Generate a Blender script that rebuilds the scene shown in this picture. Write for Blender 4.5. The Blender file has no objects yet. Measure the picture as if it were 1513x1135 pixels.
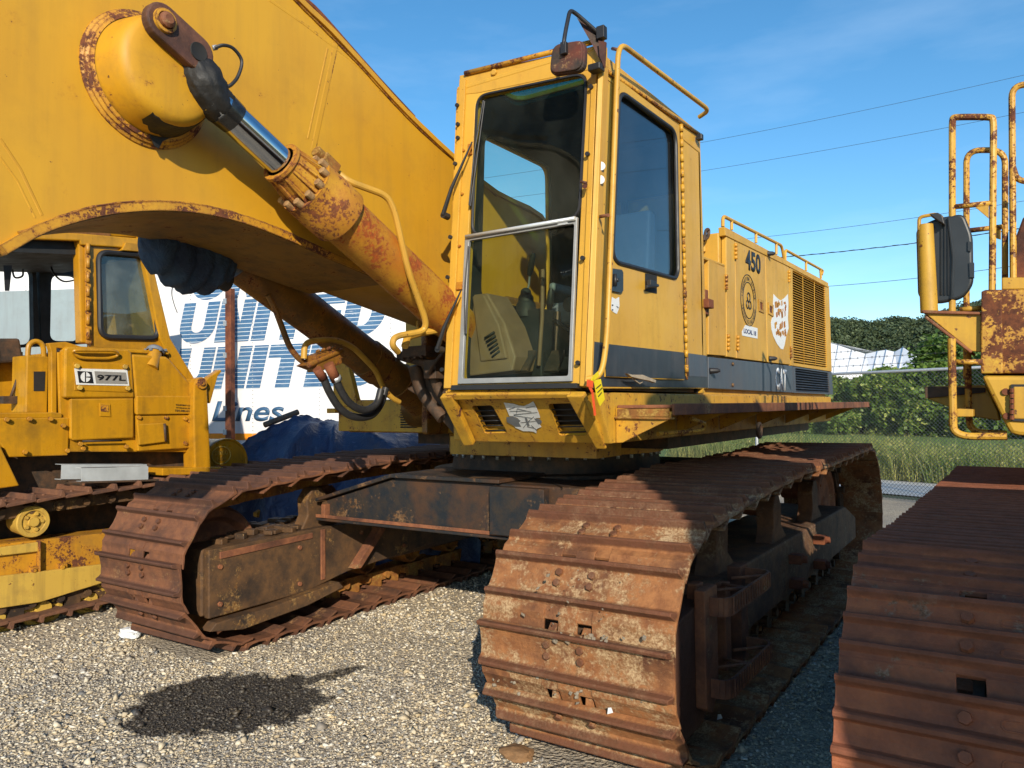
import bpy, bmesh, math, random
import numpy as np
from mathutils import Vector, Matrix
random.seed(7); rng = np.random.default_rng(11)
SC = bpy.context.scene
COL = SC.collection
PI = math.pi
def V(*a): return Vector(a[0] if len(a) == 1 else a)

# ------------------------------------------------------------------ camera
F = 1134.0
CAMZ = 1.6
def _cam_rot():
    yaw = math.radians(33.6); pitch = math.radians(1.67); roll = math.radians(0.65)
    fwd = V(-math.sin(yaw)*math.cos(pitch), math.cos(yaw)*math.cos(pitch), math.sin(pitch))
    right = V(math.cos(yaw), math.sin(yaw), 0)
    up = right.cross(fwd)
    r2 = right*math.cos(roll) - up*math.sin(roll)
    u2 = right*math.sin(roll) + up*math.cos(roll)
    return r2, u2, fwd
CR, CU, CF = _cam_rot()
CP = V(0, 0, CAMZ)
def ray(px, py):
    return CR*((px-756.5)/F) + CU*(-(py-567.5)/F) + CF
def at(px, py, X=None, Y=None, Z=None, pl=None, D=None):
    """photo measurement: where the sight line through a photo point meets a plane of the place"""
    d = ray(px, py)
    if X is not None: t = (X-CP.x)/d.x
    elif Y is not None: t = (Y-CP.y)/d.y
    elif Z is not None: t = (Z-CP.z)/d.z
    elif D is not None: t = D
    else:
        n, c = pl; t = (c-n.dot(CP))/n.dot(d)
    return CP + d*t
def plane3(a, b, c):
    n = (b-a).cross(c-a).normalized(); return (n, n.dot(a))
cam = bpy.data.cameras.new('camera'); camo = bpy.data.objects.new('camera', cam); COL.objects.link(camo)
cam.sensor_width = 36; cam.lens = 36*F/1513; cam.clip_start = 0.05; cam.clip_end = 3000
camo.matrix_world = Matrix(((CR.x, CU.x, -CF.x, 0), (CR.y, CU.y, -CF.y, 0), (CR.z, CU.z, -CF.z, CAMZ), (0, 0, 0, 1)))
SC.camera = camo

# ------------------------------------------------------------------ materials
def rgb(*c): return (c[0], c[1], c[2], 1)
class N:
    """tiny node-tree builder"""
    def __init__(s, name):
        s.m = bpy.data.materials.new(name); s.m.use_nodes = True
        s.t = s.m.node_tree; s.t.nodes.clear()
        s.out = s.t.nodes.new('ShaderNodeOutputMaterial')
        s.tc = None
    def n(s, typ, **kw):
        nd = s.t.nodes.new(typ)
        for k, v in kw.items(): setattr(nd, k, v)
        return nd
    def l(s, a, b): s.t.links.new(a, b)
    def put(s, sock, v):
        if isinstance(v, bpy.types.NodeSocket): s.l(v, sock)
        else: sock.default_value = v
    def coord(s, rnd=True):
        if s.tc: return s.tc
        tc = s.n('ShaderNodeTexCoord').outputs['Object']
        if rnd:
            oi = s.n('ShaderNodeObjectInfo').outputs['Random']
            m = s.n('ShaderNodeVectorMath', operation='SCALE'); m.inputs[0].default_value = (13.1, 7.7, 9.3); s.l(oi, m.inputs['Scale'])
            a = s.n('ShaderNodeVectorMath', operation='ADD'); s.l(tc, a.inputs[0]); s.l(m.outputs[0], a.inputs[1]); tc = a.outputs[0]
        s.tc = tc; return tc
    def noise(s, scale, detail=4, rough=.55, stretch=None, dist=0):
        c = s.coord()
        if stretch:
            mp = s.n('ShaderNodeMapping'); mp.inputs['Scale'].default_value = stretch; s.l(c, mp.inputs['Vector']); c = mp.outputs[0]
        nd = s.n('ShaderNodeTexNoise'); nd.inputs['Scale'].default_value = scale; nd.inputs['Detail'].default_value = detail
        nd.inputs['Roughness'].default_value = rough; nd.inputs['Distortion'].default_value = dist
        s.l(c, nd.inputs['Vector']); return nd.outputs['Fac']
    def ramp(s, fac, a, b, lo=0., hi=1.):
        m = s.n('ShaderNodeMapRange'); m.clamp = True
        s.put(m.inputs['Value'], fac)
        for k, v in zip(('From Min', 'From Max', 'To Min', 'To Max'), (a, b, lo, hi)): s.put(m.inputs[k], v)
        return m.outputs[0]
    def math(s, op, a, b=0., c=None):
        m = s.n('ShaderNodeMath', operation=op); s.put(m.inputs[0], a); s.put(m.inputs[1], b)
        if c is not None: s.put(m.inputs[2], c)
        return m.outputs[0]
    def mix(s, fac, a, b):
        m = s.n('ShaderNodeMix', data_type='RGBA'); s.put(m.inputs[0], fac); s.put(m.inputs[6], a); s.put(m.inputs[7], b); return m.outputs[2]
    def edge(s, radius=.012, k=3.):
        b = s.n('ShaderNodeBevel', samples=3); b.inputs['Radius'].default_value = radius
        g = s.n('ShaderNodeNewGeometry')
        d = s.n('ShaderNodeVectorMath', operation='DOT_PRODUCT'); s.l(b.outputs[0], d.inputs[0]); s.l(g.outputs['Normal'], d.inputs[1])
        e = s.math('SUBTRACT', 1., d.outputs['Value']); return s.math('MULTIPLY', e, k)
    def bump(s, h, strength=.3, dist=.01):
        b = s.n('ShaderNodeBump'); b.inputs['Strength'].default_value = strength; b.inputs['Distance'].default_value = dist
        s.l(h, b.inputs['Height']); return b.outputs[0]
    def bsdf(s, col, rough=.5, metal=0., normal=None, spec=None, coat=None, emit=None):
        p = s.n('ShaderNodeBsdfPrincipled')
        s.put(p.inputs['Base Color'], col); s.put(p.inputs['Roughness'], rough); s.put(p.inputs['Metallic'], metal)
        if normal is not None: s.l(normal, p.inputs['Normal'])
        if spec is not None: p.inputs['Specular IOR Level'].default_value = spec
        if coat: p.inputs['Coat Weight'].default_value = coat; p.inputs['Coat Roughness'].default_value = .15
        s.l(p.outputs[0], s.out.inputs[0]); return p

RUST_D = rgb(.060, .019, .010); RUST_M = rgb(.16, .050, .018); RUST_O = rgb(.34, .115, .028)

def paint(name, base, rust=.66, rc=None, edge=1., streak=.35, rough=.38, dirt=.25, chips=.66, vstretch=(9, 9, .7), edge_r=.01, dirtcol=(.10, .065, .03), bleed=.0):
    s = N(name)
    big = s.noise(1.3, 4); mid = s.noise(7, 6, .65); fine = s.noise(60, 4, .7)
    c1 = s.mix(s.ramp(big, .35, .7), rgb(*base), rgb(base[0]*.86, base[1]*.80, base[2]*.8))
    st = s.noise(1.6, 5, .6, stretch=vstretch)
    c1 = s.mix(s.math('MULTIPLY', s.ramp(st, .48, .75), streak), c1, rgb(*dirtcol))
    gr = s.noise(3.1, 7, .7)
    c1 = s.mix(s.math('MULTIPLY', s.ramp(gr, .5, .72), dirt), c1, rgb(*dirtcol))
    # rust patches and chips, more along edges
    v = s.math('ADD', s.math('MULTIPLY', mid, .62), s.math('MULTIPLY', fine, .38))
    if edge > 0:
        e = s.math('MINIMUM', s.edge(edge_r), 1.)
        v = s.math('ADD', v, s.math('MULTIPLY', e, .24*edge))
    rm = s.ramp(v, rust-.012, rust+.012)
    halo = s.ramp(v, rust-.10, rust)
    chip = s.ramp(s.noise(26, 3, .6), chips, chips+.015)
    rcol = s.mix(s.ramp(s.noise(35, 4, .7), .35, .65), *(rc or (RUST_D, RUST_M)))
    c2 = s.mix(s.math('MULTIPLY', halo, .35+bleed), c1, rgb(.36, .14, .015))
    c3 = s.mix(s.math('MAXIMUM', rm, s.math('MULTIPLY', chip, .9)), c2, rcol)
    ro = s.mix(rm, rgb(rough, rough, rough), rgb(.85, .85, .85))
    ro2 = s.math('ADD', ro, s.math('MULTIPLY', s.ramp(gr, .4, .7), .18))
    h = s.math('SUBTRACT', s.math('MULTIPLY', s.noise(3.5, 2), .6), s.math('MULTIPLY', rm, .25))
    h = s.math('ADD', h, s.math('MULTIPLY', fine, .06))
    s.bsdf(c3, ro2, 0., s.bump(h, .28, .012)); return s.m

def rust(name, a=(.15, .048, .020), ridge=None, b=(.30, .105, .035), c=(.055, .022, .014), mud=(.36, .24, .12), mudamt=.0, rough=.75, bump=.5, edge=.0, scale=1.):
    s = N(name)
    big = s.noise(3.0*scale, 6, .62); mid = s.noise(14*scale, 7, .68); fine = s.noise(90*scale, 5, .7)
    col = s.mix(s.ramp(mid, .38, .62), rgb(*a), rgb(*b))
    col = s.mix(s.ramp(big, .48, .66), col, rgb(*c))
    if mudamt > 0:
        m = s.math('ADD', s.math('MULTIPLY', s.noise(4.5*scale, 5, .6), .6), s.math('MULTIPLY', s.noise(38*scale, 5, .7), .4))
        col = s.mix(s.ramp(m, .60-.22*mudamt, .66-.18*mudamt), col, s.mix(s.ramp(s.math('ADD', s.math('MULTIPLY', fine, .6), s.math('MULTIPLY', mid, .4)), .41, .57), rgb(*mud), rgb(mud[0]*.42, mud[1]*.30, mud[2]*.22)))
    if ridge:
        oz = s.n('ShaderNodeSeparateXYZ'); s.l(s.n('ShaderNodeTexCoord').outputs['Object'], oz.inputs[0])
        rz = s.ramp(s.math('ADD', oz.outputs['Z'], s.math('MULTIPLY', fine, .012)), .026, .036)
        col = s.mix(s.math('MULTIPLY', rz, .85), col, s.mix(s.ramp(mid, .35, .65), rgb(*ridge), rgb(*[x*.55 for x in ridge])))
    if edge > 0:
        e = s.math('MINIMUM', s.edge(.008, 2.5), 1.)
        col = s.mix(s.math('MULTIPLY', e, edge), col, rgb(b[0]*1.1, b[1]*1.0, b[2]*1.1))
    h = s.math('ADD', s.math('MULTIPLY', mid, .7), s.math('MULTIPLY', fine, .45))
    s.bsdf(col, s.ramp(fine, .3, .7, rough-.12, rough+.15), .0, s.bump(h, bump, .008), spec=.35); return s.m

def simple(name, col, rough=.5, metal=0., var=.25, bump=.1, sc=20, spec=None):
    s = N(name); n1 = s.noise(sc, 5)
    c = s.mix(s.ramp(n1, .3, .7), rgb(*col), rgb(*[x*(1-var) for x in col]))
    s.bsdf(c, s.ramp(s.noise(sc*.4), .3, .7, rough*.85, min(1, rough*1.2)), metal, s.bump(n1, bump, .004), spec=spec); return s.m

def glass(name, tint=(.75, .85, .82), spec=1., rough=.02, dust=.05, dustcol=(.5, .55, .5), refl=1.):
    s = N(name)
    fr = s.n('ShaderNodeLayerWeight'); fr.inputs['Blend'].default_value = .5
    fac = s.math('MINIMUM', s.math('MULTIPLY', s.math('ADD', s.math('MULTIPLY', s.math('POWER', fr.outputs['Facing'], 4.), .9), .035), refl), 1.)
    tr = s.n('ShaderNodeBsdfTransparent'); tr.inputs[0].default_value = rgb(*tint)
    gl = s.n('ShaderNodeBsdfGlossy'); gl.inputs['Roughness'].default_value = rough; gl.inputs['Color'].default_value = rgb(spec, spec, spec)
    df = s.n('ShaderNodeBsdfDiffuse'); df.inputs[0].default_value = rgb(*dustcol)
    m0 = s.n('ShaderNodeMixShader'); s.put(m0.inputs[0], s.ramp(s.noise(2.2, 5, .6), .42, .75, dust*.4, dust*2.2)); s.l(tr.outputs[0], m0.inputs[1]); s.l(df.outputs[0], m0.inputs[2])
    m1 = s.n('ShaderNodeMixShader'); s.put(m1.inputs[0], fac); s.l(m0.outputs[0], m1.inputs[1]); s.l(gl.outputs[0], m1.inputs[2])
    s.l(m1.outputs[0], s.out.inputs[0]); return s.m

M = {}
M['boom'] = paint('boom_yellow', (.57, .30, .016), rust=.685, edge=.45, streak=.15, rough=.42, dirt=.16, chips=.722, edge_r=.008)
M['boom_edge'] = paint('boom_edge_yellow', (.58, .30, .02), rust=.535, edge=.6, streak=.3, rough=.45, dirt=.3, chips=.68, edge_r=.012, bleed=.25)
M['cab'] = paint('cab_yellow', (.60, .34, .038), rust=.665, edge=.75, streak=.16, rough=.45, dirt=.14, chips=.72, edge_r=.006)
M['hood'] = paint('hood_yellow', (.59, .335, .042), rust=.68, edge=.55, streak=.25, rough=.5, dirt=.2, chips=.71, edge_r=.006)
M['deck'] = paint('deck_yellow', (.60, .33, .025), rust=.60, edge=.9, streak=.35, rough=.45, dirt=.35, chips=.66, edge_r=.008, bleed=.2)
M['cyl'] = paint('cylinder_yellow', (.52, .27, .02), rust=.60, edge=.8, streak=.5, rough=.42, dirt=.6, chips=.65, vstretch=(3, 3, 3), bleed=.5, dirtcol=(.26, .085, .015))
M['cyl_rust'] = paint('cylinder_rusty_yellow', (.52, .26, .02), rust=.55, edge=.5, streak=.95, rough=.5, dirt=.95, chips=.66, vstretch=(2, 2, 2), bleed=.65, dirtcol=(.36, .075, .006), rc=(rgb(.20, .045, .008), rgb(.40, .085, .008)))
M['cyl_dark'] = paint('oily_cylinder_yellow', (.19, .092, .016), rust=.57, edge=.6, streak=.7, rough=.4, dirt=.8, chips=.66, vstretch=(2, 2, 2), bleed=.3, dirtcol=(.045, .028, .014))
M['pipe'] = paint('pipe_yellow', (.58, .33, .04), rust=.66, edge=.5, streak=.3, rough=.45, dirt=.35, chips=.67)
M['loader'] = paint('loader_yellow', (.50, .245, .010), rust=.695, edge=.6, streak=.4, rough=.26, dirt=.6, chips=.75, edge_r=.006, dirtcol=(.12, .065, .012))
M['loader_worn'] = paint('loader_worn_yellow', (.56, .27, .018), rust=.56, edge=.9, streak=.4, rough=.4, dirt=.5, chips=.66, bleed=.2)
M['loader_faded'] = paint('loader_faded_yellow', (.56, .36, .06), rust=.66, edge=.6, streak=.45, rough=.5, dirt=.4, chips=.68)
M['rail_rusty'] = paint('rusty_rail_yellow', (.62, .36, .04), rust=.53, edge=.3, streak=.3, rough=.45, dirt=.3, chips=.62)
M['peeling'] = paint('peeling_yellow', (.58, .34, .03), rust=.505, edge=.3, streak=.3, rough=.45, dirt=.3, chips=.66, bleed=.4)
M['machine3'] = paint('weathered_yellow', (.55, .32, .03), rust=.64, edge=.9, streak=.4, rough=.5, dirt=.35, chips=.68)
M['link'] = rust('dark_brown_link', a=(.080, .036, .026), b=(.15, .065, .038), c=(.035, .020, .016), mud=(.40, .26, .10), mudamt=.05, rough=.6)
M['frame_near'] = rust('brown_frame', a=(.095, .050, .030), b=(.17, .085, .042), c=(.050, .028, .020), mud=(.25, .17, .10), mudamt=.3, rough=.7)
M['packed'] = rust('packed_grey_dirt', a=(.22, .18, .13), b=(.34, .29, .22), c=(.12, .09, .06), mudamt=.2)
M['gland'] = paint('gland_rusty_yellow', (.52, .27, .02), rust=.535, edge=.6, streak=.8, rough=.5, dirt=.8, chips=.64, vstretch=(2, 2, 2), bleed=.5, dirtcol=(.30, .08, .012), rc=(rgb(.10, .030, .012), rgb(.22, .065, .018)))
M['gland_bolt'] = rust('worn_bolt', a=(.20, .10, .04), b=(.42, .27, .12), c=(.10, .05, .025), edge=.4, bump=.2)
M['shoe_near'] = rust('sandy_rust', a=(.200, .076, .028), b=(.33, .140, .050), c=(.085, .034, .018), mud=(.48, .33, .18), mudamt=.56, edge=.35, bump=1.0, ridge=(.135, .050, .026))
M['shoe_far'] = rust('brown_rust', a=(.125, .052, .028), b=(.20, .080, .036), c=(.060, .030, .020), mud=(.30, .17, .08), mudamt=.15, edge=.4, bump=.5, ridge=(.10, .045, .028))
M['shoe_right'] = rust('red_rust', a=(.235, .076, .036), b=(.33, .110, .046), c=(.12, .046, .028), mud=(.26, .19, .13), mudamt=.16, edge=.35, bump=.6, ridge=(.20, .070, .036))
M['shoe_loader'] = rust('dull_rust', a=(.12, .055, .033), b=(.18, .08, .04), c=(.055, .030, .022), mudamt=0, edge=.3)
M['rust'] = rust('rust', a=(.17, .064, .034), b=(.27, .105, .045), c=(.085, .036, .022), mudamt=.1, edge=.3)
M['rust_red'] = rust('dark_red_rust', a=(.12, .035, .018), b=(.20, .065, .025), c=(.05, .018, .012), edge=.4)
M['rust_brown'] = rust('orange_brown_rust', a=(.20, .075, .02), b=(.36, .16, .03), c=(.09, .04, .018), mud=(.4, .25, .06), mudamt=.3)
M['steel_dark'] = rust('grimy_dark_steel', a=(.045, .033, .024), b=(.105, .056, .030), c=(.022, .019, .018), rough=.6, bump=.3)
M['frame_grime'] = rust('greasy_track_frame', a=(.070, .042, .025), b=(.125, .066, .030), c=(.032, .023, .018), mud=(.34, .21, .08), mudamt=.18, rough=.55, bump=.3)
M['carbody'] = rust('dark_blue_grey_worn_paint', a=(.014, .017, .021), b=(.034, .026, .020), c=(.075, .036, .018), mud=(.20, .12, .06), mudamt=.25, rough=.55, bump=.25)
M['grease'] = simple('black_grease', (.012, .011, .010), .6, var=.5, bump=.9, sc=45)
M['black'] = simple('black_rubber', (.018, .018, .020), .5, var=.3)
M['hose'] = simple('hose_rubber', (.03, .03, .032), .42, var=.4, sc=40)
M['mirror_back'] = simple('black_plastic', (.022, .026, .030), .4, var=.4, sc=6)
M['mirror_old'] = rust('rusty_mirror_back', a=(.030, .024, .022), b=(.065, .042, .032), c=(.13, .035, .022), mudamt=.1, bump=.2)
M['grey_stripe'] = paint('grey_stripe_paint', (.068, .088, .112), rust=.70, edge=.5, streak=.3, rough=.42, dirt=.4, chips=.73, dirtcol=(.13, .12, .11))
M['charcoal'] = paint('charcoal_stripe_paint', (.028, .034, .042), rust=.72, edge=.4, streak=.3, rough=.35, dirt=.4, chips=.74, dirtcol=(.10, .10, .10))
M['alu'] = simple('worn_aluminium', (.40, .41, .41), .55, .5, var=.25, sc=12)
M['galv'] = simple('galvanised_steel', (.50, .53, .56), .45, .6, var=.2, sc=30)
M['white_metal'] = simple('pale_aluminium_channel', (.62, .66, .68), .4, .35, var=.25, sc=8)
M['chrome'] = simple('chrome_rod', (.62, .66, .72), .10, 1., var=.12, bump=.02, sc=10)
M['dirty_chrome'] = simple('smeared_chrome', (.10, .10, .10), .25, .8, var=.6, bump=.1, sc=14)
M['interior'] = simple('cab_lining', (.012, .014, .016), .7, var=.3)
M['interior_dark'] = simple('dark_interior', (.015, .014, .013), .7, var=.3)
M['boss'] = paint('boss_yellow', (.56, .29, .010), rust=.625, edge=.9, streak=.3, rough=.55, dirt=.3, chips=.70, edge_r=.02, bleed=.1)
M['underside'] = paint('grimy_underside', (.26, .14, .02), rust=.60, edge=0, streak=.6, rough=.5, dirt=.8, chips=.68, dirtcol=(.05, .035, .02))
M['beige'] = simple('beige_console_plastic', (.24, .145, .08), .6, var=.25, sc=9)
M['floor_mat'] = simple('dusty_floor', (.22, .15, .09), .8, var=.4, sc=14)
M['seat'] = simple('grey_vinyl', (.16, .18, .21), .5, var=.2)
M['white'] = simple('white_sticker', (.72, .73, .72), .5, var=.12, sc=60)
M['sticker_grey'] = simple('grey_sticker', (.16, .17, .18), .5)
M['ink'] = simple('black_ink', (.012, .012, .014), .5)
M['white_bead'] = simple('white_plastic', (.75, .76, .76), .4, var=.1)
M['tagy'] = simple('yellow_tape', (.80, .62, .01), .5, var=.1)
M['tago'] = simple('orange_tape', (.85, .10, .02), .5, var=.1)
M['lens'] = simple('lamp_lens', (.45, .48, .50), .12, .6, var=.3)
M['concrete'] = simple('pale_road', (.52, .51, .49), .8, var=.15, sc=2)
M['dark_wire'] = simple('wire', (.02, .02, .022), .5)
M['wood'] = simple('weathered_pole', (.16, .12, .09), .8, var=.4, sc=30)
M['stone_brown'] = simple('brown_rock', (.26, .14, .06), .85, var=.4, bump=.8)
M['glass_front'] = glass('windscreen_glass', (.80, .86, .78), dust=.010, refl=.13)
M['glass_side'] = glass('side_glass', (.58, .68, .74), dust=.02, refl=.95, dustcol=(.35, .42, .5))
M['glass_teal'] = glass('teal_roof_glass', (.30, .55, .55), dust=.12, refl=1., dustcol=(.12, .30, .30))
M['glass_loader'] = glass('loader_glass', (.62, .72, .74), dust=.10, refl=1.6)

# ------------------------------------------------------------------ geometry collector
def roundpoly(pts, rad, k=5, closed=True):
    pts = [V(p) for p in pts]; out = []; n = len(pts)
    for i, p in enumerate(pts):
        if not closed and (i == 0 or i == n-1): out.append(p); continue
        a = pts[i-1]; b = pts[(i+1) % n]
        ra = min(rad, (a-p).length*.45); rb = min(rad, (b-p).length*.45)
        A = p+(a-p).normalized()*ra; B = p+(b-p).normalized()*rb
        for j in range(k+1):
            t = j/k; out.append(A*(1-t)**2 + p*2*t*(1-t) + B*t*t)
    return out
def spline(pts, k=6):
    pts = [V(p) for p in pts]; P = [pts[0]*2-pts[1]]+pts+[pts[-1]*2-pts[-2]]; out = []
    for i in range(1, len(P)-2):
        for j in range(k):
            t = j/k; a, b, c, d = P[i-1:i+3]
            out.append(.5*((2*b)+(c-a)*t+(2*a-5*b+4*c-d)*t*t+(3*b-a-3*c+d)*t**3))
    out.append(pts[-1]); return out
SPLIT = {'roller_bracket', 'track_adjuster_bolt', 'ring_bolt', 'catwalk_bracket', 'frame_bolt', 'wiper_bracket', 'gland_bolt', 'panel_bolt', 'stripe_bolt', 'plate_bolt', 'rubber_stop', 'rail_stay', 'pedal', 'reflector', 'hinge_lug', 'cab_lamp', 'hose_ferrule', 'louvre', 'lower_louvre', 'boom_bracket', 'guard_rib', 'frame_stud', 'door_edge', 'cab_wiring'}
class G:
    def __init__(s): s.v = []; s.f = []; s.s = []
    def add(s, vs, fs, sm=False):
        o = len(s.v); s.v += [V(v) for v in vs]
        for f in fs: s.f.append(tuple(i+o for i in f)); s.s.append(sm)
        return s
    def box(s, x0, x1, y0, y1, z0, z1):
        return s.hexa([V(x0, y0, z0), V(x1, y0, z0), V(x1, y1, z0), V(x0, y1, z0)], [V(x0, y0, z1), V(x1, y0, z1), V(x1, y1, z1), V(x0, y1, z1)])
    def hexa(s, a, b):
        n = len(a)
        return s.add(list(a)+list(b), [tuple(range(n))[::-1], tuple(range(n, 2*n))]+[(i, (i+1) % n, n+(i+1) % n, n+i) for i in range(n)])
    def obox(s, c, u, v, w):
        """box centred at c with half-axis vectors u v w"""
        a = [c-u-v-w, c+u-v-w, c+u+v-w, c-u+v-w]; b = [p+w*2 for p in a]; return s.hexa(a, b)
    def prism(s, poly, vec):
        poly = [V(p) for p in poly]; vec = V(vec); return s.hexa(poly, [p+vec for p in poly])
    def tube(s, path, r, n=10, cap=True, closed=False):
        path = [V(p) for p in path]; m = len(path)
        rr = r if isinstance(r, (list, tuple)) else [r]*m
        T = []
        for i in range(m):
            a = path[i-1] if (i > 0 or closed) else path[i]; b = path[(i+1) % m] if (i < m-1 or closed) else path[i]
            d = (b-a); T.append(d.normalized() if d.length > 1e-9 else V(0, 0, 1))
        u = T[0].orthogonal().normalized(); vs = []; fs = []
        for i in range(m):
            u = (u - T[i]*u.dot(T[i])).normalized(); w = T[i].cross(u)
            for j in range(n):
                a = 2*PI*j/n; vs.append(path[i]+(u*math.cos(a)+w*math.sin(a))*rr[i])
        for i in range(m if closed else m-1):
            q = (i+1) % m
            for j in range(n): fs.append((i*n+j, i*n+(j+1) % n, q*n+(j+1) % n, q*n+j))
        s.add(vs, fs, True)
        if cap and not closed: s.add(vs[:n], [tuple(range(n))[::-1]]); s.add(vs[-n:], [tuple(range(n))])
        return s
    def cyl(s, a, b, r0, r1=None, n=20): return s.tube([a, b], [r0, r0 if r1 is None else r1], n)
    def lathe(s, o, ax, prof, n=28, smooth=True):
        """prof: (distance along axis, radius); sharp rings are doubled"""
        o = V(o); ax = V(ax).normalized(); u = ax.orthogonal().normalized(); w = ax.cross(u)
        for (t0, r0), (t1, r1) in zip(prof[:-1], prof[1:]):
            vs = []
            for t, r in ((t0, r0), (t1, r1)):
                for j in range(n):
                    a = 2*PI*j/n; vs.append(o+ax*t+(u*math.cos(a)+w*math.sin(a))*max(r, 1e-4))
            s.add(vs, [(j, (j+1) % n, n+(j+1) % n, n+j) for j in range(n)], smooth)
        return s
    def ring_plate(s, outer, inner, rad, vec, k=5):
        outer = [V(p) for p in outer]; vec = V(vec); n = len(outer)
        inn = roundpoly(inner, rad, k); m = k+1
        fs = []; vs = outer+inn; base = n
        for i in range(n):
            i2 = (i+1) % n
            for j in range(k): fs.append((i, base+i*m+j+1, base+i*m+j))
            fs.append((i, i2, base+i2*m, base+i*m+k))
        L = len(vs); vs2 = vs+[p+vec for p in vs]
        F2 = list(fs)+[tuple(x+L for x in f[::-1]) for f in fs]
        for i in range(n): F2.append((i, (i+1) % n, L+(i+1) % n, L+i))
        t = n*m
        for j in range(t): F2.append((base+j, L+base+j, L+base+(j+1) % t, base+(j+1) % t))
        return s.add(vs2, F2)
    def bolt(s, p, nrm, r=.012, h=.01, n=6):
        nrm = V(nrm).normalized(); return s.tube([p-nrm*.002, p+nrm*h], [r, r*.9], n)
    def build(s, name, mat, parent=None, bevel=0., seg=2, label=None):
        me = bpy.data.meshes.new(name); me.from_pydata([tuple(v) for v in s.v], [], s.f)
        me.polygons.foreach_set('use_smooth', s.s)
        me.materials.append(mat if not isinstance(mat, str) else M[mat])
        me.update()
        bm = bmesh.new(); bm.from_mesh(me)
        bmesh.ops.remove_doubles(bm, verts=bm.verts, dist=1e-5)
        bmesh.ops.recalc_face_normals(bm, faces=bm.faces)
        for e in bm.edges:
            if len(e.link_faces) == 2: e.smooth = e.calc_face_angle(0) < .6
        bm.to_mesh(me)
        def wrap(me):
            o = bpy.data.objects.new(name, me); COL.objects.link(o)
            if parent: attach(o, parent)
            if bevel:
                md = o.modifiers.new('bevel', 'BEVEL'); md.width = bevel; md.segments = seg; md.limit_method = 'ANGLE'; md.angle_limit = math.radians(35)
            if label: o['label'] = label
            return o
        if name in SPLIT:
            # every countable small piece becomes an object of its own
            bm.verts.ensure_lookup_table(); seen = [False]*len(bm.verts); comps = []
            for v in bm.verts:
                if seen[v.index]: continue
                st = [v]; seen[v.index] = True; cp = []
                while st:
                    q = st.pop(); cp.append(q.index)
                    for e in q.link_edges:
                        w = e.other_vert(q)
                        if not seen[w.index]: seen[w.index] = True; st.append(w)
                comps.append(cp)
            if len(comps) > 1:
                o = None
                for cp in comps:
                    idx = {i: k for k, i in enumerate(cp)}; sc_ = set(cp)
                    fs = [f for f in bm.faces if f.verts[0].index in sc_]
                    m2 = bpy.data.meshes.new(name); m2.from_pydata([tuple(bm.verts[i].co) for i in cp], [], [[idx[v.index] for v in f.verts] for f in fs])
                    m2.polygons.foreach_set('use_smooth', [f.smooth for f in fs]); m2.materials.append(me.materials[0]); m2.update()
                    b2 = bmesh.new(); b2.from_mesh(m2)
                    for e in b2.edges:
                        if len(e.link_faces) == 2: e.smooth = e.calc_face_angle(0) < .6
                    b2.to_mesh(m2); b2.free(); o = wrap(m2)
                bm.free(); bpy.data.meshes.remove(me); return o
        bm.free()
        return wrap(me)
def world_of(o):
    m = o.matrix_parent_inverse @ o.matrix_basis if o.parent else o.matrix_basis.copy()
    return world_of(o.parent) @ m if o.parent else m
def attach(o, parent):
    o.parent = parent; o.matrix_parent_inverse = world_of(parent).inverted()
def thing(name, label, cat, loc=(0, 0, 0), group=None):
    o = bpy.data.objects.new(name, None); COL.objects.link(o); o.location = loc; o.empty_display_size = .2
    tag(o, label, cat, group); return o
def tag(o, label=None, cat=None, group=None, kind=None):
    if label: o['label'] = label
    if cat: o['category'] = cat
    if group: o['group'] = group
    if kind: o['kind'] = kind
    return o
def np_mesh(name, verts, faces, mat, parent=None, smooth=False):
    me = bpy.data.meshes.new(name); nv = len(verts); nf, k = faces.shape
    me.vertices.add(nv); me.vertices.foreach_set('co', np.asarray(verts, dtype=np.float32).ravel())
    me.loops.add(nf*k); me.loops.foreach_set('vertex_index', faces.astype(np.int32).ravel())
    me.polygons.add(nf); me.polygons.foreach_set('loop_start', np.arange(0, nf*k, k, dtype=np.int32)); me.polygons.foreach_set('loop_total', np.full(nf, k, dtype=np.int32))
    if smooth: me.polygons.foreach_set('use_smooth', np.ones(nf, dtype=bool))
    me.materials.append(M[mat] if isinstance(mat, str) else mat); me.update(calc_edges=True); me.validate()
    o = bpy.data.objects.new(name, me); COL.objects.link(o)
    if parent: attach(o, parent)
    return o
def text_mesh(txt, size, origin, right, up, mat, name, parent=None, shear=0., offset=0., ext=.002, sx=1., align='LEFT', label=None):
    c = bpy.data.curves.new('t', 'FONT'); c.body = txt; c.size = size; c.shear = shear; c.offset = offset; c.extrude = ext; c.align_x = align
    c.resolution_u = 4
    to = bpy.data.objects.new('t', c); COL.objects.link(to)
    bpy.context.view_layer.update()
    me = bpy.data.meshes.new_from_object(to.evaluated_get(bpy.context.evaluated_depsgraph_get()))
    bpy.data.objects.remove(to); bpy.data.curves.remove(c)
    right = V(right).normalized(); up = V(up); up = (up-right*up.dot(right)).normalized(); nn = right.cross(up); origin = V(origin)
    for v in me.vertices:
        p = v.co; v.co = origin+right*p.x*sx+up*p.y+nn*p.z
    me.materials.clear(); me.materials.append(M[mat] if isinstance(mat, str) else mat)
    me.name = name; o = bpy.data.objects.new(name, me); COL.objects.link(o)
    if parent: attach(o, parent)
    if label: o['label'] = label
    return o

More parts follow.
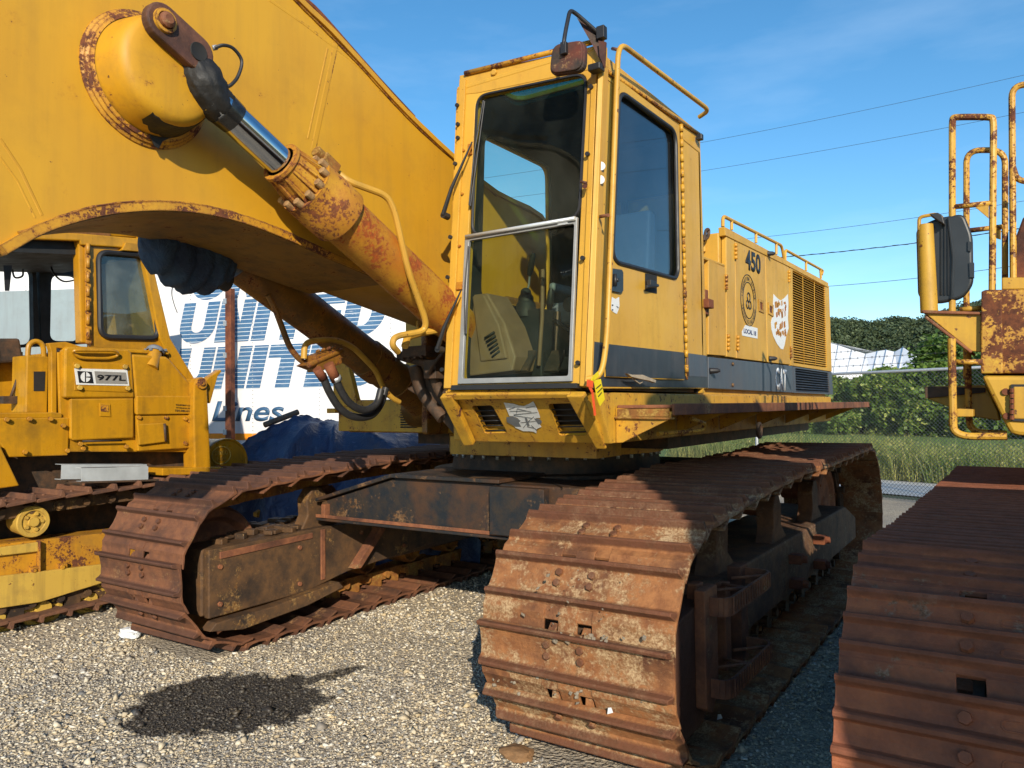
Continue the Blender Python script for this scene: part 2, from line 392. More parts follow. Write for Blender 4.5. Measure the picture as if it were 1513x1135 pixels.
# ------------------------------------------------------------------ light
SUN = V(.625*math.cos(math.radians(23.5)), -.781*math.cos(math.radians(23.5)), math.sin(math.radians(23.5))).normalized()
sl = bpy.data.lights.new('sun', 'SUN'); sl.energy = 4.6; sl.angle = math.radians(.5); sl.color = (1., .90, .74)
so = bpy.data.objects.new('sun', sl); COL.objects.link(so); so.rotation_euler = SUN.to_track_quat('Z', 'Y').to_euler(); so.location = (6, -6, 9)
w = bpy.data.worlds.new('World'); SC.world = w; w.use_nodes = True
nt = w.node_tree; nt.nodes.clear()
sky = nt.nodes.new('ShaderNodeTexSky'); sky.sky_type = 'NISHITA'; sky.sun_disc = False
sky.sun_elevation = math.radians(23.5); sky.sun_rotation = math.atan2(SUN.x, SUN.y)
sky.air_density = 1.0; sky.dust_density = .3; sky.ozone_density = 3.0; sky.altitude = 300
bg = nt.nodes.new('ShaderNodeBackground'); bg.inputs[1].default_value = .15
wo = nt.nodes.new('ShaderNodeOutputWorld')
# thin wisps of high cloud in the sky itself
tc = nt.nodes.new('ShaderNodeTexCoord'); mp = nt.nodes.new('ShaderNodeMapping'); mp.inputs['Scale'].default_value = (2.2, 2.2, 9)
nz = nt.nodes.new('ShaderNodeTexNoise'); nz.inputs['Scale'].default_value = 1.6; nz.inputs['Detail'].default_value = 7; nz.inputs['Roughness'].default_value = .55
mr = nt.nodes.new('ShaderNodeMapRange'); mr.inputs['From Min'].default_value = .50; mr.inputs['From Max'].default_value = .85; mr.inputs['To Max'].default_value = .12
mx = nt.nodes.new('ShaderNodeMix'); mx.data_type = 'RGBA'; mx.inputs[7].default_value = (6.5, 7.6, 8.6, 1)
L = nt.links.new
hs = nt.nodes.new('ShaderNodeHueSaturation'); hs.inputs['Saturation'].default_value = 1.22; hs.inputs['Hue'].default_value = .492
L(tc.outputs['Generated'], mp.inputs[0]); L(mp.outputs[0], nz.inputs[0]); L(nz.outputs[0], mr.inputs[0]); L(mr.outputs[0], mx.inputs[0])
L(sky.outputs[0], hs.inputs['Color']); L(hs.outputs[0], mx.inputs[6]); L(mx.outputs[2], bg.inputs[0]); L(bg.outputs[0], wo.inputs[0])
SC.view_settings.view_transform = 'Standard'; SC.view_settings.look = 'None'; SC.view_settings.gamma = 1; SC.view_settings.exposure = 0.32
SC.cycles.max_bounces = 8; SC.cycles.diffuse_bounces = 2; SC.cycles.transparent_max_bounces = 16; SC.cycles.caustics_reflective = False; SC.cycles.caustics_refractive = False
# ------------------------------------------------------------------ crawler tracks
def yz(x, p): return V(x, p[0], p[1])
def arc(c, r, a0, a1, n=16):
    return [(c[0]+r*math.cos(math.radians(a0+(a1-a0)*i/n)), c[1]+r*math.sin(math.radians(a0+(a1-a0)*i/n))) for i in range(n+1)]
def track_path(front, rf, rear, rr, top):
    """closed pin line: front wheel, top run, rear wheel, bottom run back to the front"""
    return arc(front, rf, 270, 95, 22)+list(top)+arc(rear, rr, 88, -90, 22)
def walk(path, n):
    pts = path+[path[0]]
    seg = [math.dist(a, b) for a, b in zip(pts[:-1], pts[1:])]
    tot = sum(seg); out = []; i = 0; acc = 0
    for k in range(n):
        s = tot*k/n
        while acc+seg[i] < s: acc += seg[i]; i += 1
        t = (s-acc)/seg[i]; a, b = pts[i], pts[i+1]
        out.append((a[0]+(b[0]-a[0])*t, a[1]+(b[1]-a[1])*t))
    return out, tot/n
def shoe_double(W, notch_c=-.02):
    def prof(short):
        return [(-.0555, .0150), (-.105, .0145), (-.130, -.002), (-.182, -.026), (-.182, -.040), (-.132, -.018), (-.105, -.003), (-.0555, .001)] if not short else [(-.0555, .0150), (-.122, .0035), (-.122, -.012), (-.0555, .001)]
    g = G(); h = W/2
    xs = [(-h, notch_c-.115, 0), (notch_c-.115, notch_c-.045, 1), (notch_c-.045, notch_c+.045, 0), (notch_c+.045, notch_c+.115, 1), (notch_c+.115, h, 0)]
    body = [(.134, -.002), (.140, .050), (.134, .056), (.120, .052), (.108, .020), (.08, .014), (.03, .010), (-.018, .015), (-.031, .030), (-.036, .054), (-.042, .058), (-.054, .056), (-.061, .020), (-.068, .0152), (-.068, .0008), (.0, -.004)]
    # ends of the shoe are clipped at a slant
    def ring(x, dx): return [V(x+dx*(1 if n > .03 else 0), t, n) for t, n in body]
    g.hexa(ring(-h, .012), ring(h, -.012))
    for x0, x1, sh in xs:
        g.prism([V(x0, t, n) for t, n in prof(sh)], (x1-x0, 0, 0))
    for x in (-.075, .085): g.obox(V(notch_c+x, -.160, -.030), V(.019, 0, 0), V(0, .030, -.006), V(0, .003, .012))
    for x in (-.085, .075):
        for t in (.030, .078): g.bolt(V(x+notch_c, t, .018), V(0, 0, 1), .019, .015)
    return g
def shoe_triple(W, notch_c=0.):
    g = G(); h = W/2
    def prof(short):
        return [(-.0745, .0130), (-.090, .0125), (-.112, -.002), (-.140, -.018), (-.140, -.032), (-.110, -.016), (-.090, -.002), (-.0745, .0)] if not short else [(-.0745, .0130), (-.090, .0125), (-.090, -.002), (-.0745, .0)]
    xs = [(-h, notch_c-.155, 0), (notch_c-.155, notch_c-.095, 1), (notch_c-.095, notch_c+.02, 0), (notch_c+.02, notch_c+.08, 1), (notch_c+.08, h, 0)]
    body = [(.112, -.004), (.114, .034), (.108, .040), (.098, .036), (.088, .018), (.062, .013), (.040, .016), (.030, .034), (.024, .039), (.014, .036), (.008, .018), (-.018, .013), (-.042, .016), (-.051, .034), (-.058, .039), (-.067, .036), (-.074, .016), (-.084, .0132), (-.084, -.0003), (0, -.004)]
    g.prism([V(-h, t, n) for t, n in body], (W, 0, 0))
    for x0, x1, sh in xs: g.prism([V(x0, t, n) for t, n in prof(sh)], (x1-x0, 0, 0))
    for x in (-.135, .05):
        for t in (.064, -.018): g.bolt(V(x+notch_c, t, .014), V(0, 0, 1), .017, .014)
    # worn through clean-out slots, seen as dark raised-edge ovals
    for t in (.064, -.018): g.tube(roundpoly([V(notch_c-.065, t-.011, .0145), V(notch_c+.0, t-.011, .0145), V(notch_c+.0, t+.011, .0145), V(notch_c-.065, t+.011, .0145)], .012, 4), .003, 5, closed=True)
    return g
def shoe_single(W):
    g = G(); h = W/2
    g.prism([V(-h, t, n) for t, n in [(.10, 0), (.10, .016), (.088, .055), (.070, .055), (.062, .018), (-.095, .014), (-.11, .0), (-.10, -.012)]], (W, 0, 0))
    for x in (-.08, .08):
        for t in (.02, -.04): g.bolt(V(x, t, .015), V(0, 0, 1), .015, .012)
    return g
def build_track(parent, name, X0, X1, path, n, shoe_g, mat_shoe, mat_chain, shoe_n=.10, rail=.085, rail_h=.085, pin_r=.030, yaw=None, phase=0., bevel=.004):
    W = X1-X0; xc = (X0+X1)/2
    if phase:
        pass
    P, pitch = walk(path, n)
    g = G(); K = []
    for i in range(n):
        a, b = P[i], P[(i+1) % n]
        t = V(0, b[0]-a[0], b[1]-a[1]); ln = t.length; t.normalize(); nn = V(1, 0, 0).cross(t)
        mid = V(xc, (a[0]+b[0])/2, (a[1]+b[1])/2)
        for sgn in (-1, 1):
            off = .012 if i % 2 else -.012
            c = mid+V(sgn*(rail+off), 0, 0)
            # link plate: waisted bar with round ends
            e = []
            for q in range(14):
                A = 2*PI*q/14; ca, sa = math.cos(A), math.sin(A)
                e.append(c+t*((ln/2-.005)*(1 if ca > 0 else -1)+ca*.034)+nn*(sa*.040))
            g.prism([p-V(.012, 0, 0) for p in e], (.024, 0, 0))
            g.obox(c+nn*.055, V(.016, 0, 0), t*(ln*.26), nn*.035)
        g.cyl(V(xc-rail-.055, a[0], a[1]), V(xc+rail+.055, a[0], a[1]), pin_r, n=10)
        K.append((mid, t, nn))
    tr = g.build(name, mat_chain, parent)
    so_me = None
    for i, (mid, t, nn) in enumerate(K):
        if so_me is None:
            o = shoe_g.build('track_shoe', mat_shoe, None, bevel=bevel); so_me = o
        else:
            o = so_me.copy(); COL.objects.link(o)
        p = mid+nn*shoe_n
        tilt = random.uniform(-.012, .012)
        m = Matrix(((1, t.x, nn.x, p.x), (0, t.y, nn.y, p.y), (0, t.z, nn.z, p.z), (0, 0, 0, 1))) @ Matrix.Rotation(tilt, 4, 'Y') @ Matrix.Rotation(random.uniform(-.006, .006), 4, 'Z')
        o.matrix_basis = m
        o.parent = tr; o.matrix_parent_inverse = world_of(tr).inverted()
    return tr
def wheel(parent, name, x0, x1, c, r, mat, hub=.35, teeth=0):
    g = G(); X = (x0+x1)/2; h = (x1-x0)/2
    prof = [(-h, 0), (-h*1.05, r*.22), (-h*.9, r*.26), (-h*.55, r*.30), (-h*.55, r*.72), (-h, r*.80), (-h, r*.93), (-h*.5, r), (h*.5, r), (h, r*.93), (h, r*.80), (h*.55, r*.72), (h*.55, r*.30), (h*.9, r*.26), (h*1.05, r*.22), (h, 0)]
    g.lathe(V(X, c[0], c[1]), V(1, 0, 0), prof, 36, smooth=False)
    for k in range(teeth):
        a = 2*PI*k/teeth; d = V(0, math.cos(a), math.sin(a)); e = V(0, -math.sin(a), math.cos(a))
        g.hexa([V(X-.03, c[0], c[1])+d*r*.97-e*.05, V(X+.03, c[0], c[1])+d*r*.97-e*.05, V(X+.03, c[0], c[1])+d*r*.97+e*.05, V(X-.03, c[0], c[1])+d*r*.97+e*.05],
               [V(X-.03, c[0], c[1])+d*(r+.06)-e*.02, V(X+.03, c[0], c[1])+d*(r+.06)-e*.02, V(X+.03, c[0], c[1])+d*(r+.06)+e*.02, V(X-.03, c[0], c[1])+d*(r+.06)+e*.02])
    for k in range(6):
        a = 2*PI*k/6+.3; g.bolt(V(x1+.0, c[0]+math.cos(a)*r*.86, c[1]+math.sin(a)*r*.86), V(1, 0, 0), .014, .012)
    return g.build(name, mat, parent, bevel=.004)
# ------------------------------------------------------------------ the big excavator
EX = thing('tracked_excavator', 'big yellow tracked excavator with tall glass cab, hood marked 450 and rusty tracks', 'excavator', (-3.17, 5.4, 0))
XR, XL = -1.78, -2.71          # cab side planes
ZF = 1.675                     # deck top

# --- undercarriage
pathE = track_path((3.29, .555), .40, (7.47, .62), .465, [(4.1, 1.02), (4.8, 1.055), (5.6, 1.05), (6.5, 1.06)])
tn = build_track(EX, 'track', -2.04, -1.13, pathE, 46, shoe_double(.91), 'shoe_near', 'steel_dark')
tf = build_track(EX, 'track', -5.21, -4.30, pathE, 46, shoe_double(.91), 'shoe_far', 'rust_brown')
for xc, tr, fm in ((-1.585, tn, 'frame_near'), (-4.755, tf, 'frame_grime')):
    wheel(tr, 'idler', xc-.10, xc+.10, (3.29, .555), .385, 'rust')
    wheel(tr, 'sprocket', xc-.07, xc+.07, (7.47, .62), .42, 'rust', teeth=14)
    for yy in (4.15, 4.72, 5.29, 5.86, 6.43, 6.95): wheel(tr, 'roller', xc-.14, xc+.14, (yy, .33), .125, 'rust_brown')
    for yy in (4.35, 5.45, 6.55):
        wheel(tr, 'carrier_roller', xc-.09, xc+.09, (yy, .90), .085, 'rust')
# track frames: box beams with sloped nose
def track_frame(xa, xb, mat, side):
    g = G()
    prof = [(3.02, .27), (3.02, .70), (4.3, .71), (7.15, .70), (7.62, .55), (7.62, .36), (4.2, .34), (3.9, .27)]
    g.prism([V(xa, y, z) for y, z in prof], (xb-xa, 0, 0))
    o = g.build('track_frame', mat, EX, bevel=.012)
    g2 = G()
    for yy in (4.05, 5.15, 6.25):      # humped carrier-roller brackets on the beam
        pr = [(yy-.16, .70), (yy-.10, .80), (yy-.11, .92), (yy-.05, 1.0), (yy+.04, 1.0), (yy+.09, .93), (yy+.08, .80), (yy+.22, .70)]
        x = xb-.16 if side > 0 else xa+.05
        g2.prism([V(x, y, z) for y, z in pr], (.11, 0, 0))
    g2.build('roller_bracket', mat, o, bevel=.008)
    return o
fN = track_frame(-1.88, -1.30, 'frame_near', 1)
fF = track_frame(-5.08, -4.42, 'frame_grime', 1)
# idler guard cheeks and end box of each frame
for x0, x1, fr, mt in ((-1.30, -1.20, fN, 'shoe_far'), (-4.42, -4.37, fF, 'frame_grime')):
    g = G(); g.prism([V(x0, y, z) for y, z in [(2.96, .20), (2.99, .70), (3.35, .74), (3.50, .70), (3.50, .30), (3.25, .20)]] if x0 > -2 else
                     [V(x0, y, z) for y, z in [(3.04, .26), (3.04, .70), (4.02, .715), (5.30, .69), (5.30, .40), (4.25, .34), (3.85, .27)]], (x1-x0, 0, 0))
    g.build('guard_plate', mt, fr, bevel=.008)
g = G()   # lower guide strip and mud-scuffed wear shoe under the left frame
g.prism([V(-4.40, y, z) for y, z in [(3.0, .20), (3.05, .245), (3.5, .25), (4.1, .30), (4.15, .25), (3.8, .19), (3.25, .155)]], (.10, 0, 0))
g.build('chain_guide', 'frame_grime', fF, bevel=.006)
# slanted rib + gusset on the left frame's side
g = G(); a = at(547, 790, X=-4.365); 
g.prism([at(552, 778, X=-4.37), at(560, 780, X=-4.37), at(523, 838, X=-4.37), at(514, 839, X=-4.37)], (.08, 0, 0))
g.build('rib', 'rust', fF, bevel=.004)
g = G(); g.prism([V(-4.372, y, z) for y, z in [(3.12, .63), (3.9, .65), (3.9, .69), (3.12, .675)]], (.012, 0, 0)); g.prism([V(-4.372, y, z) for y, z in [(3.98, .33), (4.02, .33), (4.02, .70), (3.98, .70)]], (.014, 0, 0)); g.build('weld_strip', 'rust', fF, bevel=.003)
g = G()
for yy, zz in ((3.12, .34), (3.12, .58), (3.78, .34), (3.78, .60), (4.4, .42), (4.9, .44), (4.4, .62), (4.9, .62)): g.bolt(V(-4.37, yy, zz), V(1, 0, 0), .018, .014)
g.build('frame_stud', 'rust', fF)
g = G(); rr9 = random.Random(8)
for k in range(60):
    yy = rr9.uniform(3.05, 4.9); g.obox(V(-4.47-rr9.random()*.5, yy, .715+rr9.random()*.012), V(rr9.uniform(.02, .06), .01, 0), V(-.01, rr9.uniform(.02, .05), 0), V(0, 0, rr9.uniform(.008, .022)))
g.build('caked_dirt', 'frame_grime', fF, bevel=.006)['kind'] = 'stuff'
g = G(); rr9 = random.Random(12)
for k in range(105):
    if k < 55: x, y, yy = rr9.gauss(858, 26), rr9.gauss(944, 3)+0, 2.765
    elif k < 90: x, y, yy = rr9.uniform(715, 975), rr9.uniform(1000, 1040), 2.80
    else: x, y, yy = rr9.gauss(835, 30), rr9.gauss(890, 22), 2.772
    if x > 985: continue
    p = at(x, y, Y=yy); p.y += .004; s_ = rr9.uniform(.003, .008)*(1.5 if k < 20 else 1); g.obox(p, V(s_, rr9.uniform(-.5, .5)*s_, rr9.uniform(-.5, .5)*s_), V(0, s_*.7, rr9.uniform(-.4, .4)*s_), V(rr9.uniform(-.4, .4)*s_, 0, s_*.8))
g.build('packed_stones', 'packed', fN, bevel=.002)['kind'] = 'stuff'
# folding step unit on the right frame
g = G()
g.box(-1.27, -1.22, 3.30, 3.38, .28, .80); g.prism([V(-1.20, y, z) for y, z in [(3.20, .30), (3.20, .80), (3.36, .80), (3.36, .36), (3.28, .26)]], (.05, 0, 0))
g.box(-1.27, -1.20, 3.86, 3.98, .30, .78); g.box(-1.25, -1.20, 3.62, 3.70, .33, .74)
st = g.build('step_mount', 'rust', EX, bevel=.006)
for zz in (.725, .375):
    g = G()
    path = roundpath = roundpoly([V(-1.22, 3.26, 0), V(-1.07, 3.26, 0), V(-1.07, 3.94, 0), V(-1.22, 3.94, 0)], .07, 5, closed=False)
    for p, q in zip(path[:-1], path[1:]):
        d = (q-p).normalized(); nr = V(d.y, -d.x, 0)*.006
        g.hexa([p+V(0, 0, zz-.04)-nr, q+V(0, 0, zz-.04)-nr, q+V(0, 0, zz-.04)+nr, p+V(0, 0, zz-.04)+nr], [p+V(0, 0, zz+.04)-nr, q+V(0, 0, zz+.04)-nr, q+V(0, 0, zz+.04)+nr, p+V(0, 0, zz+.04)+nr])
    for k in range(4): 
        y = 3.30+k*.15; g.tube([V(-1.21, y, zz+.02), V(-1.08, y+.13*(1 if k % 2 else -.2)+.02, zz+.02)], .008, 6)
    for k in range(16): g.box(-1.063, -1.056, 3.30+k*.038, 3.312+k*.038, zz-.028, zz+.042)
    g.build('step', 'rust', st)
g = G()
for yy, zz in ((5.2, .58), (5.2, .42), (5.9, .6), (5.9, .42)): g.box(-1.30, -1.22, yy, yy+.10, zz-.03, zz+.03); g.bolt(V(-1.22, yy+.05, zz), V(1, 0, 0), .03, .03)
g.build('track_adjuster_bolt', 'rust_red', fN, bevel=.004)

# --- car body between the tracks, slewing ring
g = G()
g.prism([V(x, 4.02, z) for x, z in [(-4.40, .77), (-4.40, .90), (-3.66, 1.11), (-2.02, 1.11), (-2.02, .80)]], (0, .45, 0))
g.prism([V(x, 6.4, z) for x, z in [(-4.40, .77), (-4.40, .90), (-3.66, 1.11), (-2.02, 1.11), (-2.02, .80)]], (0, .45, 0))
g.box(-3.9, -2.4, 4.471, 6.399, .72, 1.08)
cb = g.build('car_body', 'carbody', EX, bevel=.01)
g = G(); g.box(-4.42, -2.0, 3.985, 4.55, .765, .785); g.prism([V(x, 3.975, z) for x, z in [(-4.42, .905), (-4.42, .93), (-3.67, 1.14), (-2.75, 1.14), (-2.75, 1.115), (-3.66, 1.115)]], (0, .56, 0))
g.box(-2.80, -2.40, 3.94, 4.01, .80, 1.10); g.build('flange_plate', 'carbody', cb, bevel=.005)
g = G(); g.box(-4.42, -2.0, 3.98, 3.99, .788, .812); g.box(-4.35, -4.31, 3.97, 4.03, .79, .89); g.build('rusty_seam', 'rust', cb, bevel=.003)
g = G(); g.lathe(V(-3.17, 5.4, 0), (0, 0, 1), [(1.09, .0), (1.09, .98), (1.115, .98), (1.12, .84), (1.24, .82), (1.24, .78)], 56); g.build('ring_base', 'steel_dark', cb)
g = G(); g.lathe(V(-3.17, 5.4, 0), (0, 0, 1), [(1.245, .3), (1.245, .86), (1.40, .86), (1.40, .3)], 64)
g.box(-3.35, -2.2, 4.25, 4.6, 1.27, 1.395)
g.build('slewing_ring', 'deck', EX)
g = G()
for k in range(40):
    a = 2*PI*k/40; p = V(-3.17+.83*math.cos(a), 5.4+.83*math.sin(a), 1.245); g.bolt(p, V(0, 0, -1), .014, .03)
g.build('ring_bolt', 'galv', EX)

# --- revolving deck
YB = 9.12
g = G()
g.box(-2.86, -1.785, 3.66, 4.598, 1.40, ZF-.008); g.box(-4.70, -1.785, 4.60, YB, 1.40, ZF-.008)
dk = g.build('deck', 'deck', EX, bevel=.006)
# slanting front apron below the windscreen
aT = [V(-2.735, 3.385, ZF), V(-1.885, 3.385, ZF)]; 
P0 = plane3(V(-2.735, 3.385, ZF), V(-1.885, 3.385, ZF), V(-2.5, 3.66, 1.40))
def ap(px, py): return at(px, py, pl=P0)
back = V(0, .03, .03)
g = G()
o4 = [ap(660, 579), ap(843, 577), ap(894, 655), ap(692, 652)]
holes = [[ap(697, 600), ap(727, 599), ap(750, 640), ap(716, 641)], [ap(810, 597), ap(849, 596), ap(868, 643), ap(826, 644)]]
def bl(u, v): return (o4[0]*(1-u)+o4[1]*u)*(1-v)+(o4[3]*(1-u)+o4[2]*u)*v
midt, midb = bl(.5, 0), bl(.52, 1)
# keep the two halves in one mesh
g.ring_plate([o4[0], midt, midb, o4[3]], holes[0], .02, back)
g.ring_plate([midt, o4[1], o4[2], midb], holes[1], .02, back)
apn = g.build('front_apron', 'deck', EX)
g = G()   # side cheeks of the apron (slanting rims)
cl0 = [ap(652, 579), ap(683, 575), ap(712, 651), ap(690, 653)]
fwd = V(0, -.035, -.03)
g.hexa([p+fwd*.1 for p in [ap(655, 580), ap(672, 579), ap(704, 651), ap(690, 651)]], [p+fwd for p in [ap(655, 580), ap(672, 579), ap(704, 651), ap(690, 651)]])
g.hexa([p+fwd*.1 for p in [ap(841, 577), ap(866, 577), ap(900, 655), ap(885, 655)]], [p+fwd for p in [ap(841, 577), ap(866, 577), ap(900, 655), ap(885, 655)]])
g.hexa([ap(662, 578)+fwd*.2, ap(845, 576)+fwd*.2, ap(845, 585)+fwd*.2, ap(664, 588)+fwd*.2], [ap(662, 578)+fwd*.7, ap(845, 576)+fwd*.7, ap(845, 583)+fwd*.7, ap(664, 586)+fwd*.7])
g.build('apron_rim', 'deck', apn, bevel=.006)
g = G(); inb = V(0, .30, .18)
g.hexa([bl(.02, .02)+inb*.2, bl(.98, .02)+inb*.2, bl(.98, .98)+inb*.2, bl(.02, .98)+inb*.2], [bl(.02, .02)+inb*.3, bl(.98, .02)+inb*.3, bl(.98, .98)+inb*.3, bl(.02, .98)+inb*.3])
g.build('lamp_recess', 'interior_dark', apn)
g = G()
for h in holes:
    for k in range(1, 6):
        t = k/5.6; a = h[0].lerp(h[3], t); b = h[1].lerp(h[2], t); g.tube([a+V(0, .02, .0), b+V(0, .02, 0)], .004, 6)
g.build('grille_bars', 'black', apn)
def headlamp(c, mat='lens'):
    g = G(); ax = V(.1, -1, -.25).normalized()
    g.lathe(c, ax, [(-.05, .03), (-.02, .07), (0, .082), (.012, .082), (.016, .074)], 28); b = g.build('headlamp', 'alu', apn)
    g = G(); g.lathe(c, ax, [(.010, .076), (.022, .06), (.028, .03), (.03, 0)], 28); g.build('lamp_lens', mat, apn)
headlamp(ap(737, 627)+V(0, .10, .07))
headlamp(ap(853, 622)+V(0, .10, .07), 'frame_grime')
# cracked state-outline sticker with its grey marks
def decal(pix, pl, mat, name, parent, lift=.003, **kw):
    n = V(pl[0]); n = n if n.dot(CP-at(pix[0][0], pix[0][1], pl=pl)) > 0 else -n
    g = G(); g.prism([at(x, y, pl=pl)+n*lift for x, y in pix], n*.0015); return g.build(name, mat, parent, **kw)
def s3(x, y): return (730+x*.0991, 580+y*.0991)
ohio = [(150, 145), (290, 160), (380, 188), (450, 195), (520, 165), (585, 125), (625, 190), (665, 290), (685, 345), (690, 370), (620, 375), (665, 440), (708, 505), (640, 535), (635, 600), (590, 575), (540, 570), (440, 570), (320, 515), (300, 480), (400, 500), (370, 440), (400, 415), (350, 370), (290, 345), (235, 345)]
pixo = [s3(x, y) for x, y in ohio]
decal(pixo, P0, 'white', 'state_sticker', apn)
decal([s3(*p) for p in [(190, 360), (290, 350), (400, 410), (375, 440), (410, 500), (320, 500), (195, 430)]], P0, 'sticker_grey', 'sticker_handshake', apn, .004)
decal([s3(*p) for p in [(600, 375), (690, 395), (718, 430), (700, 460), (665, 465), (640, 430)]], P0, 'sticker_grey', 'sticker_handshake', apn, .004)
decal([s3(*p) for p in [(465, 365), (490, 365), (535, 480), (505, 490)]], P0, 'sticker_grey', 'sticker_mark', apn, .0055)
g = G()
for a, b in (((230, 240), (320, 210)), ((300, 320), (650, 285)), ((350, 230), (340, 300)), ((350, 230), (560, 280)), ((480, 220), (620, 190)), ((300, 330), (560, 370)), ((400, 440), (640, 415)), ((440, 520), (520, 420)), ((560, 480), (650, 560)), ((520, 420), (600, 350)), ((240, 270), (480, 265)), ((500, 500), (600, 520))):
    g.tube([at(*s3(*a), pl=P0)+V(0, -.004, -.004), at(*s3(*b), pl=P0)+V(0, -.004, -.004)], .0012, 4)
g.build('sticker_cracks', 'ink', apn)
# deck side band and gusset / catwalk
g = G()
g.prism([V(XR-.001, y, z) for y, z in [(3.44, ZF-.01), (YB, ZF-.01), (YB, 1.58), (3.8, 1.585), (3.64, 1.40), (3.60, 1.40)]], (-.10, 0, 0))
g.build('deck_side', 'deck', dk, bevel=.005)
g = G(); g.prism([V(-1.778, 3.655, 1.585), V(-1.465, 3.655, 1.565), V(-1.47, 3.655, 1.53), V(-1.74, 3.655, 1.405), V(-1.778, 3.655, 1.402)], (0, .012, 0))
g.build('front_gusset', 'deck', dk, bevel=.002)
g = G()
g.box(-1.47, -1.455, 3.66, 9.55, 1.545, 1.605); g.box(-1.776, -1.471, 3.67, 9.15, 1.582, 1.600)
g.prism([V(-1.776, 9.15, 1.582), V(-1.471, 9.15, 1.582), V(-1.471, 9.55, 1.582), V(-1.60, 9.55, 1.582)], (0, 0, .018))
cw = g.build('catwalk', 'rust', EX, bevel=.004)
g = G()
g.tube(roundpoly([V(-1.776, 3.64, 1.535), V(-1.50, 3.64, 1.53), V(-1.46, 3.67, 1.53)], .03, 4, closed=False), .006, 8); g.box(-1.765, -1.48, 3.648, 3.664, 1.54, 1.58)
g.build('perforated_riser', 'rust_brown', cw)
g = G()
for yy in (4.5, 5.3, 6.2, 7.1, 8.0, 8.8):
    g.prism([V(-1.776, yy, 1.575), V(-1.475, yy, 1.575), V(-1.475, yy, 1.545), V(-1.776, yy, 1.42)], (0, .02, 0))
g.build('catwalk_bracket', 'deck', cw)
g = G(); g.box(-4.2, -2.0, 4.9, 9.0, 1.30, 1.395); g.build('deck_beams', 'steel_dark', dk)
g = G(); g.tube(roundpoly([at(972, 641, X=-1.62), at(985, 640, X=-1.60), at(1038, 636, X=-1.52), at(1042, 626, X=-1.50), at(1020, 618, X=-1.52)], .03, 5, closed=False), .012, 10); g.build('hand_hold', 'rail_rusty', cw)
g = G(); c = at(1122, 636, X=-1.55); g.tube([c+V(0, math.cos(a)*.045, math.sin(a)*.05) for a in [2*PI*i/18 for i in range(18)]], .012, 8, closed=True); g.build('tie_ring', 'steel_dark', cw)
g = G(); g.box(-4.0, -2.3, 8.9, 9.6, 1.45, 2.6); g.build('counterweight', 'deck', EX, bevel=.06, seg=3)
def text_fit(txt, p00, p10, p01, mat, name, parent=None, shear=0., offset=0., ext=.0015, label=None):
    """lettering fitted to the rectangle p00 (lower left) p10 (lower right) p01 (upper left)"""
    o = text_mesh(txt, 1., (0, 0, 0), (1, 0, 0), (0, 1, 0), mat, name, None, shear, offset, 0.0)
    me = o.data; xs = [v.co.x for v in me.vertices]; ys = [v.co.y for v in me.vertices]
    x0, x1, y0, y1 = min(xs), max(xs), min(ys), max(ys); U = p10-p00; W = p01-p00; nn = U.cross(W).normalized()
    bm = bmesh.new(); bm.from_mesh(me)
    for v in bm.verts: v.co = p00+U*((v.co.x-x0)/(x1-x0))+W*((v.co.y-y0)/(y1-y0))
    r = bmesh.ops.extrude_face_region(bm, geom=bm.faces[:])
    for e in r['geom']:
        if isinstance(e, bmesh.types.BMVert): e.co += nn*ext
    bmesh.ops.recalc_face_normals(bm, faces=bm.faces)
    bm.to_mesh(me); bm.free()
    if parent: attach(o, parent)
    if label: o['label'] = label
    return o
# ------------------------------------------------------------------ cab
PF = plane3(V(-2.7, 3.385, 1.675), V(-1.8, 3.385, 1.675), V(-2.7, 3.537, 3.47))
def pf(x, y, off=0.): return at(x, y, pl=PF) + V(0, -1, .085).normalized()*off
def pr(x, y, X=XR): return at(x, y, X=X)
nF = V(0, -1, .085).normalized()
# front frame round the windscreen
g = G()
g.ring_plate([pf(655, 575), pf(872, 572), pf(893, 84), pf(679, 112)], [pf(680, 566), pf(846, 562), pf(868, 106), pf(703, 141)], .07, -nF*.055)
cab = g.build('cab', 'cab', EX, bevel=.004)
g = G()   # flange strips that stand proud of the pillars
g.hexa([pf(658, 574), pf(668, 574), pf(690, 118), pf(681, 119)], [pf(658, 574, .016), pf(668, 574, .016), pf(690, 118, .016), pf(681, 119, .016)])
g.hexa([pf(858, 571), pf(866, 571), pf(884, 96), pf(876, 97)], [pf(858, 571, .014), pf(866, 571, .014), pf(884, 96, .014), pf(876, 97, .014)])
g.hexa([pf(868, 571), pf(876, 571), pf(894, 96), pf(888, 96)], [pf(868, 571, .03), pf(876, 571, .02), pf(894, 96, .02), pf(888, 96, .03)])
g.build('pillar_flange', 'cab', cab, bevel=.003)
g = G()
for x, y in ((679, 158), (680, 186), (680, 206), (676, 244), (669, 352), (665, 411), (658, 518), (657, 547), (876, 131), (871, 230), (864, 383), (857, 537)):
    g.tube([pf(x, y, .014), pf(x, y, .03)], .012, 8)
g.build('frame_bolt', 'black', cab)
g = G()
for x, y in ((686, 223), (684, 287), (680, 364), (676, 427)): g.bolt(pf(x, y, 0), nF, .008, .012)
g.obox(pf(682, 423, .01), V(.025, 0, 0), V(0, 0, .02), nF*.006); g.obox(pf(696, 222, .01), V(.012, 0, 0), V(0, 0, .03), nF*.006)
g.build('wiper_bracket', 'cyl_rust', cab)
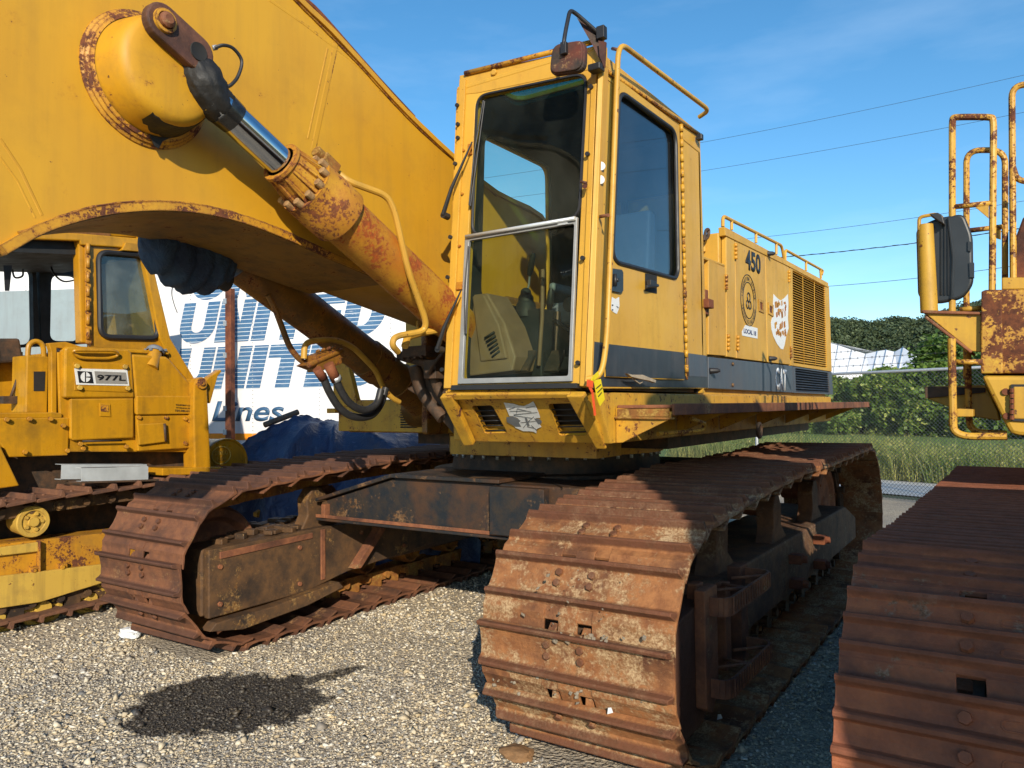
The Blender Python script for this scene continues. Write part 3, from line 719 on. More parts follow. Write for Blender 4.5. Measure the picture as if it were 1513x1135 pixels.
# aluminium frame of the lower pane, mid rail, rubber of the upper pane
g = G(); g.ring_plate([pf(679, 568), pf(847, 564), pf(855.5, 322), pf(690, 349)], [pf(686, 560), pf(842, 556), pf(851, 332), pf(696, 357)], .015, nF*.02); g.build('window_frame', 'alu', cab, bevel=.003)
g = G(); g.tube([pf(693, 352, .03), pf(854, 325, .03)], .011, 8); g.obox(pf(835, 331, .02), V(.03, 0, 0), V(0, 0, .012), nF*.008); g.build('mid_rail', 'white_metal', cab)
g = G(); g.tube(roundpoly([pf(697, 350, .0), pf(856, 322, .0), pf(867, 108, .0), pf(705, 142, .0)], .08, 6), .009, 6, closed=True); g.build('window_rubber', 'black', cab)
g = G(); g.prism([pf(672, 570, .03), pf(856, 567, .03), pf(858, 574, .03), pf(670, 577, .03)], -nF*.08); g.build('sill', 'black', cab)
g = G(); g.prism(roundpoly([pf(696, 351, -.02), pf(857, 323, -.02), pf(869, 104, -.02), pf(702, 138, -.02)], .06), -nF*.005); g.build('windscreen', 'glass_front', cab)
g = G(); g.prism([pf(684, 562, -.004), pf(844, 558, -.004), pf(853, 330, -.004), pf(694, 355, -.004)], -nF*.005); g.build('lower_windscreen', 'glass_front', cab)
# side shell, door, glass
yb = pr(1040, 400).y
g = G()
g.ring_plate([pr(876, 574), pr(1046, 574), pr(1033, 196), pr(894, 96)], [pr(901, 392), pr(1005, 419), pr(1000, 190), pr(911, 126)], .10, (-.022, 0, 0))
g.prism([pr(1031, 196), pr(1034, 197), pr(1046, 574), pr(1043, 574)], (-.93, 0, 0))
side = g.build('side_shell', 'cab', cab)
g = G()
XD = XR+.016
g.ring_plate([at(896, 557, X=XD), at(1011, 562, X=XD), at(1004, 186, X=XD), at(909, 113, X=XD)], [at(903, 388, X=XD), at(1003, 415, X=XD), at(998.5, 192, X=XD), at(914, 131, X=XD)], .09, (-.014, 0, 0))
door = g.build('door', 'cab', cab, bevel=.003)
g = G(); g.tube(roundpoly([at(904, 386, X=XD), at(1002, 413, X=XD), at(998, 194, X=XD), at(914.5, 134, X=XD)], .09, 6), .013, 8, closed=True); g.build('door_window_rubber', 'black', cab)
g = G(); g.prism(roundpoly([pr(903, 388, XR-.004), pr(1003, 415, XR-.004), pr(999, 193, XR-.004), pr(914, 132, XR-.004)], .08), (-.005, 0, 0)); g.build('door_window', 'glass_side', cab)
def side_decal(pix, X, mat, name, parent, t=.002):
    g = G(); g.prism([at(x, y, X=X) for x, y in pix], (t, 0, 0)); return g.build(name, mat, parent)
side_decal([(878, 505), (1044, 526), (1046, 573), (874, 571)], XR+.001, 'charcoal', 'stripe', cab)
side_decal([(894, 508), (1010, 521), (1011, 560), (895.5, 556)], XD+.001, 'charcoal', 'door_stripe', cab)
side_decal([(1013, 521.5), (1043, 525.5), (1045, 557), (1013, 556)], XR+.0045, 'grey_stripe', 'rear_stripe', cab)
g = G()
for k in range(34):
    y0 = 184+k*11.1
    if k % 2 == 0: x = 1003.5+(y0-184)*.022; g.cyl(at(x+3, y0, X=XD+.002), at(x+3.2, y0+11, X=XD+.002), .013, n=8)
    else: x = 1003.5+(y0-184)*.022; g.cyl(at(x+3, y0, X=XD), at(x+3.2, y0+11, X=XD), .009, n=8)
a, b = at(1003.5, 186, X=XD-.004), at(1012, 556, X=XD-.004)
g.build('hinge', 'deck', cab)
g = G(); g.tube([at(1015, 522, X=XD+.006), at(1016, 556, X=XD+.006)], .009, 8); g.build('hinge_end', 'frame_grime', cab)
side_decal([(902, 397), (916, 399), (918, 403), (918, 430), (915, 433), (901, 430)], XD+.001, 'mirror_back', 'latch_plate', cab, .012)
g = G(); g.tube([at(909, 405, X=XD+.02), at(909, 423, X=XD+.02)], .010, 8); g.bolt(at(909, 414, X=XD+.013), V(1, 0, 0), .012, .02); g.build('latch', 'black', cab)
side_decal([(953, 404), (970, 407), (970, 434), (953, 430)], XD+.001, 'interior_dark', 'handle_recess', cab, .003)
g = G(); g.obox(at(963, 419, X=XD+.025), V(.014, 0, 0), V(0, .045, 0), V(0, 0, .016)); g.tube([at(955, 424, X=XD+.03), at(972, 422, X=XD+.03)], .010, 8); g.build('door_handle', 'black', cab, bevel=.003)
pixs = [(904, 439), (909, 442), (914.5, 439), (915, 452), (913.5, 458), (911, 464), (907, 462), (903.5, 459), (902, 454), (903, 450)]
side_decal(pixs, XD+.001, 'white', 'small_state_sticker', cab, .0015)
side_decal([(904, 450), (906, 450), (906, 452), (904, 452)], XD+.003, 'ink', 'sticker_mark', cab, .0008); side_decal([(911, 452), (914, 454), (913.5, 456), (910.5, 453)], XD+.003, 'sticker_grey', 'sticker_mark', cab, .0008)
side_decal([(904, 457), (906, 457), (906, 459), (904.5, 459)], XD+.003, 'ink', 'sticker_mark', cab, .0008)
g = G()
for x, y in ((886, 248), (885, 268)):
    p = pf(x, y, .004)+V(.0, 0, 0); g.lathe(at(x, y, X=XR)+V(.002, 0, 0)+V(.015, -.02, 0), V(.6, -.8, 0), [(0, .024), (.004, .022), (.006, 0)], 18)
g.build('reflector', 'white', cab)
g = G(); g.tube([pf(869, 276, .03), pf(872, 281, .06)], .012, 8); g.tube([pf(866, 274, .06), pf(875, 276, .06)], .007, 8); g.build('toggle_latch', 'mirror_old', cab)
# roof
g = G(); yf, ybk = 3.50, 5.01
g.prism([V(XR+.006, 3.515, 3.315), V(XR+.006, ybk, 3.30), V(XR-.012, ybk, 3.46), V(XR-.03, 3.535, 3.472)], (-.03, 0, 0))
g.prism([V(XL, 3.515, 3.315), V(XL, ybk, 3.30), V(XL, ybk, 3.46), V(XL, 3.535, 3.472)], (.03, 0, 0))
g.ring_plate([V(XR-.03, 3.53, 3.474), V(XR-.03, ybk, 3.462), V(XL, ybk, 3.462), V(XL, 3.53, 3.474)], [V(-1.88, 3.62, 3.472), V(-1.88, 3.86, 3.472), V(-2.5, 3.86, 3.472), V(-2.5, 3.62, 3.472)], .08, (0, 0, -.03))
g.box(XL+.04, XR-.04, ybk-.03, ybk, 3.25, 3.45)
g.build('roof', 'cab', cab, bevel=.008)
g = G(); g.tube([pf(689, 110, .012), pf(893, 60, .012)], .014, 10); g.tube([at(896, 104, X=XR+.012), at(1033, 198, X=XR+.012)], .010, 8); g.build('rain_gutter', 'boom_edge', cab)
g = G(); g.prism([pf(679, 112, .003), pf(893, 66, .003), pf(893, 96, .003), pf(869, 104, .003), pf(706, 138, .003), pf(684, 140, .003)], -nF*.04); g.bolt(pf(731, 108, .004), nF, .022, .012); g.build('header', 'cab', cab, bevel=.004)
g = G(); g.prism([V(-1.87, 3.61, 3.462), V(-1.87, 3.87, 3.462), V(-2.51, 3.87, 3.462), V(-2.51, 3.61, 3.462)], (0, 0, .006)); g.build('roof_window', 'glass_teal', cab)
# left and rear walls, lining, floor
g = G()
g.ring_plate([V(XL, 3.40, ZF), V(XL, ybk, ZF), V(XL, ybk, 3.46), V(XL, 3.53, 3.46)], [V(XL, 3.70, 2.25), V(XL, 4.52, 2.25), V(XL, 4.52, 3.24), V(XL, 3.76, 3.24)], .08, (.02, 0, 0))
g.ring_plate([V(XL, ybk-.02, ZF), V(XR, ybk-.02, ZF), V(XR, ybk-.02, 3.30), V(XL, ybk-.02, 3.30)], [V(-2.56, ybk-.02, 2.32), V(-1.93, ybk-.02, 2.32), V(-1.93, ybk-.02, 3.04), V(-2.56, ybk-.02, 3.04)], .06, (0, .02, 0))
g.build('wall', 'cab', cab)
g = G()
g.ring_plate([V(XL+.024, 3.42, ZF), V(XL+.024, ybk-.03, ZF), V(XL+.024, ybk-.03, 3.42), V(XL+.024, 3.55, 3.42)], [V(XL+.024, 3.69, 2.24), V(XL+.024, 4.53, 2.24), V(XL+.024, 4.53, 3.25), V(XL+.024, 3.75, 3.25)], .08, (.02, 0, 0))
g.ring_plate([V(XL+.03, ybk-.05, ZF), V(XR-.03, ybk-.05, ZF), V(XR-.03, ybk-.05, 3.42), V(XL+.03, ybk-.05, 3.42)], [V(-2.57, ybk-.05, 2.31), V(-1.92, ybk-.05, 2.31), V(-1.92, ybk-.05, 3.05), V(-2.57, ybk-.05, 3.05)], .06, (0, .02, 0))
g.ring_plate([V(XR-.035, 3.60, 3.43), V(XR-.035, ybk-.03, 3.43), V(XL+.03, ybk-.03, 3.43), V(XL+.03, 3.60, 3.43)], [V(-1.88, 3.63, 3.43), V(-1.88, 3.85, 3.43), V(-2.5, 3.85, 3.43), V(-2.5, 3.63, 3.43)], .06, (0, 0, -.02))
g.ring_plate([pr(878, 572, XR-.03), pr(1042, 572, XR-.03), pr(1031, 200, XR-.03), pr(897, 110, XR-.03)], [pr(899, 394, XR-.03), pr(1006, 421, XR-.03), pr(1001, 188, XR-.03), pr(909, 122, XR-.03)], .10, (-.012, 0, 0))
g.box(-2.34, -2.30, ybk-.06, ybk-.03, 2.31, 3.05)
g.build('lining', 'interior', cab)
g = G(); g.box(XL+.03, XR-.05, 3.45, ybk-.06, ZF+.004, ZF+.03); g.build('floor', 'floor_mat', cab)
# seat
g = G()
g.hexa([V(-2.42, 4.55, 2.26), V(-1.98, 4.55, 2.26), V(-1.98, 4.68, 2.24), V(-2.42, 4.68, 2.24)], [V(-2.38, 4.72, 2.90), V(-2.02, 4.72, 2.90), V(-2.02, 4.82, 2.88), V(-2.38, 4.82, 2.88)])
g.box(-2.44, -1.96, 4.10, 4.62, 2.10, 2.24); g.box(-2.48, -2.43, 4.15, 4.6, 2.32, 2.38)
g.build('seat', 'seat', cab, bevel=.045, seg=4)
g = G(); g.box(-2.36, -2.04, 4.2, 4.55, ZF+.03, 2.10); g.box(-2.0, -1.86, 3.95, 4.8, ZF+.03, 2.22); g.build('seat_base', 'interior_dark', cab, bevel=.02)
# console with vent slots, levers, pedals
g = G()
cz = [at(694, 436, Y=3.62), at(720, 433, Y=3.62), at(746, 478, Y=3.60), at(762, 527, Y=3.58), at(757, 548, Y=3.56), at(693, 556, Y=3.56)]
g.prism(cz, (-.0, .22, 0)); g.prism([at(700, 438, Y=3.615), at(718, 436, Y=3.615), at(740, 480, Y=3.595), at(752, 530, Y=3.575), at(712, 535, Y=3.58)], (0, -.02, 0))
con = g.build('console', 'beige', cab, bevel=.012)
g = G()
for k in range(6):
    a = at(718+k*2.2, 500+k*5.6, Y=3.57); b = at(732+k*1.6, 491+k*5.6, Y=3.57); g.tube([a+V(0, -.012, 0), b+V(0, -.012, 0)], .007, 6)
g.build('vent_slots', 'interior_dark', cab)
def lever(kx, ky, bx, by, Y, r, mat, knob=None, kr=.02):
    a, b = at(kx, ky, Y=Y), at(bx, by, Y=Y+.05); g = G(); g.tube([a, a.lerp(b, .5)+V(.01, 0, 0), b], r, 8); o = g.build('lever', mat, cab)
    if knob:
        g = G(); d = (a-b).normalized(); g.tube([a-d*.02, a+d*.03, a+d*.10, a+d*.12], [kr*.8, kr*1.2, kr, kr*.6], 12); g.build('lever_knob', knob, cab)
lever(783, 402, 776, 440, 3.95, .007, 'alu', 'black', .018)
lever(802, 398, 796, 540, 3.85, .012, 'beige')
lever(812, 455, 806, 530, 4.1, .01, 'steel_dark', 'black')
g = G(); c = at(777, 440, Y=3.97); g.lathe(c-V(0, 0, .02), V(0, 0, 1), [(-.1, .07), (-.02, .06), (0, .045), (.02, .05), (.04, .035), (.07, .03), (.08, .012)], 18); g.box(c.x-.14, c.x+.14, c.y-.05, c.y+.3, ZF+.1, c.z-.08); g.build('lever_housing', 'interior', cab, bevel=.01)
g = G()
for x, y in ((776, 534), (820, 534)):
    p = at(x, y, Y=3.70); g.obox(p, V(.045, 0, 0), V(0, .05, .06), V(0, .01, -.006))
g.build('pedal', 'steel_dark', cab, bevel=.004)
g = G(); g.box(-2.66, -1.85, 4.25, 4.32, ZF+.03, 2.08); g.build('seat_panel', rust('brown_panel', a=(.10, .06, .03), b=(.14, .08, .04), c=(.05, .03, .02), bump=.2), cab)
g = G()
for k in range(4):
    x = -2.6+random.random()*.42; z = 1.8+random.random()*.4; g.tube(spline([V(x, 4.2, z), V(x+.15, 4.05, z+random.uniform(-.2, .1)), V(x+.3, 4.2, z-.1)]), .012, 6)
g.lathe(at(769, 474, Y=4.1), V(0, -1, 0), [(0, .04), (.05, .035), (.06, 0)], 16); g.lathe(at(845, 451, Y=4.0), V(0, -1, 0), [(0, .045), (.03, .045), (.04, .02), (.04, 0)], 16)
g.build('control_hoses', 'hose', cab)
g = G(); c = at(805, 540, Y=4.15); g.obox(c, V(.35, 0, 0), V(0, .12, 0), V(0, 0, .04)); g.obox(at(825, 500, Y=4.15), V(.05, 0, 0), V(0, .08, 0), V(0, 0, .16)); g.build('foot_valve_box', 'floor_mat', cab, bevel=.01)
c = at(818, 330, Y=4.55)
g = G(); g.lathe(c, V(-.3, -1, 0), [(-.06, .06), (0, .085), (.015, .08), (.02, .02)], 20); g.build('fan', 'interior', cab)
# side hand rail
XH = XR+.085
g = G(); g.tube(roundpoly([at(868, 560, X=XR+.02), at(889, 556, X=XH), at(897, 500, X=XH), at(914, 62, X=XH), at(1048, 163, X=XH), at(1033, 173, X=XR+.0)], .10, 7, closed=False), .0145, 12)
g.build('hand_rail', 'pipe', cab)
g = G(); g.tube([at(882, 321, X=XR), at(899, 318, X=XH)], .009, 8); g.tube([at(905, 72, X=XR), at(915, 74, X=XH)], .009, 8); g.build('rail_stay', 'rust', cab)
# wipers
def wiper(pv, kn, b0, b1):
    g = G(); P, K, A, B = pf(*pv, .02), pf(*kn, .055), pf(*b0, .02), pf(*b1, .02)
    g.tube([P+nF*.0, P+nF*.045], .020, 10); g.tube([P+nF*.045, P.lerp(K, .35)+nF*.045, K], [.013, .011, .004], 8)
    g.tube([A, B], .0045, 6); g.tube([A+nF*.012, A.lerp(B, .5)+nF*.03, B+nF*.012], .004, 6); return g.build('wiper', 'black', cab)
wiper((665, 322), (706, 215), (719, 152), (698, 306)); wiper((657, 518), (690, 432), (697, 366), (692, 494))
# mirror on its bent arm
mh = [(816, 66), (864, 58), (863, 104), (811, 112)]
g = G(); ym = 3.30
g.prism(roundpoly([at(x, y, Y=ym) for x, y in mh], .05), (0, .035, .0)); g.prism(roundpoly([at(840+(x-840)*.93, 85+(y-85)*.93, Y=ym) for x, y in mh], .05), (0, -.012, 0))
g.build('mirror', 'mirror_old', cab, bevel=.006)
g = G(); g.tube(roundpoly([at(833, 76, Y=ym-.02), at(833, 62, Y=ym-.03), at(836, 44, Y=ym), at(842, 15, Y=3.36), at(851, 20, Y=3.40), at(884, 49, Y=3.50), at(889, 52, Y=3.52)], .035, 5, closed=False), .011, 10)
g.obox(at(834, 72, Y=ym-.02), V(.016, 0, 0), V(0, .016, 0), V(0, 0, .03)); g.obox(at(889, 49, Y=3.5), V(.022, 0, 0), V(0, .02, 0), V(0, 0, .032)); g.build('mirror_arm', 'black', cab, bevel=.003)
g = G(); g.prism([at(852, 26, Y=3.44), at(888, 52, Y=3.52), at(891, 98, Y=3.50), at(876, 68, Y=3.48)], (0, .006, 0)); g.prism([at(884, 60, Y=3.47), at(895, 62, Y=3.47), at(893, 100, Y=3.47), at(886, 84, Y=3.47)], (0, .012, 0)); g.build('mirror_bracket', 'mirror_old', cab)
g = G(); g.obox(at(881, 101, Y=3.46), V(.035, 0, 0), V(0, .03, 0), V(0, 0, .018)); g.obox(at(1034, 203, X=XR+.03), V(.02, 0, 0), V(0, .02, 0), V(0, 0, .02)); g.build('cab_lamp', 'black', cab, bevel=.006)

# ------------------------------------------------------------------ engine house
XE = -1.80
def ph(x, y, X=XE): return at(x, y, X=X)
hd = G()
top0, top1 = ph(1071, 335), ph(1224, 418)
g = G()
zt = 2.87
g.prism([V(XE-.04, ph(1071, 400).y, ZF-.02), V(XE-.04, YB, ZF-.02), V(XE-.04, YB, zt+.03), V(XE-.04, ph(1071, 400).y, zt)], (-2.6, 0, 0))
g.prism([V(XE-.04, 5.02, ZF-.02), V(XE-.04, ph(1073, 400).y-.002, ZF-.02), V(XE-.04, ph(1073, 400).y-.002, 2.60), V(XE-.04, 5.02, 2.62)], (-2.6, 0, 0))
hood = g.build('engine_house', 'hood', EX, bevel=.01)
def panel(pix, name, mat='hood', X=XE, t=.036, bev=.004):
    g = G(); g.prism([at(x, y, X=X) for x, y in pix], (-t, 0, 0)); return g.build(name, mat, hood, bevel=bev)
panel([(1047, 384), (1071.5, 395), (1073, 526), (1047, 524)], 'door')
panel([(1038, 378), (1071.5, 391), (1071.5, 394), (1038, 382)], 'edge_strip')
panel([(1071, 335), (1224, 418), (1224, 425), (1166, 394), (1072, 348)], 'top_edge', t=.05, X=XE+.008)
panel([(1073, 349), (1085.5, 354.5), (1087.5, 529), (1074, 527)], 'post')
panel([(1086.5, 355), (1130.5, 376), (1133.5, 535), (1088.5, 529.5)], 'door')
panel([(1131.3, 376.5), (1166, 393.5), (1168, 539), (1134.3, 535.3)], 'door')
# louvred radiator side
g = G(); g.ring_plate([ph(1167, 394), ph(1225, 423), ph(1229, 549), ph(1169, 540)], [ph(1171, 399), ph(1219, 423), ph(1222, 544), ph(1172.5, 537)], .01, (-.03, 0, 0)); g.build('grille_frame', 'hood', hood)
g = G()
a0, a1, b0, b1 = ph(1171, 399), ph(1219, 423), ph(1172.5, 538), ph(1222, 545); nS = 38
for k in range(nS):
    t = (k+.5)/nS; p, q = a0.lerp(b0, t), a1.lerp(b1, t); h = (a0-b0).length/nS*.5
    g.hexa([p+V(-.004, 0, -h*.8), q+V(-.004, 0, -h*.8), q+V(-.030, 0, h), p+V(-.030, 0, h)], [p+V(-.001, 0, -h*.8), q+V(-.001, 0, -h*.8), q+V(-.027, 0, h), p+V(-.027, 0, h)])
for x in (1186, 1203): 
    g.tube([ph(x, 408 if x < 1190 else 417, XE-.002), ph(x+2, 540, XE-.002)], .003, 5)
g.build('louvre', 'peel_grille' if 'peel_grille' in M else 'hood', hood)
panel([(1047, 527.5), (1171, 541), (1172.5, 580.5), (1047, 574)], 'grey_stripe', 'grey_stripe')
g = G(); g.ring_plate([ph(1172, 541.5), ph(1229, 550), ph(1231, 583), ph(1173, 580.5)], [ph(1175, 544), ph(1224, 551), ph(1226, 581), ph(1176, 578.5)], .006, (-.03, 0, 0)); g.build('lower_grille_frame', 'grey_stripe', hood)
g = G(); a0, a1, b0, b1 = ph(1175, 544), ph(1224, 551), ph(1176, 578.5), ph(1226, 581)
for k in range(9):
    t = (k+.5)/9; p, q = a0.lerp(b0, t), a1.lerp(b1, t); h = (a0-b0).length/18
    g.hexa([p+V(-.004, 0, -h*.8), q+V(-.004, 0, -h*.8), q+V(-.030, 0, h), p+V(-.030, 0, h)], [p+V(-.001, 0, -h*.8), q+V(-.001, 0, -h*.8), q+V(-.027, 0, h), p+V(-.027, 0, h)])
g.build('lower_louvre', 'charcoal', hood)
side_decal([(1168, 396), (1170, 396), (1172, 540), (1170, 540)], XE-.031, 'interior_dark', 'louvre_shadow_board', hood) if False else None
g = G(); g.prism([ph(1170, 397, XE-.037), ph(1222, 424, XE-.037), ph(1229, 582, XE-.037), ph(1173, 579, XE-.037)], (.002, 0, 0)); g.build('radiator_core', 'interior_dark', hood)
def knuckle(x, y0, y1, mat='loader_worn'):
    g = G(); n = 4
    for k in range(n): a, b = y0+(y1-y0)*k/n, y0+(y1-y0)*(k+.85)/n; g.cyl(ph(x, a, XE+.006), ph(x+.15, b, XE+.006), .014, n=8)
    g.build('hinge', mat, hood)
knuckle(1073, 406, 429); knuckle(1076, 494, 519); knuckle(1087, 360, 384); knuckle(1090, 496, 519); knuckle(1166, 400, 418); knuckle(1168.5, 512, 530)
for pix in ([(1120, 442), (1127.5, 445), (1128, 463), (1121, 460)], [(1134.5, 447), (1142, 451), (1142, 468), (1135, 464)]):
    cx = sum(p[0] for p in pix)/4; cy = sum(p[1] for p in pix)/4
    o4 = [ph(*p, XE+.001) for p in pix]; i4 = [ph(cx+(p[0]-cx)*.55, cy+(p[1]-cy)*.6, XE+.001) for p in pix]
    g = G(); g.ring_plate(o4, i4, .004, (.007, 0, 0)); g.build('latch', 'deck', hood)
    g = G(); g.prism(i4, (.002, 0, 0)); g.build('latch_slot', 'rust_red', hood)
g = G(); g.obox(ph(1040, 446, XE+.01)+V(0, .03, 0), V(.012, 0, 0), V(0, .03, 0), V(0, 0, .085)); g.obox(ph(1047, 449, XE+.04), V(.02, 0, 0), V(0, .05, 0), V(0, 0, .03)); g.build('hasp', 'rust_red', hood, bevel=.004)
g = G()
for x, y in ((1133, 375), (1136, 530), (1049, 548)):
    p = ph(x, y); g.lathe(p, V(1, .5, 0), [(0, .022), (.05, .018), (.07, .008), (.07, 0)], 12)
g.build('rubber_stop', 'black', hood)
g = G()
for x, y in ((1082, 538), (1082, 569), (1031, 565), (1022, 566)): g.bolt(ph(x, y, XE+.001), V(1, 0, 0), .014, .012, 8)
g.build('stripe_bolt', 'frame_grime', hood)
# marks: number, seal, labels, state sticker, maker's letters
text_fit('450', ph(1101.5, 398, XE+.001), ph(1124, 406.5, XE+.001), ph(1101, 367, XE+.001), 'ink', 'number', hood, offset=.035)
g = G(); c = ph(1106, 444, XE+.002)
for r in (.205, .145): g.tube([c+V(0, math.cos(2*PI*k/40)*r, math.sin(2*PI*k/40)*r*1.0) for k in range(40)], .0035, 5, closed=True)
g.build('seal_ring', 'ink', hood)
def ring_text(txt, c, r, a0, a1, size, mat, nm, flip=False):
    k = len(txt)
    for i, ch in enumerate(txt):
        if ch == ' ': continue
        A = math.radians(a0+(a1-a0)*i/(k-1)); d = V(0, math.cos(A), math.sin(A)); tg = V(0, math.sin(A), -math.cos(A))
        if flip: up = -d; rt = -tg
        else: up = d; rt = tg
        p = c+d*r-up*size*.35-rt*size*.3
        yield (ch, p, rt, up)
bits = list(ring_text('INTERNATIONAL UNION OF', c, .175, 170, 10, .046, 'ink', 'seal_letters'))+list(ring_text('OPERATING ENGINEERS', c, .175, 200, 340, .046, 'ink', 'seal_letters', True))
def letters(bits, size, mat, name, parent):
    vs = []; fs = []
    for ch, p, rt, up in bits:
        o = text_mesh(ch, size, p, rt, up, mat, 'x', None, ext=0., offset=0.)
        b = len(vs); vs += [v.co.copy()+V(.003, 0, 0) for v in o.data.vertices]; fs += [tuple(i+b for i in f.vertices) for f in o.data.polygons]; bpy.data.objects.remove(o)
    me = bpy.data.meshes.new(name); me.from_pydata([tuple(v) for v in vs], [], fs); me.materials.append(M[mat]); o = bpy.data.objects.new(name, me); COL.objects.link(o); attach(o, parent); return o
letters(bits, .046, 'ink', 'seal_letters', hood)
g = G(); 
for dy, dz, r in ((-.030, -.035, .032), (.030, -.035, .032), (0, .025, .036)): g.tube([c+V(.001, dy+math.cos(2*PI*k/16)*r, dz+math.sin(2*PI*k/16)*r) for k in range(16)], .005, 5, closed=True)
g.build('seal_emblem', 'ink', hood)
side_decal([(1096, 490), (1101, 480.5), (1119, 485), (1119, 500.5), (1096.5, 496)], XE+.001, 'white', 'white_label', hood)
text_fit('LOCAL 18', ph(1099, 492, XE+.004), ph(1117, 496.5, XE+.004), ph(1099, 485, XE+.004), simple('blue_ink', (.03, .05, .16), .5), 'label_letters', hood, offset=.01)
oh = [(445, 600), (480, 640), (520, 668), (560, 640), (595, 600), (600, 700), (595, 860), (602, 960), (575, 1050), (560, 1135), (545, 1180), (520, 1175), (480, 1120), (445, 1050), (425, 980), (418, 900), (430, 850), (450, 835), (440, 720)]
side_decal([(1080+x*.141, 350+y*.141) for x, y in oh], XE+.001, 'white', 'state_sticker', hood)
g = G(); random.seed(5)
for x0, y0 in ((470, 710), (530, 715), (465, 910), (520, 930)):
    for k in range(9):
        x, y = x0+random.uniform(-5, 50), y0+random.uniform(-30, 110)
        w_, h_ = random.uniform(5, 13), random.uniform(15, 40)
        g.prism([ph(1080+(x+dx)*.141, 350+(y+dy)*.141, XE+.0035) for dx, dy in ((-w_, -h_*.6), (w_*.6, -h_), (w_, h_*.7), (-w_*.5, h_))], (.0008, 0, 0))
g.build('worn_sticker_print', 'cyl_rust', hood)
text_fit('CAT', ph(1146, 575.5, XE+.001), ph(1162.5, 578, XE+.001), ph(1146, 542.5, XE+.001), 'white', 'maker_letters', hood, offset=.03)
g = G(); random.seed(9)
for k in range(9):
    x, y = random.uniform(1146, 1162), random.uniform(545, 576); w_, h_ = random.uniform(.15, .4), random.uniform(.4, 1.2)
    g.prism([ph(x+dx, y+dy, XE+.0028) for dx, dy in ((-w_, -h_*.6), (w_*.6, -h_), (w_, h_*.7), (-w_*.5, h_))], (.0006, 0, 0))
g.build('flaked_paint', 'grey_stripe', hood)
# guard rails on top
def rail(pts, X, r, posts, base, mat, name='guard_rail', rad=.06):
    g = G(); P = [at(x, y, X=X) for x, y in pts]; g.tube(roundpoly(P, rad, 5, closed=False), r, 10)
    for (x, y), (bx, by) in zip(posts, base): g.tube([at(x, y, X=X), at(bx, by, X=X)], r*.9, 8)
    return g.build(name, mat, hood)
rail([(1068, 335), (1068, 319), (1155, 363), (1159, 386)], XE-.05, .014, [(1081, 326), (1117, 344), (1147, 359)], [(1081, 340), (1117, 359), (1147, 376)], 'hood')
rail([(1160, 387), (1160, 369), (1216, 400), (1214, 406)], XE-.05, .014, [(1191, 386), (1212, 398)], [(1191, 400), (1213, 412)], 'hood')
rail([(1040, 372), (1040, 353), (1062, 364), (1067, 378)], XE-.15, .014, [(1044, 356)], [(1044, 374)], 'hood')
g = G(); g.tube(spline([at(1040, 356, X=-1.9), at(1043, 341, X=-1.9), at(1047, 340, X=-1.9), at(1046, 350, X=-1.9), at(1041, 354, X=-1.9)]), .012, 8); g.build('breather_pipe', 'steel_dark', hood)
# ------------------------------------------------------------------ boom
XB = -2.95; XB2 = -3.60
def pb(x, y, X=XB): p = at(x, y, X=X); return (p.y, p.z)
lowpix = [(0, 362), (60, 330), (130, 309), (190, 300), (250, 299), (310, 306), (370, 322), (430, 346), (480, 369)]
low = [(.98, 2.30), (1.02, 2.12), (1.12, 2.10)]+[pb(*p) for p in lowpix]+[(3.2, 2.335), (4.2, 2.17), (5.0, 1.98), (5.45, 1.9)]
top = [(5.75, 2.15), (5.6, 2.45), (5.1, 2.78)]+[pb(*p) for p in [(800, 322), (735, 288), (672, 236), (600, 168), (545, 108), (490, 48), (440, 0)]]+[(2.15, 3.80), (1.75, 3.87), (1.35, 3.76), (1.12, 3.60), (.99, 3.3)]
prof = low+top
g = G(); g.prism([V(XB-.015, y, z) for y, z in prof], (XB2-XB+.03, 0, 0))
bm_ = g.build('boom', 'boom', EX)
def strip(pts, x0, x1, th, name, mat, out=0.):
    """plate of thickness th following a curve in the boom's side view"""
    g = G(); P = [V(0, y, z) for y, z in pts]; n = len(P)
    def nr(i):
        d = (P[min(i+1, n-1)]-P[max(i-1, 0)]).normalized(); return V(0, d.z, -d.y)
    vs = []; fs = []
    for i in range(n):
        a = P[i]+nr(i)*out; b = a+nr(i)*th; vs += [V(x0, a.y, a.z), V(x1, a.y, a.z), V(x1, b.y, b.z), V(x0, b.y, b.z)]
        if i: o_ = i*4; fs += [(o_-4+k, o_-4+(k+1) % 4, o_+(k+1) % 4, o_+k) for k in range(4)]
    fs += [(3, 2, 1, 0), tuple(range(len(vs)-4, len(vs)))]; g.add(vs, fs)
    return g.build(name, mat, bm_)
lows = [(p.y, p.z) for p in spline([V(0, y, z) for y, z in low[1:13]], 4)]
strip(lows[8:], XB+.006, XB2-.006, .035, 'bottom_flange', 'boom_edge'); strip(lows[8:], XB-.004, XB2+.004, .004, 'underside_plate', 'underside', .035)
strip([pb(x, y) for x, y in [(500, 376), (560, 395), (640, 420)]], XB+.004, XB2-.004, .03, 'rear_bottom_flange', 'boom_edge') if False else None
tops = [(p.y, p.z) for p in spline([V(0, y, z) for y, z in top[2:16]], 3)]
strip(tops, XB+.004, XB2-.004, .03, 'top_flange', 'boom')
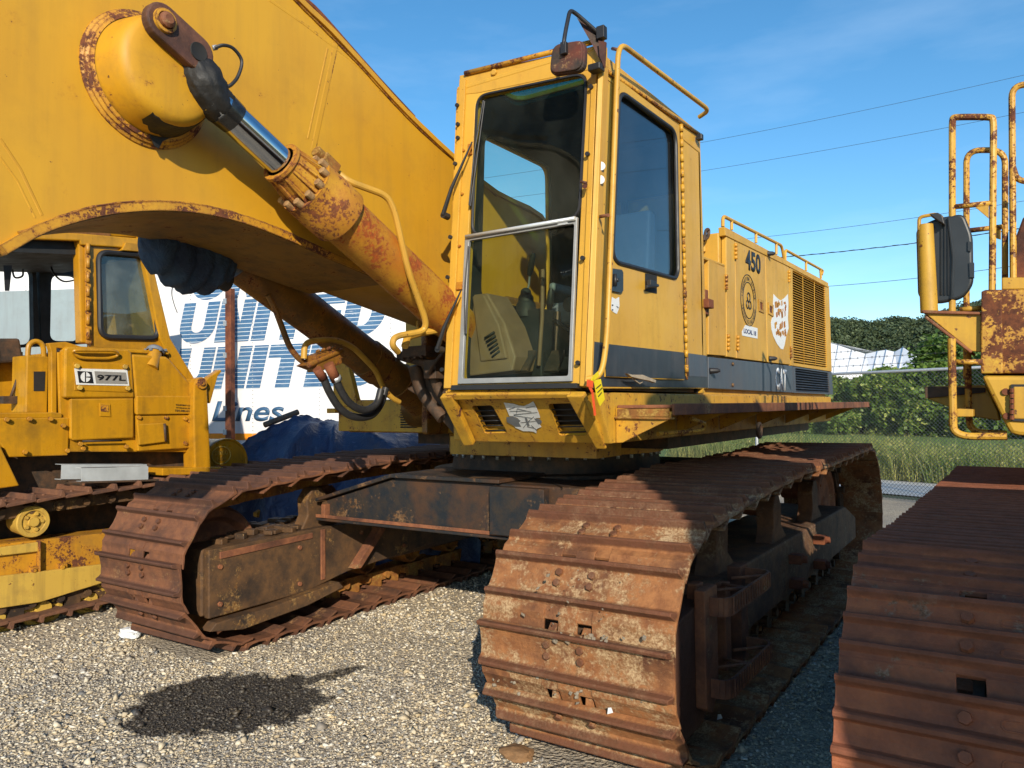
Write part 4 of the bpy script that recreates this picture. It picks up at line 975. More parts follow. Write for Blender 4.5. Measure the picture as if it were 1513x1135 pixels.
# weld doubler along the top, vertical seam, faint diagonal stiffener seams
def side_strip(pix, w, mat='boom', name='weld_seam', t=.0014):
    g = G()
    for a, b in zip(pix[:-1], pix[1:]):
        A, B = at(*a, X=XB-.015), at(*b, X=XB-.015); d = (B-A).normalized(); n = V(0, d.z, -d.y)*w
        g.hexa([A-n, B-n, B+n, A+n], [A-n*.6+V(t, 0, 0), B-n*.6+V(t, 0, 0), B+n*.6+V(t, 0, 0), A+n*.6+V(t, 0, 0)])
    return g.build(name, mat, bm_)
side_strip([(497, 62), (478, 150), (462, 225)], .018); side_strip([(484, 72), (467, 150), (455, 205)], .006)
side_strip([(398, 0), (450, 36), (520, 90), (585, 148), (640, 200), (668, 236)], .008)
side_strip([(0, 205), (30, 250), (62, 318)], .006); side_strip([(0, 232), (26, 268), (52, 322)], .004)
# oil pipe running along the top edge
g = G(); g.tube(spline([V(-3.0, y, z) for y, z in [(q[0], q[1]+.06) for q in [pb(*p) for p in [(620, 186), (575, 138), (530, 88), (480, 32), (440, -6)]]]+[(2.15, 3.90)]]), .018, 10); g.build('oil_pipe', 'rust_red', bm_)
def bead(P, r=.006, name='weld_bead'):
    g = G(); P = spline(P, 10); g.tube(P, [r*random.uniform(.75, 1.35) for _ in P], 6); return g.build(name, 'boom_edge', bm_)
bead([V(XB-.008, y, z+.004) for y, z in lows[10::6]], .005)
bead([V(XB-.010, y, z-.006) for y, z in tops[6:40:5]], .0045)
# shallow doubler plate, drain plug and small brackets on the web
g = G()

# --- big bosses for the lift cylinder rods
def boss(side):
    s = 1 if side > 0 else -1; x0 = XB-.02 if s > 0 else XB2+.02
    c = V(x0, 1.775, 2.955); ax = V(s, 0, 0)
    g = G(); g.lathe(c, ax, [(0, .275), (.012, .275), (.02, .262), (.026, .262), (.034, .25), (.04, .25), (.045, .236)], 56); r = g.build('boss_ring', 'boom_edge', bm_)
    g = G(); g.lathe(c+V(0, .0, .0), ax, [(.03, .235), (.12, .222), (.165, .212), (.185, .200), (.196, .180), (.20, .14), (.20, 0)], 56); b = g.build('boss', 'boss', bm_, bevel=0)
    return c, b
c1, boss1 = boss(1); c2, boss2 = boss(-1)
XC = -2.765
fx = c1.x+.2
# cover link plate with its pin and hole
p0 = at(240, 33, X=fx+.03); p1 = at(290, 78, X=fx+.03); d = (p1-p0).normalized(); nrm = V(0, -d.z, d.y)
g = G()
def slot(p0, p1, r, n=12):
    d = (p1-p0).normalized(); q = V(0, -d.z, d.y); out = []
    for k in range(n+1): a = PI/2+PI*k/n; out.append(p0+(d*math.cos(a)+q*math.sin(a))*r)
    for k in range(n+1): a = -PI/2+PI*k/n; out.append(p1+(d*math.cos(a)+q*math.sin(a))*r)
    return out
g.prism([p-V(.03, 0, 0) for p in slot(p0, p1, .072)], (.045, 0, 0))
g.build('link_plate', 'link', bm_, bevel=.008)
g = G(); g.lathe(p0+V(.015, 0, 0), V(1, 0, 0), [(0, .048), (.012, .046), (.014, .034), (.010, .032)], 24); g.build('washer', 'boom_edge', bm_)
g = G(); g.lathe(p0+V(.02, 0, 0), V(1, 0, 0), [(0, .030), (.02, .030), (.03, .018), (.03, 0)], 16); g.build('pin', 'rust', bm_)
g = G(); g.lathe(p1+V(.016, 0, 0), V(1, 0, 0), [(.0, .038), (.004, .036), (.001, .024), (.001, 0)], 24); g.build('bolt_hole', 'interior_dark', bm_)
# greasy rod eye
rod0 = at(303, 137, X=XC); base0 = at(640, 447, X=XC); dr = (base0-rod0).normalized(); qn = V(0, -dr.z, dr.y)
def along(t, off=0.): return rod0+dr*t+qn*off
g = G(); random.seed(3)
e0 = at(298, 122, X=XC-.03)
vs = []
g.tube([at(278, 82, X=XC-.05), at(286, 96, X=XC-.03), at(296, 114, X=XC-.01), at(306, 132, X=XC), along(.05), along(.13)], [.045, .070, .084, .086, .080, .070], 18)
eye = g.build('rod_eye', 'grease', bm_)
tx = bpy.data.textures.new('lumps', 'CLOUDS'); tx.noise_scale = .05
md = eye.modifiers.new('s', 'SUBSURF'); md.levels = 2; md.render_levels = 2
md = eye.modifiers.new('d', 'DISPLACE'); md.texture = tx; md.strength = .035; md.texture_coords = 'LOCAL'
# oil smear plates down the boss
def smear(pts, name='grease_smear', x=None, dome=False):
    g = G(); g.prism([at(px, py, X=x) for px, py in pts], (.003, 0, 0)); return g.build(name, 'grease', bm_)
0 and smear([(260, 80), (266, 88), (262, 100), (270, 110), (268, 118), (274, 124), (271, 131), (266, 143), (268, 153), (277, 155), (285, 152), (300, 148), (306, 120), (300, 96), (280, 82)], x=fx+.002)
def drum_smear(a0, a1, t0_, t1_, name='grease_smear'):
    g = G(); n = 22; vs = []; rr_ = random.Random(4)
    for i in range(n+1):
        a = math.radians(a0+(a1-a0)*i/n); e_ = math.sin(PI*i/n)
        lo = t0_+(1-e_)*.10*rr_.uniform(.6, 1.3); hi = t1_
        for k in range(5):
            t = lo+(hi-lo)*k/4; r = float(np.interp(t, [.03, .12, .165, .185, .2], [.235, .222, .212, .200, .15]))+.002
            vs.append(c1+V(t, math.cos(a)*r, math.sin(a)*r))
    g.add(vs, [(i*5+k, i*5+k+1, i*5+5+k+1, i*5+5+k) for i in range(n) for k in range(4)]); return g.build(name, 'grease', bm_)
drum_smear(-112, -18, .035, .19)
smear([(216, 190), (236, 192), (262, 188), (284, 170), (290, 176), (276, 190), (254, 203), (240, 209), (234, 220), (228, 216), (222, 204)], x=XB+.022)
# --- near lift cylinder
LR = (at(410, 247, X=XC)-rod0).length
g = G(); g.tube([along(.03), along(LR+.15)], .068, 36); rod = g.build('rod', 'chrome', EX)
g = G(); g.tube([along(.09), along(.155)], [.075, .070], 24); g.build('rod_collar', 'dirty_chrome', rod)
t0 = LR
g = G()
ax = dr
Rb = .125
g.lathe(along(t0), ax, [(0, .078), (.0, .100), (.018, .102), (.020, .094), (.05, .096), (.165, .112), (.165, .146), (.265, .148), (.268, .150), (.40, .150), (.405, .138)], 48)
for k in range(12):   # ribs between the bolts
    a = 2*PI*k/12; u = V(1, 0, 0)*math.cos(a)+qn*math.sin(a); v = ax.cross(u)
    g.hexa([along(t0+.03)+u*.09-v*.008, along(t0+.03)+u*.09+v*.008, along(t0+.19)+u*.11+v*.012, along(t0+.19)+u*.11-v*.012], [along(t0+.03)+u*.100-v*.006, along(t0+.03)+u*.100+v*.006, along(t0+.17)+u*.128+v*.008, along(t0+.17)+u*.128-v*.008])
gl = g.build('gland', 'gland', EX)
g = G()
for k in range(12):
    a = 2*PI*(k+.5)/12; u = V(1, 0, 0)*math.cos(a)+qn*math.sin(a); g.tube([along(t0+.166)+u*.130, along(t0+.128)+u*.130], .0175, 10)
g.build('gland_bolt', 'gland_bolt', gl, bevel=.002)
g = G(); g.obox(along(t0+.21, .14)+V(.03, 0, 0), ax*.05, qn*.045, V(.035, 0, 0)); g.tube([along(t0+.12, .165)+V(.03, 0, 0), along(t0+.17, .165)+V(.03, 0, 0)], .028, 10)
g.build('port_block', 'rust_brown', gl, bevel=.006)
L1 = (base0-rod0).length+.25
g = G(); g.tube([along(t0+.26), along(t0+.40)], .149, 48) if False else None
g.tube([along(t0+.39), along(t0+.41), along(L1+.25)], [Rb, Rb, Rb], 48); bar = g.build('cylinder_barrel', 'cyl_rust', EX)
g = G(); g.lathe(along(L1+.32)-V(.12, 0, 0), V(1, 0, 0), [(0, 0), (0, .15), (.24, .15), (.24, 0)], 28); g.build('cylinder_foot', 'cyl_dark', EX)
def ppath(pix, X, r, mat, name, parent, rad=.05, n=10):
    g = G(); P = [at(p[0], p[1], X=(p[2] if len(p) > 2 else X)) for p in pix]; g.tube(roundpoly(P, rad, 6, closed=False), r, n); return g.build(name, mat, parent)
ppath([(500, 256, -2.74), (514, 268, -2.70), (572, 289, -2.64), (583, 312, -2.63), (603, 400, -2.63), (630, 476, -2.66), (626, 490, -2.68), (583, 497, -2.72), (579, 510, -2.72), (588, 520, -2.74)], -2.65, .017, 'pipe', 'oil_pipe', bar, .06)
ppath([(598, 512, -2.78), (602, 498, -2.80), (622, 492, -2.82), (655, 487, -2.78)], -2.8, .02, 'pipe', 'oil_pipe', bar, .03)
ppath([(617, 474, -3.0), (617, 492, -3.0)], -3.0, .008, 'pipe', 'oil_pipe', bar, .01)
g = G(); g.tube(spline([at(317, 71, X=-2.76), at(330, 67, X=-2.74), (at(345, 72, X=-2.73)), at(357, 90, X=-2.73), at(352, 112, X=-2.73), at(342, 125, X=-2.73), at(332, 130, X=-2.74)]), .0075, 8); g.build('grease_hose', 'black', bm_)
g = G(); g.tube([at(314, 71, X=-2.77), at(321, 70, X=-2.76)], .011, 8); g.build('hose_fitting', 'galv', bm_)
# --- far lift cylinder (mirror place on the other side of the boom)
XF = -3.79
f0 = V(XF, 1.775, 2.955); f1 = at(610, 600, X=XF); fm = at(345, 385, X=XF)
df = (at(590, 565, X=XF)-at(375, 402, X=XF)).normalized(); qf = V(0, -df.z, df.y)
fb = at(375, 402, X=XF)
g = G(); g.tube([fb-df*.95, fb-df*.10], .068, 28); g.build('rod', 'chrome', EX)
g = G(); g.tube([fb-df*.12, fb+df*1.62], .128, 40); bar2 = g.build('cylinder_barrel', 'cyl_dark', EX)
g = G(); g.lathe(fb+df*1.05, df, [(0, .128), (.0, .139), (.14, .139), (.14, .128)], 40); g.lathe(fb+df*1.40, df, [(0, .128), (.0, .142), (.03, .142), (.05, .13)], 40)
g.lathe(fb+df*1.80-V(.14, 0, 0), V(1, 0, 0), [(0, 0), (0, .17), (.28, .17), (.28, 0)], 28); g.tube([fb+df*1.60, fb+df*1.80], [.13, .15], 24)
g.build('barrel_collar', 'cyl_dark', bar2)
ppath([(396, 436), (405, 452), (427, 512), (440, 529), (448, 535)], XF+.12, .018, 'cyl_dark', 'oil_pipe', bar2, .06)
ppath([(449, 530), (450, 508), (465, 503), (497, 502), (522, 513), (556, 548), (566, 574), (580, 589), (590, 594)], XF+.16, .019, 'pipe', 'oil_pipe', bar2, .07)
g = G()
g.prism([at(x, y, X=XF+.10) for x, y in [(436, 541), (478, 518), (488, 530), (455, 548)]], (.12, 0, 0)); g.obox(at(478, 532, X=XF+.18), V(.05, 0, 0), V(0, .10, .03), V(0, -.012, .05)); g.tube([at(455, 540, X=XF+.22), at(505, 518, X=XF+.22)], .02, 8)
for k in range(4): g.bolt(at(468+k*8, 520-k*2, X=XF+.22), V(1, -.2, .3), .012, .03)
g.build('manifold', 'cyl_dark', bar2, bevel=.006)
def hose(pix, X, r, name='hose'):
    g = G(); g.tube(spline([at(p[0], p[1], X=p[2] if len(p) > 2 else X) for p in pix], 8), r, 12); return g.build(name, 'hose', bar2)
hose([(476, 553), (487, 580), (503, 604), (524, 616), (548, 614), (562, 598), (570, 574)], XF+.25, .024)
hose([(492, 549), (502, 574), (517, 596), (538, 606), (556, 597), (563, 576)], XF+.30, .024)
g = G(); g.tube([at(468, 545, X=XF+.25), at(478, 560, X=XF+.25)], .028, 10); g.tube([at(485, 538, X=XF+.30), at(497, 562, X=XF+.30)], .032, 10); g.build('hose_ferrule', 'rust_red', bar2)
g = G(); g.tube([at(495, 557, X=XF+.30), at(498, 563, X=XF+.30)], .034, 10); g.build('clamp_band', 'galv', bar2)
# oily linkage and hoses under the boom foot, beside the cab
g = G()
g.prism([at(x, y, Y=3.75) for x, y in [(582, 530), (618, 512), (632, 520), (600, 536)]], (0, .10, .0)); g.obox(at(620, 520, Y=3.8), V(.10, 0, 0), V(0, .06, 0), V(0, 0, .035))
for k in range(5): g.bolt(at(588+k*9, 532-k*1.2, Y=3.74), V(0, -1, 0), .012, .02)
g.tube([at(590, 525, Y=3.8), at(640, 540, Y=3.8)], .03, 10); g.tube(spline([at(612, 540, Y=3.85), at(625, 580, Y=3.9), at(655, 618, Y=3.9)]), .045, 12); g.tube(spline([at(640, 545, Y=3.8), at(648, 575, Y=3.85), at(672, 610, Y=3.9)]), .035, 12)
g.tube(spline([at(655, 520, Y=3.7), at(640, 540, Y=3.7), at(632, 560, Y=3.8)]), .012, 8); g.obox(at(642, 546, Y=3.8), V(.05, 0, 0), V(0, .05, 0), V(0, 0, .06))
g.build('swing_hoses', 'steel_dark', EX, bevel=.004)
g = G(); g.box(-3.58, -2.98, 5.1, 6.0, 1.42, 2.55); g.box(-3.66, -3.60, 4.3, 5.9, 1.40, 2.4); g.box(-2.94, -2.88, 4.3, 5.9, 1.40, 2.35)
g.build('boom_bracket', 'cyl_dark', EX, bevel=.02)
g = G()
g.prism([at(x, y, Y=3.9) for x, y in [(600, 575), (625, 590), (668, 640), (690, 652), (690, 560), (655, 560), (640, 545)]], (0, .5, 0)); g.build('foot_plate', 'steel_dark', EX, bevel=.01)
# left front box of the deck seen past the hoses
g = G()
q = [(504, 600), (504, 636), (655, 638), (655, 600)]
YL = 4.55
g.prism([at(x, y, Y=YL) for x, y in [(500, 600), (500, 637), (670, 640), (670, 604), (575, 592), (527, 591)]], (0, .5, 0)); 
g.prism([at(x, y, Y=YL-.005) for x, y in [(491, 526), (498, 524), (511, 527), (527, 592), (526, 601), (515, 601), (493, 601)]], (0, .05, 0))
g.obox(at(494, 607, Y=YL-.02), V(.05, 0, 0), V(0, .04, 0), V(0, 0, .02))
lb = g.build('left_deck_box', 'deck', dk, bevel=.005)
g = G()
for k in range(8): a = at(592, 606+k*3.6, Y=YL-.003); b = at(612+k*.6, 606+k*3.6, Y=YL-.003); g.tube([a, b], .006, 5)
g.build('vent_slots', 'interior_dark', lb)
# ------------------------------------------------------------------ crawler loader on the left
LO = thing('crawler_loader', 'dark yellow crawler loader marked 977L parked on the left, cab seen under the boom', 'loader', (-7.0, 4.6, 0))
XT = -6.08      # outer (right hand in the picture) edge of its track
XS = -6.42      # body side
def ls(x, y, X=XS): return at(x, y, X=X)
pathL = track_path((2.2, .50), .33, (5.35, .56), .40, [(3.0, .875), (3.9, .90), (4.7, .935)])
tl = build_track(LO, 'track', XT-.50, XT, pathL, 42, shoe_single(.50), 'shoe_loader', 'frame_grime', shoe_n=.075, rail=.10, rail_h=.07, pin_r=.026)
wheel(tl, 'sprocket', XT-.32, XT-.20, (5.35, .56), .36, 'loader_worn', teeth=12)
wheel(tl, 'idler', XT-.34, XT-.18, (2.2, .50), .31, 'loader_worn')
c = ls(49, 771, XT-.10)
g = G(); g.lathe(c, V(1, 0, 0), [(-.2, .10), (-.02, .115), (0, .118), (.012, .112), (.012, .085), (.0, .08), (.0, .04), (.02, .035), (.02, 0)], 32)
for k in range(5): a = 2*PI*k/5; g.bolt(c+V(.003, math.cos(a)*.06, math.sin(a)*.06), V(1, 0, 0), .016, .014)
g.build('carrier_roller', 'loader_faded', tl)
for x, y, r in ((-6, 912, .15), (63, 898, .15), (133, 884, .13), (190, 872, .13), (240, 862, .13)):
    c = ls(x, y, XT-.16); g = G(); g.lathe(c, V(1, 0, 0), [(-.2, r), (0, r), (.01, r*.93), (.01, r*.75), (-.01, r*.7), (-.01, r*.4), (.03, r*.35), (.03, 0)], 30)
    for k in range(4): a = 2*PI*k/4+.5; g.bolt(c+V(.0, math.cos(a)*r*.55, math.sin(a)*r*.55), V(1, 0, 0), .012, .012)
    g.build('roller', 'loader_faded', tl)
# track frame
def lp(pix, name, mat, X=XS, t=.05, bev=.006, par=None, lab=None):
    g = G(); g.prism([ls(x, y, X) for x, y in pix], (-t, 0, 0)); return g.build(name, mat, par or LO, bevel=bev)
XFm = XT-.12
fr = lp([(-20, 806), (150, 788), (240, 778), (240, 828), (150, 836), (-20, 866)], 'track_frame', 'loader_worn', XFm, .25)
lp([(-20, 812), (57, 801), (57, 815), (-20, 824)], 'frame_step', 'loader_faded', XFm+.03, .03, par=fr)
lp([(58, 800), (61, 799), (61, 846), (58, 847)], 'frame_rib', 'loader_worn', XFm+.05, .05, par=fr)
lp([(-20, 854), (150, 834), (240, 822), (240, 848), (150, 862), (60, 890), (-20, 902)], 'side_guard', 'loader_faded', XFm+.05, .03, par=fr)
g = G()
for x, y in ((50, 843), (92, 838)): g.obox(ls(x, y, XFm+.02), V(.02, 0, 0), V(0, .03, 0), V(0, 0, .03)); g.bolt(ls(x, y, XFm+.04), V(1, 0, 0), .02, .015)
g.build('frame_bolt', 'loader_worn', fr, bevel=.003)
# dark belly behind
g = G(); g.box(-7.9, -6.62, 2.0, 4.45, .45, 1.42); g.build('belly', 'steel_dark', LO)
# body panels
lp([(84, 520), (203, 526), (286, 600), (286, 668), (90, 668)], 'body', 'loader', XS-.02, 1.4, .012)
lp([(0, 617), (103, 617), (101, 673), (13, 676), (0, 655), (-60, 640), (-60, 612)], 'side_panel', 'loader', XS, .05, .01)
lp([(-60, 640), (0, 657), (29, 718), (0, 722), (-60, 722)], 'loader_arm', 'loader', XS+.05, .12, .01)
nmp = lp([(96, 516), (100, 512), (190, 516), (195, 521), (199, 588), (95, 588)], 'name_panel', 'loader', XS+.03, .3, .015)
lp([(104, 589), (198, 588), (198, 647), (108, 651), (104, 648)], 'side_door', 'loader', XS+.02, .1, .012)
lp([(109, 535), (190, 538), (194, 580), (110, 577)], 'plate', 'loader', XS+.036, .01, .004, nmp)
lp([(110, 544.5), (188, 546.5), (191, 570), (113, 568.5)], 'name_plate', 'white', XS+.041, .004, .0, nmp)
lp([(114.3, 548), (135.5, 549.5), (138.5, 566.5), (117, 565.5)], 'logo_square', 'ink', XS+.0435, .002, 0, nmp)
c = ls(126.3, 557.2, XS+.0445); ry = (ls(134, 557, XS+.0445)-c).length*1.0
g = G(); 
def seg(a0, a1, off, rr=1.):
    pts = [c+V(0, math.cos(math.radians(a))*ry*.93*rr, math.sin(math.radians(a))*ry*.97*rr) for a in [a0+(a1-a0)*i/16 for i in range(17)]]
    return pts
w1 = .10*ry
def halfdisc(sign):
    return [c+V(0, y, z) for y, z in [(sign*max(.13*ry, abs(math.cos(math.radians(a)))*ry*.93) if abs(math.cos(math.radians(a)))*ry*.93 < .13*ry else math.cos(math.radians(a))*ry*.93, math.sin(math.radians(a))*ry*.97) for a in ([90+180*i/20 for i in range(21)] if sign < 0 else [-90+180*i/20 for i in range(21)])]]
g.prism(halfdisc(-1), (.001, 0, 0))
R_ = halfdisc(1)
g.prism([p for p in R_ if p.z-c.z > .09*ry]+[c+V(0, .13*ry, .09*ry)], (.001, 0, 0)); g.prism([p for p in R_ if p.z-c.z < -.09*ry]+[c+V(0, .13*ry, -.09*ry)][::-1], (.001, 0, 0))
g.build('logo', 'white', nmp)
lp([(139.5, 548.5), (186, 550.5), (188.5, 567.5), (142, 566.5)], 'number_ground', simple('silver_plate', (.42, .40, .36), .4, .4, var=.15), XS+.0435, .002, 0, nmp)
text_fit('977L', ls(143.2, 562, XS+.045), ls(185.5, 563, XS+.045), ls(143, 553.5, XS+.045), 'ink', 'model_number', nmp, offset=.03)
g = G()
for x, y in ((113, 541), (184, 542), (117, 573), (188, 574)): g.bolt(ls(x, y, XS+.04), V(1, 0, 0), .022, .02)
g.build('plate_bolt', 'loader_faded', nmp)
# grab loop
g = G(); g.tube(roundpoly([ls(107, 521, XS+.05), ls(110, 517.5, XS+.08), ls(172, 518, XS+.08), ls(175, 526, XS+.05), ls(160, 530, XS+.05), ls(118, 529, XS+.05)], .06, 5), .013, 8, closed=True); g.build('grab_handle', 'loader', LO)
# door latch
lp([(147, 596), (163, 597), (164, 616), (148, 615)], 'latch', 'loader', XS+.028, .008, .003)
lp([(149, 598), (161, 599), (161, 609), (149, 608)], 'latch_recess', 'loader_worn', XS+.031, .006, .002)
# sloping tank at the rear
tank = lp([(194, 523), (246, 527), (252, 531), (286, 572), (286, 612), (201, 613), (200, 588)], 'fuel_tank', 'loader', XS+.025, 1.2, .02)
lp([(202, 585), (286, 585), (286, 612), (202, 613)], 'tank_side', 'loader', XS+.04, .02, .01, tank)
g = G(); a = ls(222, 544, XS+.0); b = ls(229, 520, XS-.05); g.tube([a, b], .062, 20); g.build('filler_neck', 'loader', tank)
g = G(); d = (b-a).normalized(); g.lathe(b-d*.01, d, [(0, .075), (.03, .078), (.05, .06), (.06, .02), (.06, 0)], 20)
for k in range(6): aa = 2*PI*k/6; g.obox(b+d*.02+V(math.cos(aa)*.08, math.sin(aa)*.08, 0), V(.012, 0, 0), V(0, .012, 0), V(0, 0, .012))
g.build('filler_cap', simple('grey_cap', (.17, .19, .22), .5), tank, bevel=.004)
text_fit('EQUIPMENT CO', ls(260, 599.5, XS+.043), ls(281, 601, XS+.043), ls(260, 597, XS+.043), 'ink', 'tank_letters', tank)
text_fit('PITTSBURGH, PA', ls(260, 603.5, XS+.043), ls(281, 604.8, XS+.043), ls(260, 601.5, XS+.043), 'ink', 'tank_letters', tank)
text_fit('724-582-6161', ls(258.5, 608, XS+.043), ls(283.5, 609, XS+.043), ls(258.5, 605.2, XS+.043), 'ink', 'tank_letters', tank, offset=.01)
low_ = lp([(202, 614), (285, 613), (283, 662), (204, 667)], 'lower_panel', 'loader', XS+.02, .06, .01)
lp([(203, 627), (243, 625), (246, 653), (206, 658)], 'battery_door', 'loader', XS+.05, .03, .008)
g = G()
for x, y in ((205, 617), (245, 617), (273, 619), (273, 655), (280, 623), (36, 668), (93, 629), (99, 666), (9, 620), (43, 619), (74, 619), (118, 656), (122, 663), (186, 660)): g.bolt(ls(x, y, XS+.02), V(1, 0, 0), .02, .02)
g.build('panel_bolt', 'loader_worn', LO)
g = G(); g.tube([ls(243, 626, XS+.05), ls(245, 652, XS+.05)], .012, 8); g.tube([ls(122, 652, XS+.03), ls(180, 651, XS+.03)], .008, 6); g.build('door_edge', 'steel_dark', LO)
# cab: posts, roof, windows
XC2 = -6.52
cabL = lp([(112, 352), (133, 355), (133, 508), (120, 506), (116, 365)], 'cab', 'loader', XC2, .10, .01)
g = G()
g.ring_plate([ls(132, 358, XC2), ls(214, 366, XC2), ls(257, 523, XC2), ls(134, 512, XC2)], [ls(145, 372, XC2), ls(219, 378, XC2), ls(236, 500, XC2), ls(148, 498, XC2)], .10, (-.06, 0, 0))
g.build('rear_side_panel', 'loader', cabL, bevel=.006)
g = G(); g.tube(roundpoly([ls(145, 372, XC2+.01), ls(218, 378, XC2+.01), ls(235, 500, XC2+.01), ls(149, 498, XC2+.01)], .09, 6), .024, 8, closed=True); g.build('window_rubber', 'black', cabL)
g = G(); g.prism(roundpoly([ls(145, 372, XC2-.02), ls(218, 378, XC2-.02), ls(235, 500, XC2-.02), ls(149, 498, XC2-.02)], .08), (-.006, 0, 0)); g.build('window', 'glass_loader', cabL)
lp([(204, 340), (214, 340), (252, 500), (288, 560), (286, 572), (250, 530), (236, 500)], 'rear_post', 'loader', XC2+.04, .9, .01, cabL)
lp([(-60, 335), (120, 345), (205, 352), (214, 368), (120, 362), (118, 356), (-60, 350)], 'roof_rim', 'loader', XC2+.03, .05, .01, cabL)
lp([(-60, 290), (204, 315), (208, 352), (-60, 336)], 'roof', 'loader', XC2, 1.55, .03, cabL)
lp([(95, 338), (163, 341), (163, 351), (95, 347)], 'roof_vent', 'rust_brown', XC2+.006, .01, 0, cabL)
lp([(126, 356), (134, 356), (136, 508), (128, 508)], 'door_hinge_strip', 'loader_worn', XC2+.025, .02, .003, cabL)
g = G()
for k in range(7): a = 360+k*21; g.cyl(ls(130, a, XC2+.03), ls(130.3, a+15, XC2+.03), .016, n=8)
g.build('hinge', 'loader_worn', cabL)
g = G(); g.prism([ls(180, 370, XC2+.05), ls(186, 358, XC2+.05), ls(204, 360, XC2+.05), ls(207, 372, XC2+.05)], (-.06, 0, 0)); g.build('lifting_lug', 'loader', cabL, bevel=.006)
# far cab side with openings (X further left)
X2 = -7.95
g = G()
g.ring_plate([ls(-90, 340, X2), ls(50, 344, X2), ls(60, 512, X2), ls(-90, 520, X2)], [ls(-60, 395, X2), ls(48, 397, X2), ls(50, 508, X2), ls(-60, 515, X2)], .08, (-.08, 0, 0))
g.ring_plate([ls(56, 344, X2), ls(122, 348, X2), ls(130, 508, X2), ls(62, 512, X2)], [ls(76, 406, X2), ls(118, 408, X2), ls(121, 504, X2), ls(74, 504, X2)], .08, (-.08, 0, 0))
g.ring_plate([ls(128, 348, X2), ls(210, 352, X2), ls(250, 512, X2), ls(132, 508, X2)], [ls(170, 402, X2), ls(208, 396, X2), ls(226, 478, X2), ls(172, 500, X2)], .06, (-.08, 0, 0))
g.build('far_side', 'interior', cabL)
g = G(); g.prism([ls(-90, 340, XC2-.05), ls(206, 356, XC2-.05), ls(206, 380, XC2-.05), ls(-90, 368, XC2-.05)], (-1.35, 0, 0)); g.build('headlining', 'interior', cabL)
g = G(); g.tube(spline([ls(75, 392, -7.5), ls(80, 405, -7.4), ls(95, 416, -7.3), ls(118, 412, -7.2)]), .008, 6); g.tube(spline([ls(18, 398, -6.9), ls(22, 410, -6.9), ls(33, 408, -6.9), ls(34, 398, -6.9)]), .008, 6)
g.hexa([ls(5, 392, -6.8), ls(18, 392, -6.8), ls(14, 430, -6.8), ls(7, 430, -6.8)], [ls(5, 392, -6.85), ls(18, 392, -6.85), ls(14, 430, -6.85), ls(7, 430, -6.85)]); g.build('cab_wiring', 'black', cabL)
# open doorway: console post, sill, lever
lp([(40, 525), (72, 527), (70, 610), (38, 610)], 'console_post', 'loader', XS-.12, .25, .008)
lp([(50, 549), (67, 549), (66, 578), (50, 578)], 'console_slot', 'interior_dark', XS-.117, .006, 0)
g = G(); g.tube(roundpoly([ls(41, 530, XS-.15), ls(42, 509, XS-.15), ls(53, 503, XS-.15), ls(64, 509, XS-.15), ls(65, 530, XS-.15)], .08, 5, closed=False), .02, 10); g.build('grab_loop', 'loader', LO)
g = G(); 
g.prism([ls(x, y, XS-.02) for x, y in [(72, 507), (97, 505), (120, 512), (250, 519), (250, 524), (100, 516), (84, 514), (84, 614), (76, 614), (76, 520)]], (-.06, 0, 0)); g.build('doorway_frame', 'loader', LO, bevel=.006)
lp([(-60, 611), (80, 609), (92, 611), (92, 618), (-60, 619)], 'door_sill', 'loader', XS, .2, .008)
lp([(-60, 520), (34, 520), (36, 612), (-60, 612)], 'inner_panel', 'loader', XS-.7, .04, .004)
lp([(-60, 500), (30, 500), (36, 535), (-60, 540)], 'seat_box', 'steel_dark', XS-.5, .4, .02)
g = G(); g.tube([ls(27, 556, XS-.3), ls(15, 590, XS-.3)], .012, 8); g.obox(ls(12, 591, XS-.3), V(.04, 0, 0), V(0, .05, 0), V(0, 0, .03)); g.tube([ls(-2, 518, XS-.3), ls(-4, 560, XS-.3)], .015, 8); g.build('lever', 'steel_dark', LO)
# rear mast and bracket, winch
lp([(287, 568), (291, 559), (300, 557), (306, 563), (312, 692), (288, 693), (286, 612)], 'mast', 'loader', XS+.10, .18, .012)
g = G(); g.lathe(ls(297, 567, XS+.10), V(1, 0, 0), [(0, .05), (.02, .05), (.02, .025), (.035, .02), (.035, 0)], 18); g.build('mast_pin', 'loader_worn', LO)
lp([(304, 562), (309, 557), (326, 546), (328, 549), (322, 556), (311, 596), (308, 596)], 'hinge_horn', 'loader', XS+.06, .08, .008)
lp([(240, 692), (330, 690), (330, 700), (240, 703)], 'base_flange', 'loader', XS+.12, .7, .008)
c = ls(332, 684, XS-.15); R = (ls(362, 690, XS-.15)-c).length
g = G(); g.lathe(c-V(.6, 0, 0), V(1, 0, 0), [(0, R*.96), (.55, R*.96), (.58, R*.99), (.62, R), (.64, R*.985), (.64, R*.93), (.63, R*.90), (.63, 0)], 56); wn = g.build('winch', 'loader', LO)
g = G(); cc = ls(327, 673, XS-.115); g.tube([cc+V(0, math.cos(2*PI*k/36)*.105, math.sin(2*PI*k/36)*.085) for k in range(36)], .007, 6, closed=True); g.build('badge_rim', 'loader_faded', wn)
text_fit('CARCO', cc+V(-.004, -.075, .004), cc+V(-.004, .075, .004), cc+V(-.004, -.075, .046), 'loader_faded', 'badge_letters', wn, ext=.006)
text_fit('F-50', cc+V(-.004, -.05, -.052), cc+V(-.004, .05, -.052), cc+V(-.004, -.05, -.014), 'loader_faded', 'badge_letters', wn, ext=.006)
